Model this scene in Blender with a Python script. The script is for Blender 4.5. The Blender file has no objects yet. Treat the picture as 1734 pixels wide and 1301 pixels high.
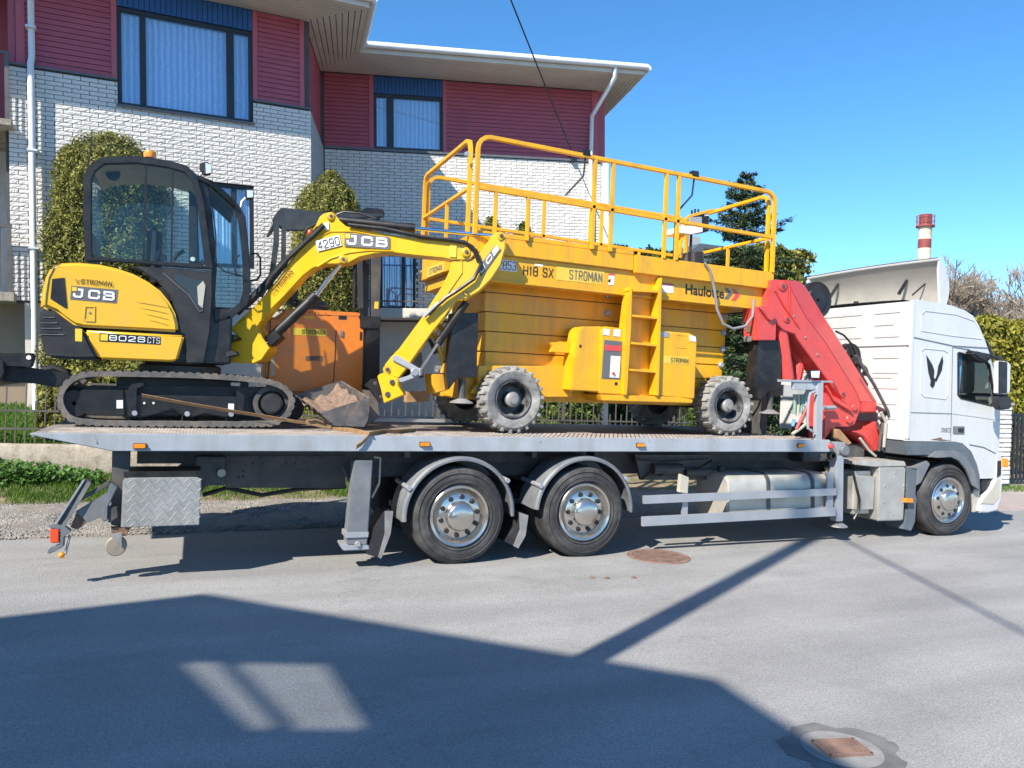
import bpy, bmesh, math, random
import numpy as np
from mathutils import Vector, Matrix
random.seed(7); np.random.seed(7)
S = bpy.context.scene
COL = S.collection
PI = math.pi
# ------------------------------------------------------------------ camera
CAM_POS = Vector((0, -7.687, 1.9691))
RT = Vector((0.92389091, -0.3806336, 0.03928937)); UP = Vector((-0.03438245, 0.01968532, 0.99921486)); FW = Vector((0.38110818, 0.92451639, -0.00509998))
FPX = 1303.0
cd = bpy.data.cameras.new('camera'); co = bpy.data.objects.new('camera', cd); COL.objects.link(co)
cd.sensor_fit = 'HORIZONTAL'; cd.sensor_width = 36.0; cd.lens = 36.0 * FPX / 1734.0
cd.clip_start = 0.05; cd.clip_end = 3000
co.matrix_world = Matrix(((RT.x, UP.x, -FW.x, CAM_POS.x), (RT.y, UP.y, -FW.y, CAM_POS.y), (RT.z, UP.z, -FW.z, CAM_POS.z), (0, 0, 0, 1)))
S.camera = co
# ------------------------------------------------------------------ light
SUN_AZ, SUN_EL = math.radians(32), math.radians(42)          # the way the light travels, measured from +X
SH = Vector((math.cos(SUN_AZ), math.sin(SUN_AZ), 0))
w = bpy.data.worlds.new('World'); S.world = w; w.use_nodes = True
nt = w.node_tree; bg = nt.nodes['Background']
sky = nt.nodes.new('ShaderNodeTexSky'); sky.sky_type = 'NISHITA'; sky.sun_disc = False
sky.sun_elevation = SUN_EL
to_sun = -SH
sky.sun_rotation = math.atan2(to_sun.x, to_sun.y)
sky.altitude = 0; sky.air_density = .72; sky.dust_density = 0.0; sky.ozone_density = 5.0
hs_ = nt.nodes.new('ShaderNodeHueSaturation'); hs_.inputs['Hue'].default_value = .493; hs_.inputs['Saturation'].default_value = 1.16
nt.links.new(sky.outputs[0], hs_.inputs['Color']); nt.links.new(hs_.outputs[0], bg.inputs[0]); bg.inputs[1].default_value = 0.138
ld = bpy.data.lights.new('sun', 'SUN'); ld.energy = 4.4; ld.angle = math.radians(0.53); ld.color = (1.0, 0.925, 0.81)
lo = bpy.data.objects.new('sun', ld); COL.objects.link(lo)
LD = Vector((SH.x * math.cos(SUN_EL), SH.y * math.cos(SUN_EL), -math.sin(SUN_EL)))
lo.rotation_euler = LD.to_track_quat('-Z', 'Y').to_euler(); lo.location = (-20, -20, 30)
S.view_settings.view_transform = 'Standard'; S.view_settings.look = 'None'; S.view_settings.exposure = 1.0; S.view_settings.gamma = 1
S.view_settings.use_curve_mapping = False
# ------------------------------------------------------------------ helpers
def at(px, py, Y):
    """the point where the line of sight through photo pixel px,py meets the plane y = Y"""
    d = FW + RT * ((px - 867) / FPX) - UP * ((py - 650.5) / FPX)
    return CAM_POS + d * ((Y - CAM_POS.y) / d.y)
def atz(px, py, z):
    d = FW + RT * ((px - 867) / FPX) - UP * ((py - 650.5) / FPX)
    return CAM_POS + d * ((z - CAM_POS.z) / d.z)
def zmap(x0, y0, s): return lambda pts: [(x0 + x / s, y0 + y / s) for x, y in pts]
ZA = zmap(40, 220, 2.502); ZB = zmap(400, 320, 2.956); ZL = zmap(660, 200, 2.409); ZT = zmap(1240, 340, 2.168)
ZK = zmap(440, 340, 5.914); ZBODY = zmap(60, 420, 5.915); ZU = zmap(1400, 740, 7.23); ZW = zmap(1500, 740, 6.846)
ZR = zmap(40, 700, 4.816); ZTR = zmap(80, 620, 3.941); ZCR = zmap(1180, 440, 5.78); ZC = zmap(1530, 500, 5.005); ZF = zmap(440, 520, 5.913)
ZTK = zmap(1060, 700, 2.573); ZG = zmap(1260, 580, 5.915); ZUN = zmap(0, 560, 2.477); ZWH = zmap(600, 700, 2.89)

class MB:
    def __init__(s): s.v = []; s.f = []
    def add(s, vs, fs):
        o = len(s.v); s.v += [Vector(v) for v in vs]; s.f += [tuple(i + o for i in f) for f in fs]; return s
    def box(s, x0, x1, y0, y1, z0, z1):
        return s.add([(x0, y0, z0), (x1, y0, z0), (x1, y1, z0), (x0, y1, z0), (x0, y0, z1), (x1, y0, z1), (x1, y1, z1), (x0, y1, z1)],
                     [(3, 2, 1, 0), (4, 5, 6, 7), (0, 1, 5, 4), (1, 2, 6, 5), (2, 3, 7, 6), (3, 0, 4, 7)])
    def prism(s, pts, ex):
        """polygon pts (list of Vectors) swept along vector ex"""
        n = len(pts); ex = Vector(ex); a = [Vector(p) for p in pts]
        nm = Vector((0, 0, 0))
        for i in range(n):
            p, q = a[i], a[(i + 1) % n]
            nm += Vector(((p.y - q.y) * (p.z + q.z), (p.z - q.z) * (p.x + q.x), (p.x - q.x) * (p.y + q.y)))
        if nm.dot(ex) > 0: a.reverse()
        b = [p + ex for p in a]
        return s.add(a + b, [tuple(range(n)), tuple(range(2 * n - 1, n - 1, -1))] + [((i + 1) % n, i, n + i, n + (i + 1) % n) for i in range(n)])
    def pris(s, px, Y, t): return s.prism([at(x, y, Y) for x, y in px], (0, t, 0))
    def ring(s, outer, inner, ex):
        """frame between two loops of equal length swept along ex"""
        n = len(outer); ex = Vector(ex); o = [Vector(p) for p in outer]; i_ = [Vector(p) for p in inner]
        vs = o + i_ + [p + ex for p in o] + [p + ex for p in i_]; fs = []
        for k in range(n):
            j = (k + 1) % n
            fs += [(k, j, n + j, n + k), (2 * n + j, 2 * n + k, 3 * n + k, 3 * n + j), (j, k, 2 * n + k, 2 * n + j), (n + k, n + j, 3 * n + j, 3 * n + k)]
        return s.add(vs, fs)
    def rpx(s, outer, inner, Y, t): return s.ring([at(*p, Y) for p in outer], [at(*p, Y) for p in inner], (0, t, 0))
    def tube(s, pts, r, seg=8, sq=False, closed=False):
        pts = [Vector(p) for p in pts]; n = len(pts); rs = r if isinstance(r, (list, tuple)) else [r] * n
        rings = []; prev = None
        for i, p in enumerate(pts):
            if closed: t = (pts[(i + 1) % n] - pts[i - 1])
            elif i == 0: t = pts[1] - p
            elif i == n - 1: t = p - pts[i - 1]
            else: t = (pts[i + 1] - p).normalized() + (p - pts[i - 1]).normalized()
            t.normalize()
            if prev is None:
                ref = Vector((0, 1, 0)) if abs(t.y) < 0.9 else Vector((1, 0, 0))
                u = (ref - t * ref.dot(t)).normalized()
            else: u = (prev - t * prev.dot(t)).normalized()
            prev = u; b = t.cross(u)
            k = 1.0
            if 0 < i < n - 1 and not closed:
                c = max(0.4, math.sqrt(max(0.01, (1 + (pts[i + 1] - p).normalized().dot((p - pts[i - 1]).normalized())) / 2))); k = 1 / c
            if sq: rings.append([p + (u * x + b * y) * rs[i] * min(k, 1.3) for x, y in ((1, 1), (-1, 1), (-1, -1), (1, -1))])
            else: rings.append([p + (u * math.cos(2 * PI * j / seg) + b * math.sin(2 * PI * j / seg)) * rs[i] for j in range(seg)])
        m = len(rings[0]); vs = [v for q in rings for v in q]; fs = []
        for i in range(n if closed else n - 1):
            i2 = (i + 1) % n
            fs += [(i * m + j, i * m + (j + 1) % m, i2 * m + (j + 1) % m, i2 * m + j) for j in range(m)]
        if not closed: fs += [tuple(range(m - 1, -1, -1)), tuple((n - 1) * m + j for j in range(m))]
        return s.add(vs, fs)
    def tpx(s, pts, Y, r, **k): return s.tube([at(x, y, Y) for x, y in pts], r, **k)
    def cyl(s, p0, p1, r, seg=16): return s.tube([p0, p1], r, seg)
    def lathe(s, prof, c, axis='y', seg=40, closed=False, cap0=False, cap1=False):
        """prof: list of (radius, offset along axis)"""
        c = Vector(c); n = len(prof); vs = []
        for r, h in prof:
            for j in range(seg):
                a = 2 * PI * j / seg
                if axis == 'y': vs.append(c + Vector((r * math.cos(a), h, r * math.sin(a))))
                elif axis == 'z': vs.append(c + Vector((r * math.cos(a), r * math.sin(a), h)))
                else: vs.append(c + Vector((h, r * math.cos(a), r * math.sin(a))))
        fs = []
        for i in range(n if closed else n - 1):
            i2 = (i + 1) % n
            fs += [(i * seg + j, i * seg + (j + 1) % seg, i2 * seg + (j + 1) % seg, i2 * seg + j) for j in range(seg)]
        if cap0: fs.append(tuple(range(seg - 1, -1, -1)))
        if cap1: fs.append(tuple((n - 1) * seg + j for j in range(seg)))
        return s.add(vs, fs)
    def ball(s, c, r, sx=1, sy=1, sz=1, seg=12):
        prof = [(max(1e-5, r * math.sin(PI * i / 8)), -r * math.cos(PI * i / 8)) for i in range(9)]
        o = len(s.v); s.lathe(prof, (0, 0, 0), 'z', seg)
        for i in range(o, len(s.v)): v = s.v[i]; s.v[i] = Vector((v.x * sx + c[0], v.y * sy + c[1], v.z * sz + c[2]))
        return s
    def mesh(s, name, bevel=0, seg=2, angle=35, flat=False):
        me = bpy.data.meshes.new(name); bm = bmesh.new()
        vs = [bm.verts.new(v) for v in s.v]
        for f in s.f:
            try: bm.faces.new([vs[i] for i in f])
            except ValueError: pass
        bmesh.ops.recalc_face_normals(bm, faces=bm.faces)
        if bevel:
            es = [e for e in bm.edges if len(e.link_faces) == 2 and e.calc_face_angle(0) > math.radians(25)]
            bmesh.ops.bevel(bm, geom=es, offset=bevel, segments=seg, affect='EDGES', clamp_overlap=True)
        for f in bm.faces: f.smooth = not flat
        for e in bm.edges:
            e.smooth = len(e.link_faces) == 2 and e.calc_face_angle(0) < math.radians(angle)
        bm.to_mesh(me); bm.free(); return me
    def build(s, name, mat, parent=None, bevel=0, seg=2, angle=35, flat=False, label=None):
        return link(name, s.mesh(name, bevel, seg, angle, flat), mat, parent, label)
def link(name, me, mat, parent=None, label=None):
    if mat is not None and not me.materials: me.materials.append(mat)
    o = bpy.data.objects.new(name, me); COL.objects.link(o)
    if parent is not None:
        o.parent = parent
        if parent.get('_inv'): o.matrix_parent_inverse = parent.matrix_basis.inverted()
    if label: o['label'] = label
    return o
def thing(name, label, cat, loc, group=None, inv=True):
    o = bpy.data.objects.new(name, None); COL.objects.link(o); o.location = loc; o.empty_display_size = 0.2
    o.matrix_basis = Matrix.Translation(Vector(loc)); o['label'] = label; o['category'] = cat
    if group: o['group'] = group
    if inv: o['_inv'] = 1
    return o
def tag(o, label, cat, group=None):
    o['label'] = label; o['category'] = cat
    if group: o['group'] = group
    return o
def struct(o): o['kind'] = 'structure'; return o
def stuff(o): o['kind'] = 'stuff'; return o
def sub_empty(name, parent, loc=(0, 0, 0)):
    o = bpy.data.objects.new(name, None); COL.objects.link(o); o.parent = parent; o.empty_display_size = 0.1
    if parent.get('_inv'): o.matrix_parent_inverse = parent.matrix_basis.inverted()
    o.matrix_basis = Matrix.Translation(Vector(loc)); return o
def text_mesh(body, bold=0.0):
    c = bpy.data.curves.new('t', 'FONT'); c.body = body; c.size = 1.0; c.offset = bold; c.resolution_u = 4; c.extrude = 0.0
    o = bpy.data.objects.new('t', c); COL.objects.link(o)
    bpy.context.view_layer.update()
    me = bpy.data.meshes.new_from_object(o.evaluated_get(bpy.context.evaluated_depsgraph_get()))
    bpy.data.objects.remove(o); bpy.data.curves.remove(c); me.materials.clear(); return me
def font_lettering(name, body, p0, p1, p3, mat, parent, bold=0.0, off=0.004):
    """flat letters filling the parallelogram p0 (bottom left) p1 (bottom right) p3 (top left), lifted by off towards the viewer"""
    me = text_mesh(body, bold)
    co_ = np.empty(len(me.vertices) * 3); me.vertices.foreach_get('co', co_); co_ = co_.reshape(-1, 3)
    mn, mx = co_.min(0), co_.max(0); p0, p1, p3 = Vector(p0), Vector(p1), Vector(p3)
    ex, ey = p1 - p0, p3 - p0; n = ex.cross(ey).normalized()
    if n.y > 0: n = -n
    out = [p0 + ex * ((v[0] - mn[0]) / (mx[0] - mn[0])) + ey * ((v[1] - mn[1]) / (mx[1] - mn[1])) + n * off for v in co_]
    me.vertices.foreach_set('co', np.array([tuple(v) for v in out]).ravel()); me.update()
    return link(name, me, mat, parent)
# block letters drawn as broad strokes
GLYPH = {'A': [[(0, 0), (.38, 1), (.62, 1), (1, 0)], [(.2, .3), (.8, .3)]], 'B': [[(0, 0), (0, 1), (.82, 1), (.95, .88), (.95, .64), (.82, .53), (0, .53)], [(.82, .53), (1, .42), (1, .12), (.85, 0), (0, 0)]], 'C': [[(1, .74), (1, .88), (.86, 1), (.14, 1), (0, .86), (0, .14), (.14, 0), (.86, 0), (1, .12), (1, .26)]],
 'J': [[(.45, 1), (.8, 1), (.8, .14), (.66, 0), (.14, 0), (0, .14), (0, .3)]], 'S': [[(1, .8), (.88, 1), (.12, 1), (0, .88), (0, .62), (.12, .53), (.88, .47), (1, .38), (1, .12), (.88, 0), (.12, 0), (0, .2)]], 'T': [[(0, 1), (1, 1)], [(.5, 1), (.5, 0)]], 'R': [[(0, 0), (0, 1), (.85, 1), (1, .88), (1, .58), (.85, .47), (0, .47)], [(.5, .47), (1, 0)]],
 'O': [[(.14, 0), (.86, 0), (1, .14), (1, .86), (.86, 1), (.14, 1), (0, .86), (0, .14), (.14, 0)]], 'M': [[(0, 0), (0, 1), (.5, .35), (1, 1), (1, 0)]], 'N': [[(0, 0), (0, 1), (1, 0), (1, 1)]], '8': [[(.14, 0), (.86, 0), (1, .14), (1, .86), (.86, 1), (.14, 1), (0, .86), (0, .14), (.14, 0)], [(0, .52), (1, .52)]], '2': [[(0, .8), (.12, 1), (.88, 1), (1, .88), (1, .62), (0, .14), (0, 0), (1, 0)]],
 '6': [[(1, .82), (.88, 1), (.14, 1), (0, .86), (0, .14), (.14, 0), (.86, 0), (1, .14), (1, .42), (.88, .56), (0, .56)]], '4': [[(.72, 0), (.72, 1), (0, .28), (1, .28)]], '9': [[(0, .16), (.12, 0), (.86, 0), (1, .14), (1, .86), (.86, 1), (.14, 1), (0, .86), (0, .56), (.12, .42), (1, .42)]], '5': [[(1, 1), (0, 1), (0, .56), (.88, .58), (1, .45), (1, .14), (.86, 0), (.12, 0), (0, .16)]],
 '3': [[(0, .84), (.12, 1), (.86, 1), (1, .88), (1, .64), (.85, .52), (.35, .52)], [(.85, .52), (1, .4), (1, .14), (.86, 0), (.12, 0), (0, .16)]], 'H': [[(0, 0), (0, 1)], [(1, 0), (1, 1)], [(0, .5), (1, .5)]], '1': [[(.15, .72), (.55, 1), (.55, 0)]], 'X': [[(0, 0), (1, 1)], [(0, 1), (1, 0)]], 'I': [[(.5, 0), (.5, 1)]], 'L': [[(0, 1), (0, 0), (1, 0)]], '0': None, ' ': []}
GLYPH['0'] = GLYPH['O']
def lettering(name, body, p0, p1, p3, mat_, parent, bold=0.0, off=0.004):
    """letters filling the parallelogram p0 (bottom left) p1 (bottom right) p3 (top left), lifted by off towards the viewer"""
    if any(c not in GLYPH for c in body): return font_lettering(name, body, p0, p1, p3, mat_, parent, bold, off)
    p0, p1, p3 = Vector(p0), Vector(p1), Vector(p3); ex_, ey_ = p1 - p0, p3 - p0; nn = ex_.cross(ey_).normalized()
    if nn.y > 0: nn = -nn
    if abs(nn.y) < .2 and nn.x > 0: nn = -nn
    H_ = ey_.length; W_ = ex_.length; k = len(body); wts = [.5 if c in 'I1 ' else 1.25 if c == 'M' else 1.0 for c in body]; gap = .26; unit = W_ / (sum(wts) + gap * (k - 1))
    st = (.25 if body == 'JCB' else .15 + bold * .6) * min(unit, H_ * .9); m = MB(); x = 0; lay_ = 0
    for c, wt in zip(body, wts):
        cw, ch_ = unit * wt - st, H_ - st
        segs = []
        for pl_ in GLYPH[c]:
            cur = [pl_[0]]
            for i in range(1, len(pl_)):
                cur.append(pl_[i])
                if i < len(pl_) - 1:
                    a_, b_ = Vector(pl_[i]) - Vector(pl_[i - 1]), Vector(pl_[i + 1]) - Vector(pl_[i])
                    a_ = Vector((a_.x * cw, a_.y * ch_)).normalized(); b_ = Vector((b_.x * cw, b_.y * ch_)).normalized()
                    if a_.dot(b_) < -.1: segs.append(cur); cur = [pl_[i]]
            segs.append(cur)
        for pl_ in segs:
            q = [Vector((x + st / 2 + a * cw, st / 2 + b * ch_)) for a, b in pl_]; L_ = []; R_ = []; cl = (q[0] - q[-1]).length < 1e-6; n_ = len(q)
            for i in range(n_):
                d0 = (q[i] - q[i - 1 if i else (-2 if cl else 0)]); d1 = (q[(i + 1) if i < n_ - 1 else (1 if cl else i)] - q[i]) if (i < n_ - 1 or cl) else d0
                if d0.length < 1e-9: d0 = d1
                if d1.length < 1e-9: d1 = d0
                d0, d1 = d0.normalized(), d1.normalized(); t = (d0 + d1).normalized() if (d0 + d1).length > 1e-6 else d1; nv = Vector((-t.y, t.x)); s_ = st / 2 / max(.5, nv.dot(Vector((-d1.y, d1.x)))); p = q[i].copy()
                if not cl and i == 0: p -= d1 * st / 2
                if not cl and i == n_ - 1: p += d0 * st / 2
                L_.append(p + nv * s_); R_.append(p - nv * s_)
            to3 = lambda v: p0 + ex_ * (v.x / W_) + ey_ * (v.y / H_) + nn * (off + .0004 * lay_)
            o = len(m.v); m.v += [to3(v) for v in L_] + [to3(v) for v in R_]; m.f += [(o + i, o + i + 1, o + n_ + i + 1, o + n_ + i) for i in range(n_ - 1)]; lay_ += 1
        x += unit * (wt + gap)
    return m.build(name, mat_, parent, flat=True)
def letpx(name, body, q0, q1, q3, Y, mat, parent, bold=0.0, off=0.004):
    return lettering(name, body, at(*q0, Y), at(*q1, Y), at(*q3, Y), mat, parent, bold, off)
def plate(px, Y, mat, name, parent, t=0.004, **k): return MB().pris(px, Y - t, t).build(name, mat, parent, **k)
def disc(cpx, r, Y, t, mat, name, parent, seg=16):
    c = at(*cpx, Y); return MB().lathe([(r * .85, -t), (r, -t * .6), (r, 0)], c, 'y', seg, cap0=True).build(name, mat, parent)

# ------------------------------------------------------------------ materials
def mat(name, col, rough=.5, metal=0., var=.12, scale=6., bump=0., bscale=60., spec=.5, coat=0., dirt=None, dirt_amt=.0, dscale=3., rvar=.1, streak=0):
    m = bpy.data.materials.new(name); m.use_nodes = True; n = m.node_tree.nodes; l = m.node_tree.links; b = n['Principled BSDF']
    b.inputs['Roughness'].default_value = rough; b.inputs['Metallic'].default_value = metal; b.inputs['Specular IOR Level'].default_value = spec
    b.inputs['Coat Weight'].default_value = coat; b.inputs['Coat Roughness'].default_value = .08
    tc = n.new('ShaderNodeTexCoord'); nz = n.new('ShaderNodeTexNoise'); nz.inputs['Scale'].default_value = scale; nz.inputs['Detail'].default_value = 6
    l.new(tc.outputs['Object'], nz.inputs['Vector'])
    mp = n.new('ShaderNodeMapRange'); mp.inputs[1].default_value = .3; mp.inputs[2].default_value = .7; mp.inputs[3].default_value = 1 - var; mp.inputs[4].default_value = 1 + var * .6
    l.new(nz.outputs['Fac'], mp.inputs[0])
    mul = n.new('ShaderNodeVectorMath'); mul.operation = 'SCALE'; mul.inputs[0].default_value = col[:3]; l.new(mp.outputs[0], mul.inputs['Scale'])
    out = mul.outputs[0]
    if dirt is not None:
        n2 = n.new('ShaderNodeTexNoise'); n2.inputs['Scale'].default_value = dscale; n2.inputs['Detail'].default_value = 9; n2.inputs['Roughness'].default_value = .65
        if streak: mg = n.new('ShaderNodeMapping'); mg.inputs['Scale'].default_value = (streak, streak, .35); l.new(tc.outputs['Object'], mg.inputs[0]); l.new(mg.outputs[0], n2.inputs['Vector'])
        else: l.new(tc.outputs['Object'], n2.inputs['Vector'])
        m2 = n.new('ShaderNodeMapRange'); m2.inputs[1].default_value = .45; m2.inputs[2].default_value = .75; m2.inputs[3].default_value = 0; m2.inputs[4].default_value = dirt_amt
        l.new(n2.outputs['Fac'], m2.inputs[0])
        mx = n.new('ShaderNodeMix'); mx.data_type = 'RGBA'; mx.inputs[7].default_value = (*dirt, 1)
        l.new(m2.outputs[0], mx.inputs[0]); l.new(out, mx.inputs[6]); out = mx.outputs[2]
    l.new(out, b.inputs['Base Color'])
    if rvar:
        r2 = n.new('ShaderNodeMapRange'); r2.inputs[1].default_value = .3; r2.inputs[2].default_value = .7; r2.inputs[3].default_value = max(.02, rough - rvar); r2.inputs[4].default_value = min(1, rough + rvar)
        l.new(nz.outputs['Fac'], r2.inputs[0]); l.new(r2.outputs[0], b.inputs['Roughness'])
    if bump:
        n3 = n.new('ShaderNodeTexNoise'); n3.inputs['Scale'].default_value = bscale; n3.inputs['Detail'].default_value = 5; l.new(tc.outputs['Object'], n3.inputs['Vector'])
        bp = n.new('ShaderNodeBump'); bp.inputs['Strength'].default_value = bump; bp.inputs['Distance'].default_value = .02
        l.new(n3.outputs['Fac'], bp.inputs['Height']); l.new(bp.outputs[0], b.inputs['Normal'])
    return m
def glassmat(name, tint=(.75, .85, .85), ior=1.5, rough=.01):
    m = bpy.data.materials.new(name); m.use_nodes = True; n = m.node_tree.nodes; l = m.node_tree.links
    n.remove(n['Principled BSDF']); o = n['Material Output']
    fr = n.new('ShaderNodeFresnel'); fr.inputs[0].default_value = ior; t = n.new('ShaderNodeBsdfTransparent'); t.inputs[0].default_value = (*tint, 1)
    g = n.new('ShaderNodeBsdfGlossy'); g.inputs['Roughness'].default_value = rough; mx = n.new('ShaderNodeMixShader')
    gm = n.new('ShaderNodeNewGeometry'); om = n.new('ShaderNodeMath'); om.operation = 'SUBTRACT'; om.inputs[0].default_value = 1; l.new(gm.outputs['Backfacing'], om.inputs[1]); mu = n.new('ShaderNodeMath'); mu.operation = 'MULTIPLY'; l.new(fr.outputs[0], mu.inputs[0]); l.new(om.outputs[0], mu.inputs[1])
    l.new(mu.outputs[0], mx.inputs[0]); l.new(t.outputs[0], mx.inputs[1]); l.new(g.outputs[0], mx.inputs[2]); l.new(mx.outputs[0], o.inputs[0]); return m
def leafmat(name, a, b, c, trans=.25):
    m = bpy.data.materials.new(name); m.use_nodes = True; n = m.node_tree.nodes; l = m.node_tree.links; p = n['Principled BSDF']
    ge = n.new('ShaderNodeNewGeometry'); cr = n.new('ShaderNodeValToRGB'); e = cr.color_ramp.elements
    e[0].color = (*a, 1); e[1].color = (*c, 1); k = e.new(.55); k.color = (*b, 1)
    l.new(ge.outputs['Random Per Island'], cr.inputs[0]); l.new(cr.outputs[0], p.inputs['Base Color']); p.inputs['Roughness'].default_value = .55; p.inputs['Specular IOR Level'].default_value = .3
    tr = n.new('ShaderNodeBsdfTranslucent'); l.new(cr.outputs[0], tr.inputs[0]); mx = n.new('ShaderNodeMixShader'); mx.inputs[0].default_value = trans
    l.new(p.outputs[0], mx.inputs[1]); l.new(tr.outputs[0], mx.inputs[2]); l.new(mx.outputs[0], n['Material Output'].inputs[0]); return m

M = {}
M['exy'] = mat('excavator_yellow', (.80, .45, .006), .32, var=.05, coat=.35, dirt=(.45, .33, .16), dirt_amt=.18, dscale=4)
M['lify'] = mat('lift_yellow', (.80, .40, .006), .42, var=.07, coat=.12, dirt=(.36, .21, .06), dirt_amt=.6, dscale=2.5, streak=2.2)
M['orange'] = mat('forklift_orange', (.78, .21, .008), .4, var=.08, coat=.15, dirt=(.35, .16, .05), dirt_amt=.4, dscale=5)
M['red'] = mat('crane_red', (.66, .065, .055), .38, var=.12, coat=.2, dirt=(.40, .09, .07), dirt_amt=.55, dscale=3, streak=1.5)
M['white'] = mat('cab_white', (.58, .585, .58), .3, var=.02, coat=.4, dirt=(.38, .35, .29), dirt_amt=.28, dscale=1.6, streak=2.5)
M['cream'] = mat('aged_white', (.50, .47, .38), .5, var=.1, dirt=(.4, .3, .15), dirt_amt=.3)
M['black'] = mat('satin_black', (.012, .012, .014), .42, var=.3, dirt=(.10, .095, .085), dirt_amt=.25, dscale=7)
M['blackp'] = mat('black_plastic', (.02, .021, .024), .55, var=.2, dirt=(.12, .11, .1), dirt_amt=.2, bump=.1, bscale=200)
M['rubber'] = mat('tyre_rubber', (.035, .035, .036), .75, var=.25, scale=12, dirt=(.16, .155, .145), dirt_amt=.55, dscale=4, bump=.15, bscale=90)
M['dusty'] = mat('dusty_rubber', (.22, .213, .20), .85, var=.4, scale=9, dirt=(.50, .485, .45), dirt_amt=.85, dscale=6, bump=.3, bscale=60)
M['trackr'] = mat('track_rubber', (.115, .11, .105), .8, var=.3, scale=14, dirt=(.27, .22, .17), dirt_amt=.8, dscale=6, bump=.3)
M['chrome'] = mat('polished_rim', (.60, .565, .52), .2, .9, var=.06, dirt=(.38, .34, .29), dirt_amt=.6, rvar=.06)
M['rod'] = mat('chrome_rod', (.75, .77, .8), .1, 1., var=.03, rvar=.03)
M['steel'] = mat('galvanised_grey', (.40, .42, .45), .45, .35, var=.12, dirt=(.22, .2, .18), dirt_amt=.4, dscale=3)
M['beam'] = mat('grey_painted_beam', (.37, .405, .44), .4, .0, var=.08, dirt=(.22, .2, .17), dirt_amt=.55, dscale=1.6, streak=2.0)
M['alu'] = mat('brushed_aluminium', (.52, .50, .46), .38, .55, var=.12, dirt=(.34, .30, .24), dirt_amt=.5, dscale=2)
M['tank'] = mat('dirty_tank', (.50, .48, .43), .42, .25, var=.15, dirt=(.26, .22, .17), dirt_amt=.6, dscale=2)
M['frame'] = mat('chassis_grey', (.07, .07, .072), .6, var=.3, dirt=(.2, .18, .15), dirt_amt=.5, dscale=4)
M['fguard'] = mat('dark_guard', (.035, .042, .048), .45, var=.15, dirt=(.12, .12, .12), dirt_amt=.3)
M['guard'] = mat('mudguard_grey', (.15, .165, .18), .5, var=.15, dirt=(.32, .30, .27), dirt_amt=.45, dscale=4)
M['arch'] = mat('arch_plastic', (.10, .12, .14), .5, var=.1, dirt=(.25, .24, .22), dirt_amt=.3)
M['rust'] = mat('rusty_steel', (.19, .12, .085), .7, .2, var=.35, scale=9, dirt=(.34, .20, .12), dirt_amt=.8, dscale=7, bump=.3)
M['bucket'] = mat('worn_bucket', (.14, .13, .125), .55, .35, var=.3, scale=10, dirt=(.27, .19, .14), dirt_amt=.8, dscale=5, bump=.25)
M['soil'] = mat('soil', (.22, .15, .11), .95, var=.4, scale=20, bump=.8, bscale=40)
M['amber'] = mat('amber_lens', (.85, .27, .01), .25, var=.1, coat=.5)
M['redl'] = mat('red_lens', (.75, .09, .03), .25, var=.1, coat=.5)
M['lamp'] = mat('lamp_glass', (.75, .78, .8), .15, .3, var=.05)
M['dbeige'] = mat('dirty_beige', (.30, .265, .21), .6, .1, var=.2, dirt=(.18, .14, .1), dirt_amt=.5)
M['dgrey'] = mat('worn_grey_metal', (.27, .265, .26), .5, .3, var=.2, dirt=(.42, .40, .37), dirt_amt=.5, dscale=8)
M['ink'] = mat('black_ink', (.015, .015, .017), .5, var=.05, rvar=0)
M['gink'] = mat('grey_decal', (.13, .13, .14), .5, var=.05, rvar=0)
M['wink'] = mat('white_decal', (.80, .80, .80), .45, var=.03, rvar=0)
M['yink'] = mat('yellow_decal', (.80, .56, .05), .5, var=.05, rvar=0)
M['cdec'] = mat('faded_yellow_decal', (.78, .52, .07), .5, var=.08, rvar=0)
M['strap'] = mat('webbing', (.33, .20, .10), .85, var=.25, scale=25, bump=.2, bscale=300)
M['wood'] = mat('timber', (.42, .25, .12), .7, var=.3, scale=8, bump=.2)
M['fence'] = mat('grey_fence', (.13, .12, .11), .6, .2, var=.2)
M['glass'] = glassmat('cab_glass', (.90, .955, .945), 1.5)
M['dglass'] = glassmat('door_glass', (.80, .85, .85), 1.55)
M['strand'] = mat('worn_mesh', (.40, .355, .305), .6, .15, var=.25, dirt=(.20, .13, .09), dirt_amt=.7, dscale=5)
M['hglass'] = glassmat('house_glass', (.90, .95, 1.0), 2.6)
M['beige'] = mat('headlining', (.42, .38, .30), .8, var=.1)
M['curtb'] = mat('blue_curtain', (.12, .42, .72), .8, var=.25, scale=12)
S.cycles.max_bounces = 6; S.cycles.diffuse_bounces = 3; S.cycles.glossy_bounces = 3; S.cycles.transparent_max_bounces = 12
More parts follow.
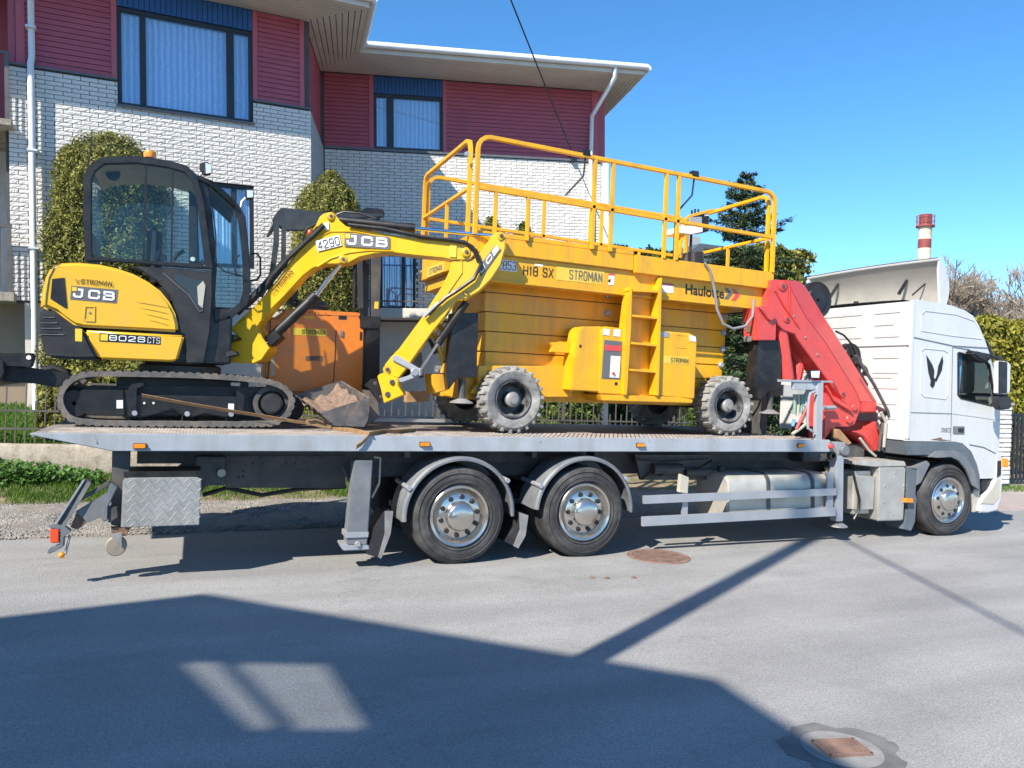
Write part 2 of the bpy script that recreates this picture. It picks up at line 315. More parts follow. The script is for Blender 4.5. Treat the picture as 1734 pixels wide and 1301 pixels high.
# ================================================================== SETTING: ground, road, verge
def asphalt():
    m = bpy.data.materials.new('asphalt'); m.use_nodes = True; n = m.node_tree.nodes; l = m.node_tree.links; b = n['Principled BSDF']
    tc = n.new('ShaderNodeTexCoord')
    def noise(sc, det=6, rough=.6):
        z = n.new('ShaderNodeTexNoise'); z.inputs['Scale'].default_value = sc; z.inputs['Detail'].default_value = det; z.inputs['Roughness'].default_value = rough; l.new(tc.outputs['Object'], z.inputs['Vector']); return z
    big, fine, vor = noise(.5), noise(75, 3), n.new('ShaderNodeTexVoronoi')
    vor.inputs['Scale'].default_value = 130; l.new(tc.outputs['Object'], vor.inputs['Vector'])
    cr = n.new('ShaderNodeValToRGB'); cr.color_ramp.elements[0].position = .3; cr.color_ramp.elements[0].color = (.25, .247, .241, 1); cr.color_ramp.elements[1].position = .72; cr.color_ramp.elements[1].color = (.325, .321, .312, 1)
    l.new(big.outputs['Fac'], cr.inputs[0])
    ma = n.new('ShaderNodeMapRange'); ma.inputs[1].default_value = .25; ma.inputs[2].default_value = .75; ma.inputs[3].default_value = .72; ma.inputs[4].default_value = 1.25; l.new(fine.outputs['Fac'], ma.inputs[0])
    sp = n.new('ShaderNodeMapRange'); sp.inputs[1].default_value = 0; sp.inputs[2].default_value = 1; sp.inputs[3].default_value = .82; sp.inputs[4].default_value = 1.17
    sx = n.new('ShaderNodeSeparateColor'); l.new(vor.outputs['Color'], sx.inputs[0]); l.new(sx.outputs[0], sp.inputs[0])
    mm = n.new('ShaderNodeMath'); mm.operation = 'MULTIPLY'; l.new(ma.outputs[0], mm.inputs[0]); l.new(sp.outputs[0], mm.inputs[1])
    # oil streak / wear bands along the road
    mp = n.new('ShaderNodeMapping'); mp.inputs['Scale'].default_value = (.25, 1.6, 1); l.new(tc.outputs['Object'], mp.inputs[0])
    st = n.new('ShaderNodeTexNoise'); st.inputs['Scale'].default_value = 1.2; st.inputs['Detail'].default_value = 8; l.new(mp.outputs[0], st.inputs['Vector'])
    sm = n.new('ShaderNodeMapRange'); sm.inputs[1].default_value = .35; sm.inputs[2].default_value = .7; sm.inputs[3].default_value = .86; sm.inputs[4].default_value = 1.1; l.new(st.outputs['Fac'], sm.inputs[0])
    m3 = n.new('ShaderNodeMath'); m3.operation = 'MULTIPLY'; l.new(mm.outputs[0], m3.inputs[0]); l.new(sm.outputs[0], m3.inputs[1])
    # fine wandering cracks and old repair stains
    wz = noise(1.1, 5); wv = n.new('ShaderNodeVectorMath'); wv.operation = 'MULTIPLY_ADD'; wv.inputs[1].default_value = (1.6, 1.6, 0); l.new(wz.outputs['Color'], wv.inputs[0]); l.new(tc.outputs['Object'], wv.inputs[2])
    cv = n.new('ShaderNodeTexVoronoi'); cv.feature = 'DISTANCE_TO_EDGE'; cv.inputs['Scale'].default_value = .33; l.new(wv.outputs[0], cv.inputs['Vector'])
    ck = n.new('ShaderNodeMapRange'); ck.inputs[1].default_value = .0; ck.inputs[2].default_value = .006; ck.inputs[3].default_value = .9; ck.inputs[4].default_value = 1.0; l.new(cv.outputs['Distance'], ck.inputs[0])
    sn = noise(.9, 10, .7); sr = n.new('ShaderNodeMapRange'); sr.inputs[1].default_value = .56; sr.inputs[2].default_value = .70; sr.inputs[3].default_value = 1.0; sr.inputs[4].default_value = .86; l.new(sn.outputs['Fac'], sr.inputs[0])
    m4 = n.new('ShaderNodeMath'); m4.operation = 'MULTIPLY'; l.new(m3.outputs[0], m4.inputs[0]); l.new(ck.outputs[0], m4.inputs[1]); m5 = n.new('ShaderNodeMath'); m5.operation = 'MULTIPLY'; l.new(m4.outputs[0], m5.inputs[0]); l.new(sr.outputs[0], m5.inputs[1])
    vm = n.new('ShaderNodeVectorMath'); vm.operation = 'SCALE'; l.new(cr.outputs[0], vm.inputs[0]); l.new(m5.outputs[0], vm.inputs['Scale']); l.new(vm.outputs[0], b.inputs['Base Color'])
    b.inputs['Roughness'].default_value = .85; bp = n.new('ShaderNodeBump'); bp.inputs['Strength'].default_value = .55; bp.inputs['Distance'].default_value = .008; l.new(vor.outputs['Distance'], bp.inputs['Height']); l.new(bp.outputs[0], b.inputs['Normal'])
    return m
M['asphalt'] = asphalt()
M['ground'] = mat('far_ground', (.14, .13, .09), .95, var=.3, scale=.4, bump=.3, bscale=8)
M['gravelb'] = mat('gravel_bed', (.22, .20, .175), .95, var=.45, scale=14, dirt=(.36, .33, .28), dirt_amt=.7, dscale=30, bump=.9, bscale=45)
M['stone'] = mat('gravel_stone', (.27, .255, .235), .9, var=.45, scale=3)
M['earth'] = mat('earth', (.22, .17, .11), .95, var=.35, scale=6, dirt=(.09, .13, .03), dirt_amt=.8, dscale=4, bump=.5, bscale=30)
M['lawn'] = mat('lawn', (.09, .20, .02), .9, var=.3, scale=8, bump=.8, bscale=60)
M['grass'] = leafmat('grass_blade', (.05, .11, .012), (.09, .19, .02), (.17, .27, .05), .3)
M['weed'] = leafmat('weed_leaf', (.04, .10, .02), (.08, .19, .03), (.14, .27, .06), .25)
M['conc'] = mat('mossy_concrete', (.40, .355, .285), .9, var=.25, scale=5, dirt=(.13, .09, .06), dirt_amt=.75, dscale=7, bump=.4, bscale=25)
M['plinth'] = mat('cream_plinth', (.66, .62, .54), .8, var=.08, scale=2, bump=.1)
M['pave'] = mat('paving', (.36, .30, .27), .9, var=.15, scale=3, bump=.2)
struct(MB().add([(-900, -900, -.02), (1500, -900, -.02), (1500, 1500, -.02), (-900, 1500, -.02)], [(0, 1, 2, 3)]).build('ground', M['ground']))
struct(MB().add([(-60, -60, 0), (90, -60, 0), (90, 1.2, 0), (12.5, 2.2, 0), (8, 2.3, 0), (4, 2.28, 0), (1.7, 2.3, 0), (-.1, 2.18, 0), (-1.6, 2.3, 0), (-60, 2.6, 0)], [tuple(range(10))]).build('road', M['asphalt']))
def sheet(name, x0, x1, nx, ys, zs, m, jit=.02):
    vs = []; fs = []; X = np.linspace(x0, x1, nx)
    for j, y in enumerate(ys):
        for x in X: vs.append((x + random.uniform(-jit, jit), y + random.uniform(-jit, jit) * 2, zs[j] + random.uniform(-jit, jit) * .6))
    for j in range(len(ys) - 1):
        for i in range(nx - 1): k = j * nx + i; fs.append((k, k + 1, k + nx + 1, k + nx))
    return struct(MB().add(vs, fs).build(name, m, angle=180))
sheet('gravel_verge', -14, 14, 120, [1.9, 2.25, 2.6, 3, 3.5, 4, 4.6], [-.05, .012, .02, .03, .03, .04, .05], M['gravelb'], .022)
sheet('verge_bank', -14, 14, 90, [4.25, 4.5, 4.8, 5.1, 5.5], [.03, .075, .12, .22, .32], M['earth'], .03)
sheet('pavement', 13, 60, 30, [1.5, 3, 5, 7], [.004, .01, .012, .02], M['pave'], .004)
sheet('yard', -14, .3, 40, [5.62, 6.4, 7.2, 8.5, 12], [.70, .9, 1.2, 1.35, 1.4], M['lawn'], .03); sheet('yard', .25, 11, 40, [5.62, 6.4, 7.2, 8.5, 12], [.66, .68, .70, .70, .70], M['pave'], .01)
def leaves(name, P, N, size, mt, parent=None, asp=.5, spread=.7, mesh_only=False):
    """small rhombic leaves: P (n,3) positions, N (n,3) facing"""
    n = len(P); N = N + np.random.normal(0, spread, N.shape); N /= np.linalg.norm(N, axis=1)[:, None] + 1e-9
    a = np.random.normal(size=N.shape); U = np.cross(N, a); U /= np.linalg.norm(U, axis=1)[:, None] + 1e-9; W = np.cross(N, U)
    s = (size * np.random.uniform(.6, 1.3, n))[:, None]
    V = np.stack([P - U * s, P - W * s * asp, P + U * s, P + W * s * asp], 1).reshape(-1, 3)
    me = bpy.data.meshes.new(name); me.vertices.add(4 * n); me.vertices.foreach_set('co', V.ravel()); me.loops.add(4 * n); me.loops.foreach_set('vertex_index', np.arange(4 * n))
    me.polygons.add(n); me.polygons.foreach_set('loop_start', np.arange(0, 4 * n, 4)); me.update(calc_edges=True); me.validate()
    return link(name, me, mt, parent)
# gravel: loose stones
def scatter_mesh(name, base_v, base_f, P, S_, mt, parent=None):
    nb = len(base_v); n = len(P); bv = np.array(base_v); ang = np.random.uniform(0, 6.28, n); c, s = np.cos(ang), np.sin(ang)
    V = np.empty((n, nb, 3)); x = bv[None, :, 0] * S_[:, 0:1]; y = bv[None, :, 1] * S_[:, 1:2]; z = bv[None, :, 2] * S_[:, 2:3]
    V[:, :, 0] = x * c[:, None] - y * s[:, None] + P[:, 0:1]; V[:, :, 1] = x * s[:, None] + y * c[:, None] + P[:, 1:2]; V[:, :, 2] = z + P[:, 2:3]
    k = len(base_f[0]); F = (np.array(base_f)[None] + (np.arange(n) * nb)[:, None, None]).reshape(-1, k)
    me = bpy.data.meshes.new(name); me.vertices.add(n * nb); me.vertices.foreach_set('co', V.ravel()); me.loops.add(F.size); me.loops.foreach_set('vertex_index', F.ravel())
    me.polygons.add(len(F)); me.polygons.foreach_set('loop_start', np.arange(0, F.size, k)); me.update(calc_edges=True)
    return link(name, me, mt, parent)
OCT_V = [(1, 0, 0), (-1, 0, 0), (0, 1, 0), (0, -1, 0), (0, 0, 1), (0, 0, -.6)]; OCT_F = [(0, 2, 4), (2, 1, 4), (1, 3, 4), (3, 0, 4), (2, 0, 5), (1, 2, 5), (3, 1, 5), (0, 3, 5)]
n = 34000; P = np.stack([np.random.uniform(-6, 6, n), 2.2 + 2.3 * np.random.beta(1.1, 1.3, n), np.zeros(n)], 1); P[:, 2] = .012 + (P[:, 1] - 2.2) * .012
g = stuff(scatter_mesh('gravel', OCT_V, OCT_F, P, np.random.uniform(.008, .026, (n, 3)) * np.array([1.3, 1, .7]), M['stone'])); tag(g, 'loose grey gravel along the verge behind the truck', 'gravel')
n = 500; P = np.stack([np.random.uniform(-4, 12, n), 2.05 - np.abs(np.random.normal(0, .25, n)), np.full(n, .004)], 1)
# grass on the bank
def blades(name, P, h, mt, lean=.5):
    n = len(P); a = np.random.uniform(0, 6.28, n); d = np.stack([np.cos(a), np.sin(a), np.zeros(n)], 1); hh = (h * np.random.uniform(.4, 1.2, n))[:, None]
    w_ = .006; sd = np.stack([-np.sin(a), np.cos(a), np.zeros(n)], 1) * w_
    tip = P + d * hh * lean * np.random.uniform(.2, 1, (n, 1)) + np.array([0, 0, 1]) * hh
    V = np.stack([P - sd, P + sd, tip], 1).reshape(-1, 3)
    me = bpy.data.meshes.new(name); me.vertices.add(3 * n); me.vertices.foreach_set('co', V.ravel()); me.loops.add(3 * n); me.loops.foreach_set('vertex_index', np.arange(3 * n))
    me.polygons.add(n); me.polygons.foreach_set('loop_start', np.arange(0, 3 * n, 3)); me.update(calc_edges=True); return link(name, me, mt)
n = 60000; X = np.random.uniform(-6, 7, n); Yy = 4.25 + 1.2 * np.random.beta(1.6, 1.2, n)
keep = (np.sin(X * 3.1) + np.sin(X * 7.3 + Yy * 5) + np.random.normal(0, .8, n)) > -.6; X, Yy = X[keep], Yy[keep]
Zz = np.interp(Yy, [4.25, 4.5, 4.8, 5.1, 5.5], [.03, .075, .12, .22, .32])
tag(stuff(blades('grass', np.stack([X, Yy, Zz], 1), .085, M['grass'])), 'short patchy grass on the bank below the concrete wall', 'grass')
n = 30000; X = np.random.uniform(-5, .28, n); Yy = np.random.uniform(5.7, 7.4, n); Zz = np.interp(Yy, [5.62, 6.4, 7.2, 8.5], [.7, .9, 1.2, 1.35])
tag(stuff(blades('lawn_grass', np.stack([X, Yy, Zz], 1), .07, M['grass'])), 'bright green lawn behind the bar fence', 'grass')
def weeds(x0, x1, y0, y1, z, h, n, label):
    P = np.stack([np.random.uniform(x0, x1, n), np.random.uniform(y0, y1, n), np.zeros(n)], 1)
    hh = h * (.45 + .55 * np.sin((P[:, 0] - x0) / (x1 - x0) * PI)) * np.random.uniform(.2, 1, n); P[:, 2] = z + (P[:, 1] - y0) * .12 + hh
    N = np.tile([0, -.5, .8], (n, 1)); o = stuff(leaves('weeds', P, N, .038, M['weed'], asp=.55)); tag(o, label, 'weeds')
weeds(-4.6, -1.25, 4.95, 5.4, .16, .36, 3800, 'leafy green weeds at the foot of the concrete wall')
weeds(-1.1, -.25, 5.0, 5.4, .12, .26, 900, 'small clump of green weeds beside the rear bumper')
# concrete retaining wall
wl = []
for x in np.linspace(-14, 11, 80): wl.append(x)
vs = []; fs = []
for x in wl:
    j = random.uniform(-.012, .012); top = .745 + random.uniform(-.012, .012)
    vs += [(x, 5.4 + j, -.1), (x, 5.385 + random.uniform(-.01, .01), .3), (x, 5.4 + j, top - .03), (x, 5.43, top), (x, 5.62, top), (x, 5.64, -.1)]
for i in range(len(wl) - 1):
    for j in range(5): a = i * 6 + j; fs.append((a, a + 6, a + 7, a + 1))
rw = tag(MB().add(vs, fs).build('retaining_wall', M['conc'], angle=50), 'low stained concrete wall below the bar fence', 'wall')
# bar fence on the wall
fr = thing('bar_fence', 'grey metal bar fence standing on the concrete wall', 'fence', (0, 5.52, .74))
for z in (.97, 1.235, 1.66): MB().box(-6, 9.5, 5.515, 5.545, z - .014, z + .014).build('rail', M['fence'], fr)
bme = MB().box(-.009, .009, -.009, .009, 0, 1).mesh('bar'); bme.materials.append(M['fence'])
for i, x in enumerate(np.arange(-5.9, 9.4, .1246)):
    o = link('bar', bme, None, fr); o.matrix_basis = Matrix.Translation((x, 5.53 - .0, .76)) @ Matrix.Diagonal((1, 1, (.98 if i % 2 else .62), 1))
pme = MB().box(-.03, .03, -.03, .03, 0, 1.0).mesh('post', .004); pme.materials.append(M['fence'])
for x in np.arange(-5.95, 9.6, 2.5): o = link('post', pme, None, fr); o.matrix_basis = Matrix.Translation((x, 5.575, .74))

# ================================================================== HOUSE
M['brick'] = mat('split_brick', (.69, .665, .615), .85, var=.08, scale=7, dirt=(.58, .56, .53), dirt_amt=.3, dscale=9, bump=.25, bscale=45)
M['mortar'] = mat('dark_mortar', (.09, .088, .088), .95, var=.15)
M['clad'] = mat('red_cladding', (.40, .085, .115), .55, var=.1, scale=3)
M['cladt'] = mat('red_trim', (.46, .095, .12), .5, var=.06)
M['blue'] = mat('blue_board', (.010, .085, .26), .5, var=.12)
M['wframe'] = mat('dark_window_frame', (.016, .019, .026), .45, var=.1)
M['flash'] = mat('grey_flashing', (.12, .125, .135), .5, .2, var=.1)
M['soffit'] = mat('soffit_board', (.58, .54, .47), .7, var=.1, scale=2)
M['gutter'] = mat('white_gutter', (.72, .74, .76), .4, var=.06, dirt=(.4, .38, .35), dirt_amt=.3)
M['render'] = mat('grey_render', (.36, .37, .385), .9, var=.15, scale=12, bump=.5, bscale=70)
M['roofm'] = mat('roof_metal', (.55, .58, .62), .35, .3, var=.08)
M['stucco'] = mat('brown_render', (.32, .25, .19), .9, var=.1)
M['curt'] = None
def curtain_mat():
    m = bpy.data.materials.new('lace_curtain'); m.use_nodes = True; n = m.node_tree.nodes; l = m.node_tree.links; b = n['Principled BSDF']
    tc = n.new('ShaderNodeTexCoord'); wv = n.new('ShaderNodeTexWave'); wv.inputs['Scale'].default_value = 3.2; wv.inputs['Distortion'].default_value = 1.5; wv.inputs['Detail'].default_value = 2; l.new(tc.outputs['Object'], wv.inputs['Vector'])
    vz = n.new('ShaderNodeTexNoise'); vz.inputs['Scale'].default_value = 11; vz.inputs['Detail'].default_value = 4; vz.inputs['Distortion'].default_value = 2.5; l.new(tc.outputs['Object'], vz.inputs['Vector'])
    mx = n.new('ShaderNodeMath'); mx.operation = 'MULTIPLY'; l.new(wv.outputs['Fac'], mx.inputs[0]); l.new(vz.outputs['Fac'], mx.inputs[1])
    cr = n.new('ShaderNodeValToRGB'); cr.color_ramp.elements[0].position = .1; cr.color_ramp.elements[0].color = (.38, .52, .76, 1); cr.color_ramp.elements[1].position = .6; cr.color_ramp.elements[1].color = (.72, .82, .94, 1)  # blue of the sky light in the panes is tinted into the curtain
    l.new(mx.outputs[0], cr.inputs[0]); l.new(cr.outputs[0], b.inputs['Base Color']); b.inputs['Roughness'].default_value = .9; return m
M['curt'] = curtain_mat()
house = thing('house', 'two-storey house of white split brick with red upper cladding behind the fence', 'house', (1.9, 7.6, 0), inv=False)
house.matrix_basis = Matrix.Translation((1.9, 7.6, 0)) @ Matrix.Rotation(math.radians(-2.5), 4, 'Y')
class Wing:
    def __init__(s, P, ang): s.P = Vector((P[0], P[1], 0)); s.e = Vector((math.cos(ang), math.sin(ang), 0)); s.n = Vector((math.sin(ang), -math.cos(ang), 0)); s.ang = ang
    def p(s, u, v, d=0): return s.P + s.e * u + s.n * d + Vector((0, 0, v))
    def mat(s): return Matrix.Translation(s.P) @ Matrix.Rotation(s.ang, 4, 'Z')      # local x = u, -y = outward, z = v
    def box(s, m, u0, u1, v0, v1, d0, d1):
        q = [s.p(u, v, d) for v in (v0, v1) for u, d in ((u0, d1), (u1, d1), (u1, d0), (u0, d0))]
        return m.add(q, [(3, 2, 1, 0), (4, 5, 6, 7), (0, 1, 5, 4), (1, 2, 6, 5), (2, 3, 7, 6), (3, 0, 4, 7)])
    def b(s, name, mt, parent, u0, u1, v0, v1, d0, d1, bev=0, label=None): return s.box(MB(), u0, u1, v0, v1, d0, d1).build(name, mt, parent, bevel=bev, label=label)
WL_ = Wing((.288, -.014), math.radians(5.11)); WR_ = Wing((.922, 2.46), math.radians(-11.19))
# brick variants (split face)
def brick_variant(k):
    rnd = random.Random(k); nx, nz = 7, 4; m = MB(); L_, H_ = .25, .0625
    idx = {}
    for j in range(nz):
        for i in range(nx):
            ed = i in (0, nx - 1) or j in (0, nz - 1)
            d = .004 + rnd.uniform(0, .004) if ed else .008 + rnd.uniform(-.005, .006)
            idx[i, j] = len(m.v); m.v.append(Vector((L_ * i / (nx - 1) + (0 if ed else rnd.uniform(-.012, .012)), -d, H_ * j / (nz - 1) + (0 if ed else rnd.uniform(-.006, .006)))))
    for j in range(nz - 1):
        for i in range(nx - 1): m.f.append((idx[i, j], idx[i + 1, j], idx[i + 1, j + 1], idx[i, j + 1]))
    rim = [idx[i, 0] for i in range(nx)] + [idx[nx - 1, j] for j in range(1, nz)] + [idx[i, nz - 1] for i in range(nx - 2, -1, -1)] + [idx[0, j] for j in range(nz - 2, 0, -1)]
    bk = []
    for r in rim: bk.append(len(m.v)); v = m.v[r]; m.v.append(Vector((v.x, .03, v.z)))
    for a in range(len(rim)): b_ = (a + 1) % len(rim); m.f.append((rim[b_], rim[a], bk[a], bk[b_]))
    return m
BV = [brick_variant(k) for k in range(10)]
BME = []
for k, b_ in enumerate(BV): me = b_.mesh('brick', flat=True); me.materials.append(M['brick']); BME.append(me)
CH = .0735
def brick_field(wing, u0, u1, v0, v1, openings):
    out = []; rows = int((v1 - v0) / CH)
    for r in range(rows):
        v = v1 - (r + 1) * CH; cuts = [(u0, u1)]
        for (a, b_, c, d) in openings:
            if v + CH * .5 > c and v + CH * .5 < d:
                cuts = [q for s_, e in cuts for q in ((s_, min(e, a)), (max(s_, b_), e)) if q[1] - q[0] > .02]
        x = u0 - (.13 if r % 2 else 0)
        while x < u1:
            for s_, e in cuts:
                a, b_ = max(x, s_), min(x + .249, e)
                if b_ - a > .03: out.append((a, v, b_ - a))
            x += .26
    return out
def lay(wing, wall, bricks, name='brickwork'):
    V = []; F = []
    for (u, v, L_) in bricks:
        b_ = random.choice(BV); o = len(V)
        for q in b_.v: V.append(wing.p(u + q.x * L_ / .25, v + q.z, -q.y))
        F += [tuple(i + o for i in f) for f in b_.f]
    me = bpy.data.meshes.new(name); me.from_pydata([tuple(v) for v in V], [], F); me.update()
    return stuff(link(name, me, M['brick'], wall))
def single(wing, wall, bricks):
    mw = wing.mat()
    for (u, v, L_) in bricks:
        o = link('brick', random.choice(BME), None, wall); o.matrix_basis = mw @ Matrix.Translation((u, 0, v)) @ Matrix.Diagonal((L_ / .25, 1, 1, 1))
# left wing wall
W1 = (-3.31, -1.06, 6.60, 8.30); G1 = (-2.1, -1.06, 3.9, 5.44)
def backing(wing, name, u0, u1, v0, v1, ops, mt, d1=0, d0=-.25):
    """solid wall with rectangular openings cut out"""
    us = sorted({u0, u1, *[q for o in ops for q in o[:2]]}); vs_ = sorted({v0, v1, *[min(max(q, v0), v1) for o in ops for q in o[2:]]}); m = MB(); parts = []
    for a, b_ in zip(us, us[1:]):
        run = None
        for c, d in zip(vs_, vs_[1:]):
            hole = any(o[0] - 1e-6 <= a and b_ <= o[1] + 1e-6 and o[2] - 1e-6 <= c and d <= o[3] + 1e-6 for o in ops)
            if not hole:
                if name == 'upper_wall': parts.append(wing.box(MB(), a, b_, c, d, d0, d1))
                else: wing.box(m, a, b_, c, d, d0, d1)
    return m.build(name, mt, house) if not parts else [q.build(name, mt, house) for q in parts][0]
wlw = backing(WL_, 'brick_wall', -4.9, 0, 3.13, 7.0, [W1, G1], M['mortar'], d1=-.014)
fld = brick_field(WL_, -4.9, 0, 3.14, 6.985, [W1, G1])
near = [b_ for b_ in fld if b_[1] > 5.72 and b_[2] > .1]; near.sort(key=lambda b_: -b_[1]); near = near[:300]; ns = set(near)
single(WL_, wlw, near); lay(WL_, wlw, [b_ for b_ in fld if b_ not in ns])
def cladding(wing, u0, u1, v0, v1, ops, parent, mt=M['clad'], h=.0915):
    v = v0
    while v < v1 - .01:
        t = min(v + h, v1); cuts = [(u0, u1)]
        for (a, b_, c, d) in ops:
            if (v + t) / 2 > c and (v + t) / 2 < d: cuts = [q for s_, e in cuts for q in ((s_, min(e, a)), (max(s_, b_), e)) if q[1] - q[0] > .02]
        for s_, e in cuts:
            m = MB(); q = [wing.p(u, vv, d) for u in (s_, e) for vv, d in ((v + .004, .0), (v + .004, .026), (t - .004, .014), (t - .004, .0))]
            m.add(q, [(0, 1, 2, 3), (7, 6, 5, 4), (0, 4, 5, 1), (1, 5, 6, 2), (2, 6, 7, 3), (3, 7, 4, 0)]); m.build('cladding_board', mt, parent)
        v = t
B1 = (-3.31, -1.06, 6.6, 8.72)
wuc = backing(WL_, 'upper_wall', -4.7, 0, 7.0, 8.72, [B1], M['mortar'], d1=-.06, d0=-.3); cladding(WL_, -4.66, -.16, 7.05, 8.7, [(-3.39, -.98, 6, 9)], wuc)
# the boards sit on the recessed upper wall: shift by the offset
for o in wuc.children: o.matrix_basis = Matrix.Translation(WL_.n * -.06) @ o.matrix_basis
for u0, u1 in ((-4.79, -4.66), (-3.4, -3.312), (-1.058, -.975), (-.20, -.11)): WL_.b('corner_trim', M['cladt'], house, u0, u1, 7.03, 8.7, -.07, -.02, .004)
for u0, u1 in ((-4.95, -3.31), (-1.06, .03)): WL_.b('flashing', M['flash'], house, u0, u1, 7.0, 7.035, -.08, .045, .003)
WL_.b('window_sill', M['flash'], house, -3.33, -1.04, 6.56, 6.60, -.05, .05, .004)
def window(wing, u0, u1, v0, v1, mulls, parent, dep=-.06, fw=.07, blind=0.0):
    w_ = sub_empty('window', parent); m = MB()
    wing.box(m, u0, u1, v0, v0 + fw, dep - .06, dep); wing.box(m, u0, u1, v1 - fw, v1, dep - .06, dep); wing.box(m, u0, u0 + fw, v0 + fw, v1 - fw, dep - .06, dep); wing.box(m, u1 - fw, u1, v0 + fw, v1 - fw, dep - .06, dep)
    m.build('window_frame', M['wframe'], w_, bevel=.006); e = [u0 + fw]
    for a, b_ in mulls: wing.box(MB(), a, b_, v0 + fw, v1 - fw, dep - .06, dep).build('mullion', M['wframe'], w_, bevel=.006); e += [a, b_]
    e.append(u1 - fw)
    for a, b_ in zip(e[::2], e[1::2]):
        wing.b('pane', M['hglass'], w_, a, b_, v0 + fw, v1 - fw, dep - .04, dep - .03)
        m = MB(); wing.box(m, a - .0, a + .022, v0 + fw, v1 - fw, dep - .058, dep - .002)
    n = 90; vs = []; fs = []; top = v1 - fw - blind
    for i in range(n + 1):
        u = u0 + .04 + (u1 - u0 - .08) * i / n; d = dep - .11 + .007 * math.sin(i * 1.15) + .006 * math.sin(i * 2.9 + 1) + random.uniform(-.003, .003)
        vs += [wing.p(u, v0 + .02, d), wing.p(u, top, d)]
    fs = [(2 * i, 2 * i + 2, 2 * i + 3, 2 * i + 1) for i in range(n)]
    MB().add(vs, fs).build('curtain', M['curt'], w_, angle=180)
    wing.b('room_back', M['stucco'], w_, u0 - .3, u1 + .3, v0 - .3, v1 + .3, dep - 1.6, dep - 1.55)
    return w_
window(WL_, -3.31, -1.06, 6.60, 8.30, [(-2.955, -2.855), (-1.515, -1.385)], house)
window(WL_, -2.1, -1.06, 3.9, 5.44, [(-1.45, -1.36)], house)
def vboards(wing, u0, u1, v0, v1, d, name='blue_board'):
    n = max(1, round((u1 - u0) / .085)); st = (u1 - u0) / n
    for i in range(n): wing.b(name, M['blue'], house, u0 + i * st + .003, u0 + (i + 1) * st - .003, v0, v1, d - .05, d, .004)
vboards(WL_, -3.31, -1.06, 8.31, 8.7, -.03)
# plinth and lower walls
WL_.b('plinth', M['plinth'], house, -4.72, -.02, .5, 3.13, -.3, -.02)
# side wall between the wings
sv = [WL_.p(0, 0), WR_.p(0, 0)]
def vquad(a, b_, z0, z1, t, name, mt, **k):
    a, b_ = Vector(a), Vector(b_); n_ = Vector((0, 0, 1)).cross(b_ - a).normalized() * t
    return MB().prism([Vector((a.x, a.y, z0)), Vector((b_.x, b_.y, z0)), Vector((b_.x, b_.y, z1)), Vector((a.x, a.y, z1))], n_).build(name, mt, house, **k)
vquad(WL_.p(-.005, 0, -.005), WR_.p(0, 0, -.3), .5, 7.0, .2, 'side_wall', M['render'])
sw = vquad(WL_.p(-.11, 0, -.07), WR_.p(-.06, 0, -.3), 7.0, 8.72, .2, 'side_cladding', M['clad'])
# right wing wall
W2 = (1.10, 2.68, 7.03, 8.30); G2 = (1.22, 2.05, 3.38, 4.9)
wrw = backing(WR_, 'brick_wall', 0, 6.5, 3.1, 7.0, [G2], M['mortar'], d1=-.014)
lay(WR_, wrw, brick_field(WR_, .01, 6.5, 3.1, 6.98, [G2]))
wru = backing(WR_, 'upper_wall', -.1, 6.42, 7.0, 8.72, [(1.10, 2.68, 7.0, 8.72)], M['mortar'], d1=-.04, d0=-.3); cladding(WR_, 0, 6.3, 7.05, 8.7, [(1.02, 2.76, 6, 9)], wru, h=.0915)
for o in wru.children: o.matrix_basis = Matrix.Translation(WR_.n * -.04) @ o.matrix_basis
for u0, u1 in ((1.0, 1.098), (2.682, 2.77), (6.28, 6.43)): WR_.b('corner_trim', M['cladt'], house, u0, u1, 7.03, 8.7, -.06, .0, .004)
WR_.b('flashing', M['flash'], house, 0, 6.5, 6.985, 7.04, -.08, .045, .003)
window(WR_, 1.10, 2.68, 7.04, 8.30, [(1.39, 1.555)], house, dep=-.04)
vboards(WR_, 1.10, 2.68, 8.31, 8.7, -.01)
window(WR_, 1.22, 2.05, 3.38, 4.9, [(1.72, 1.80)], house)
WR_.b('plinth', M['plinth'], house, 0, 6.45, .5, 3.1, -.3, -.02)
vquad(WR_.p(6.5, 0, -.01), WR_.p(6.5, 0, -7), .5, 7.0, -.2, 'end_wall', M['brick'])
vquad(WR_.p(6.42, 0, -.05), WR_.p(6.42, 0, -7), 7.0, 8.72, -.2, 'end_cladding', M['clad'])
# small balcony with rails on the right wing
bal = sub_empty('balcony', house)
WR_.b('slab', M['plinth'], bal, .9, 3.2, 3.14, 3.36, 0, .75, .01)
for v in (3.5, 4.5): WR_.b('rail', M['fence'], bal, .93, 3.17, v, v + .03, .69, .72)
for u in np.arange(.95, 3.2, .115): WR_.b('bar', M['fence'], bal, u, u + .016, 3.36, 4.5, .695, .711)
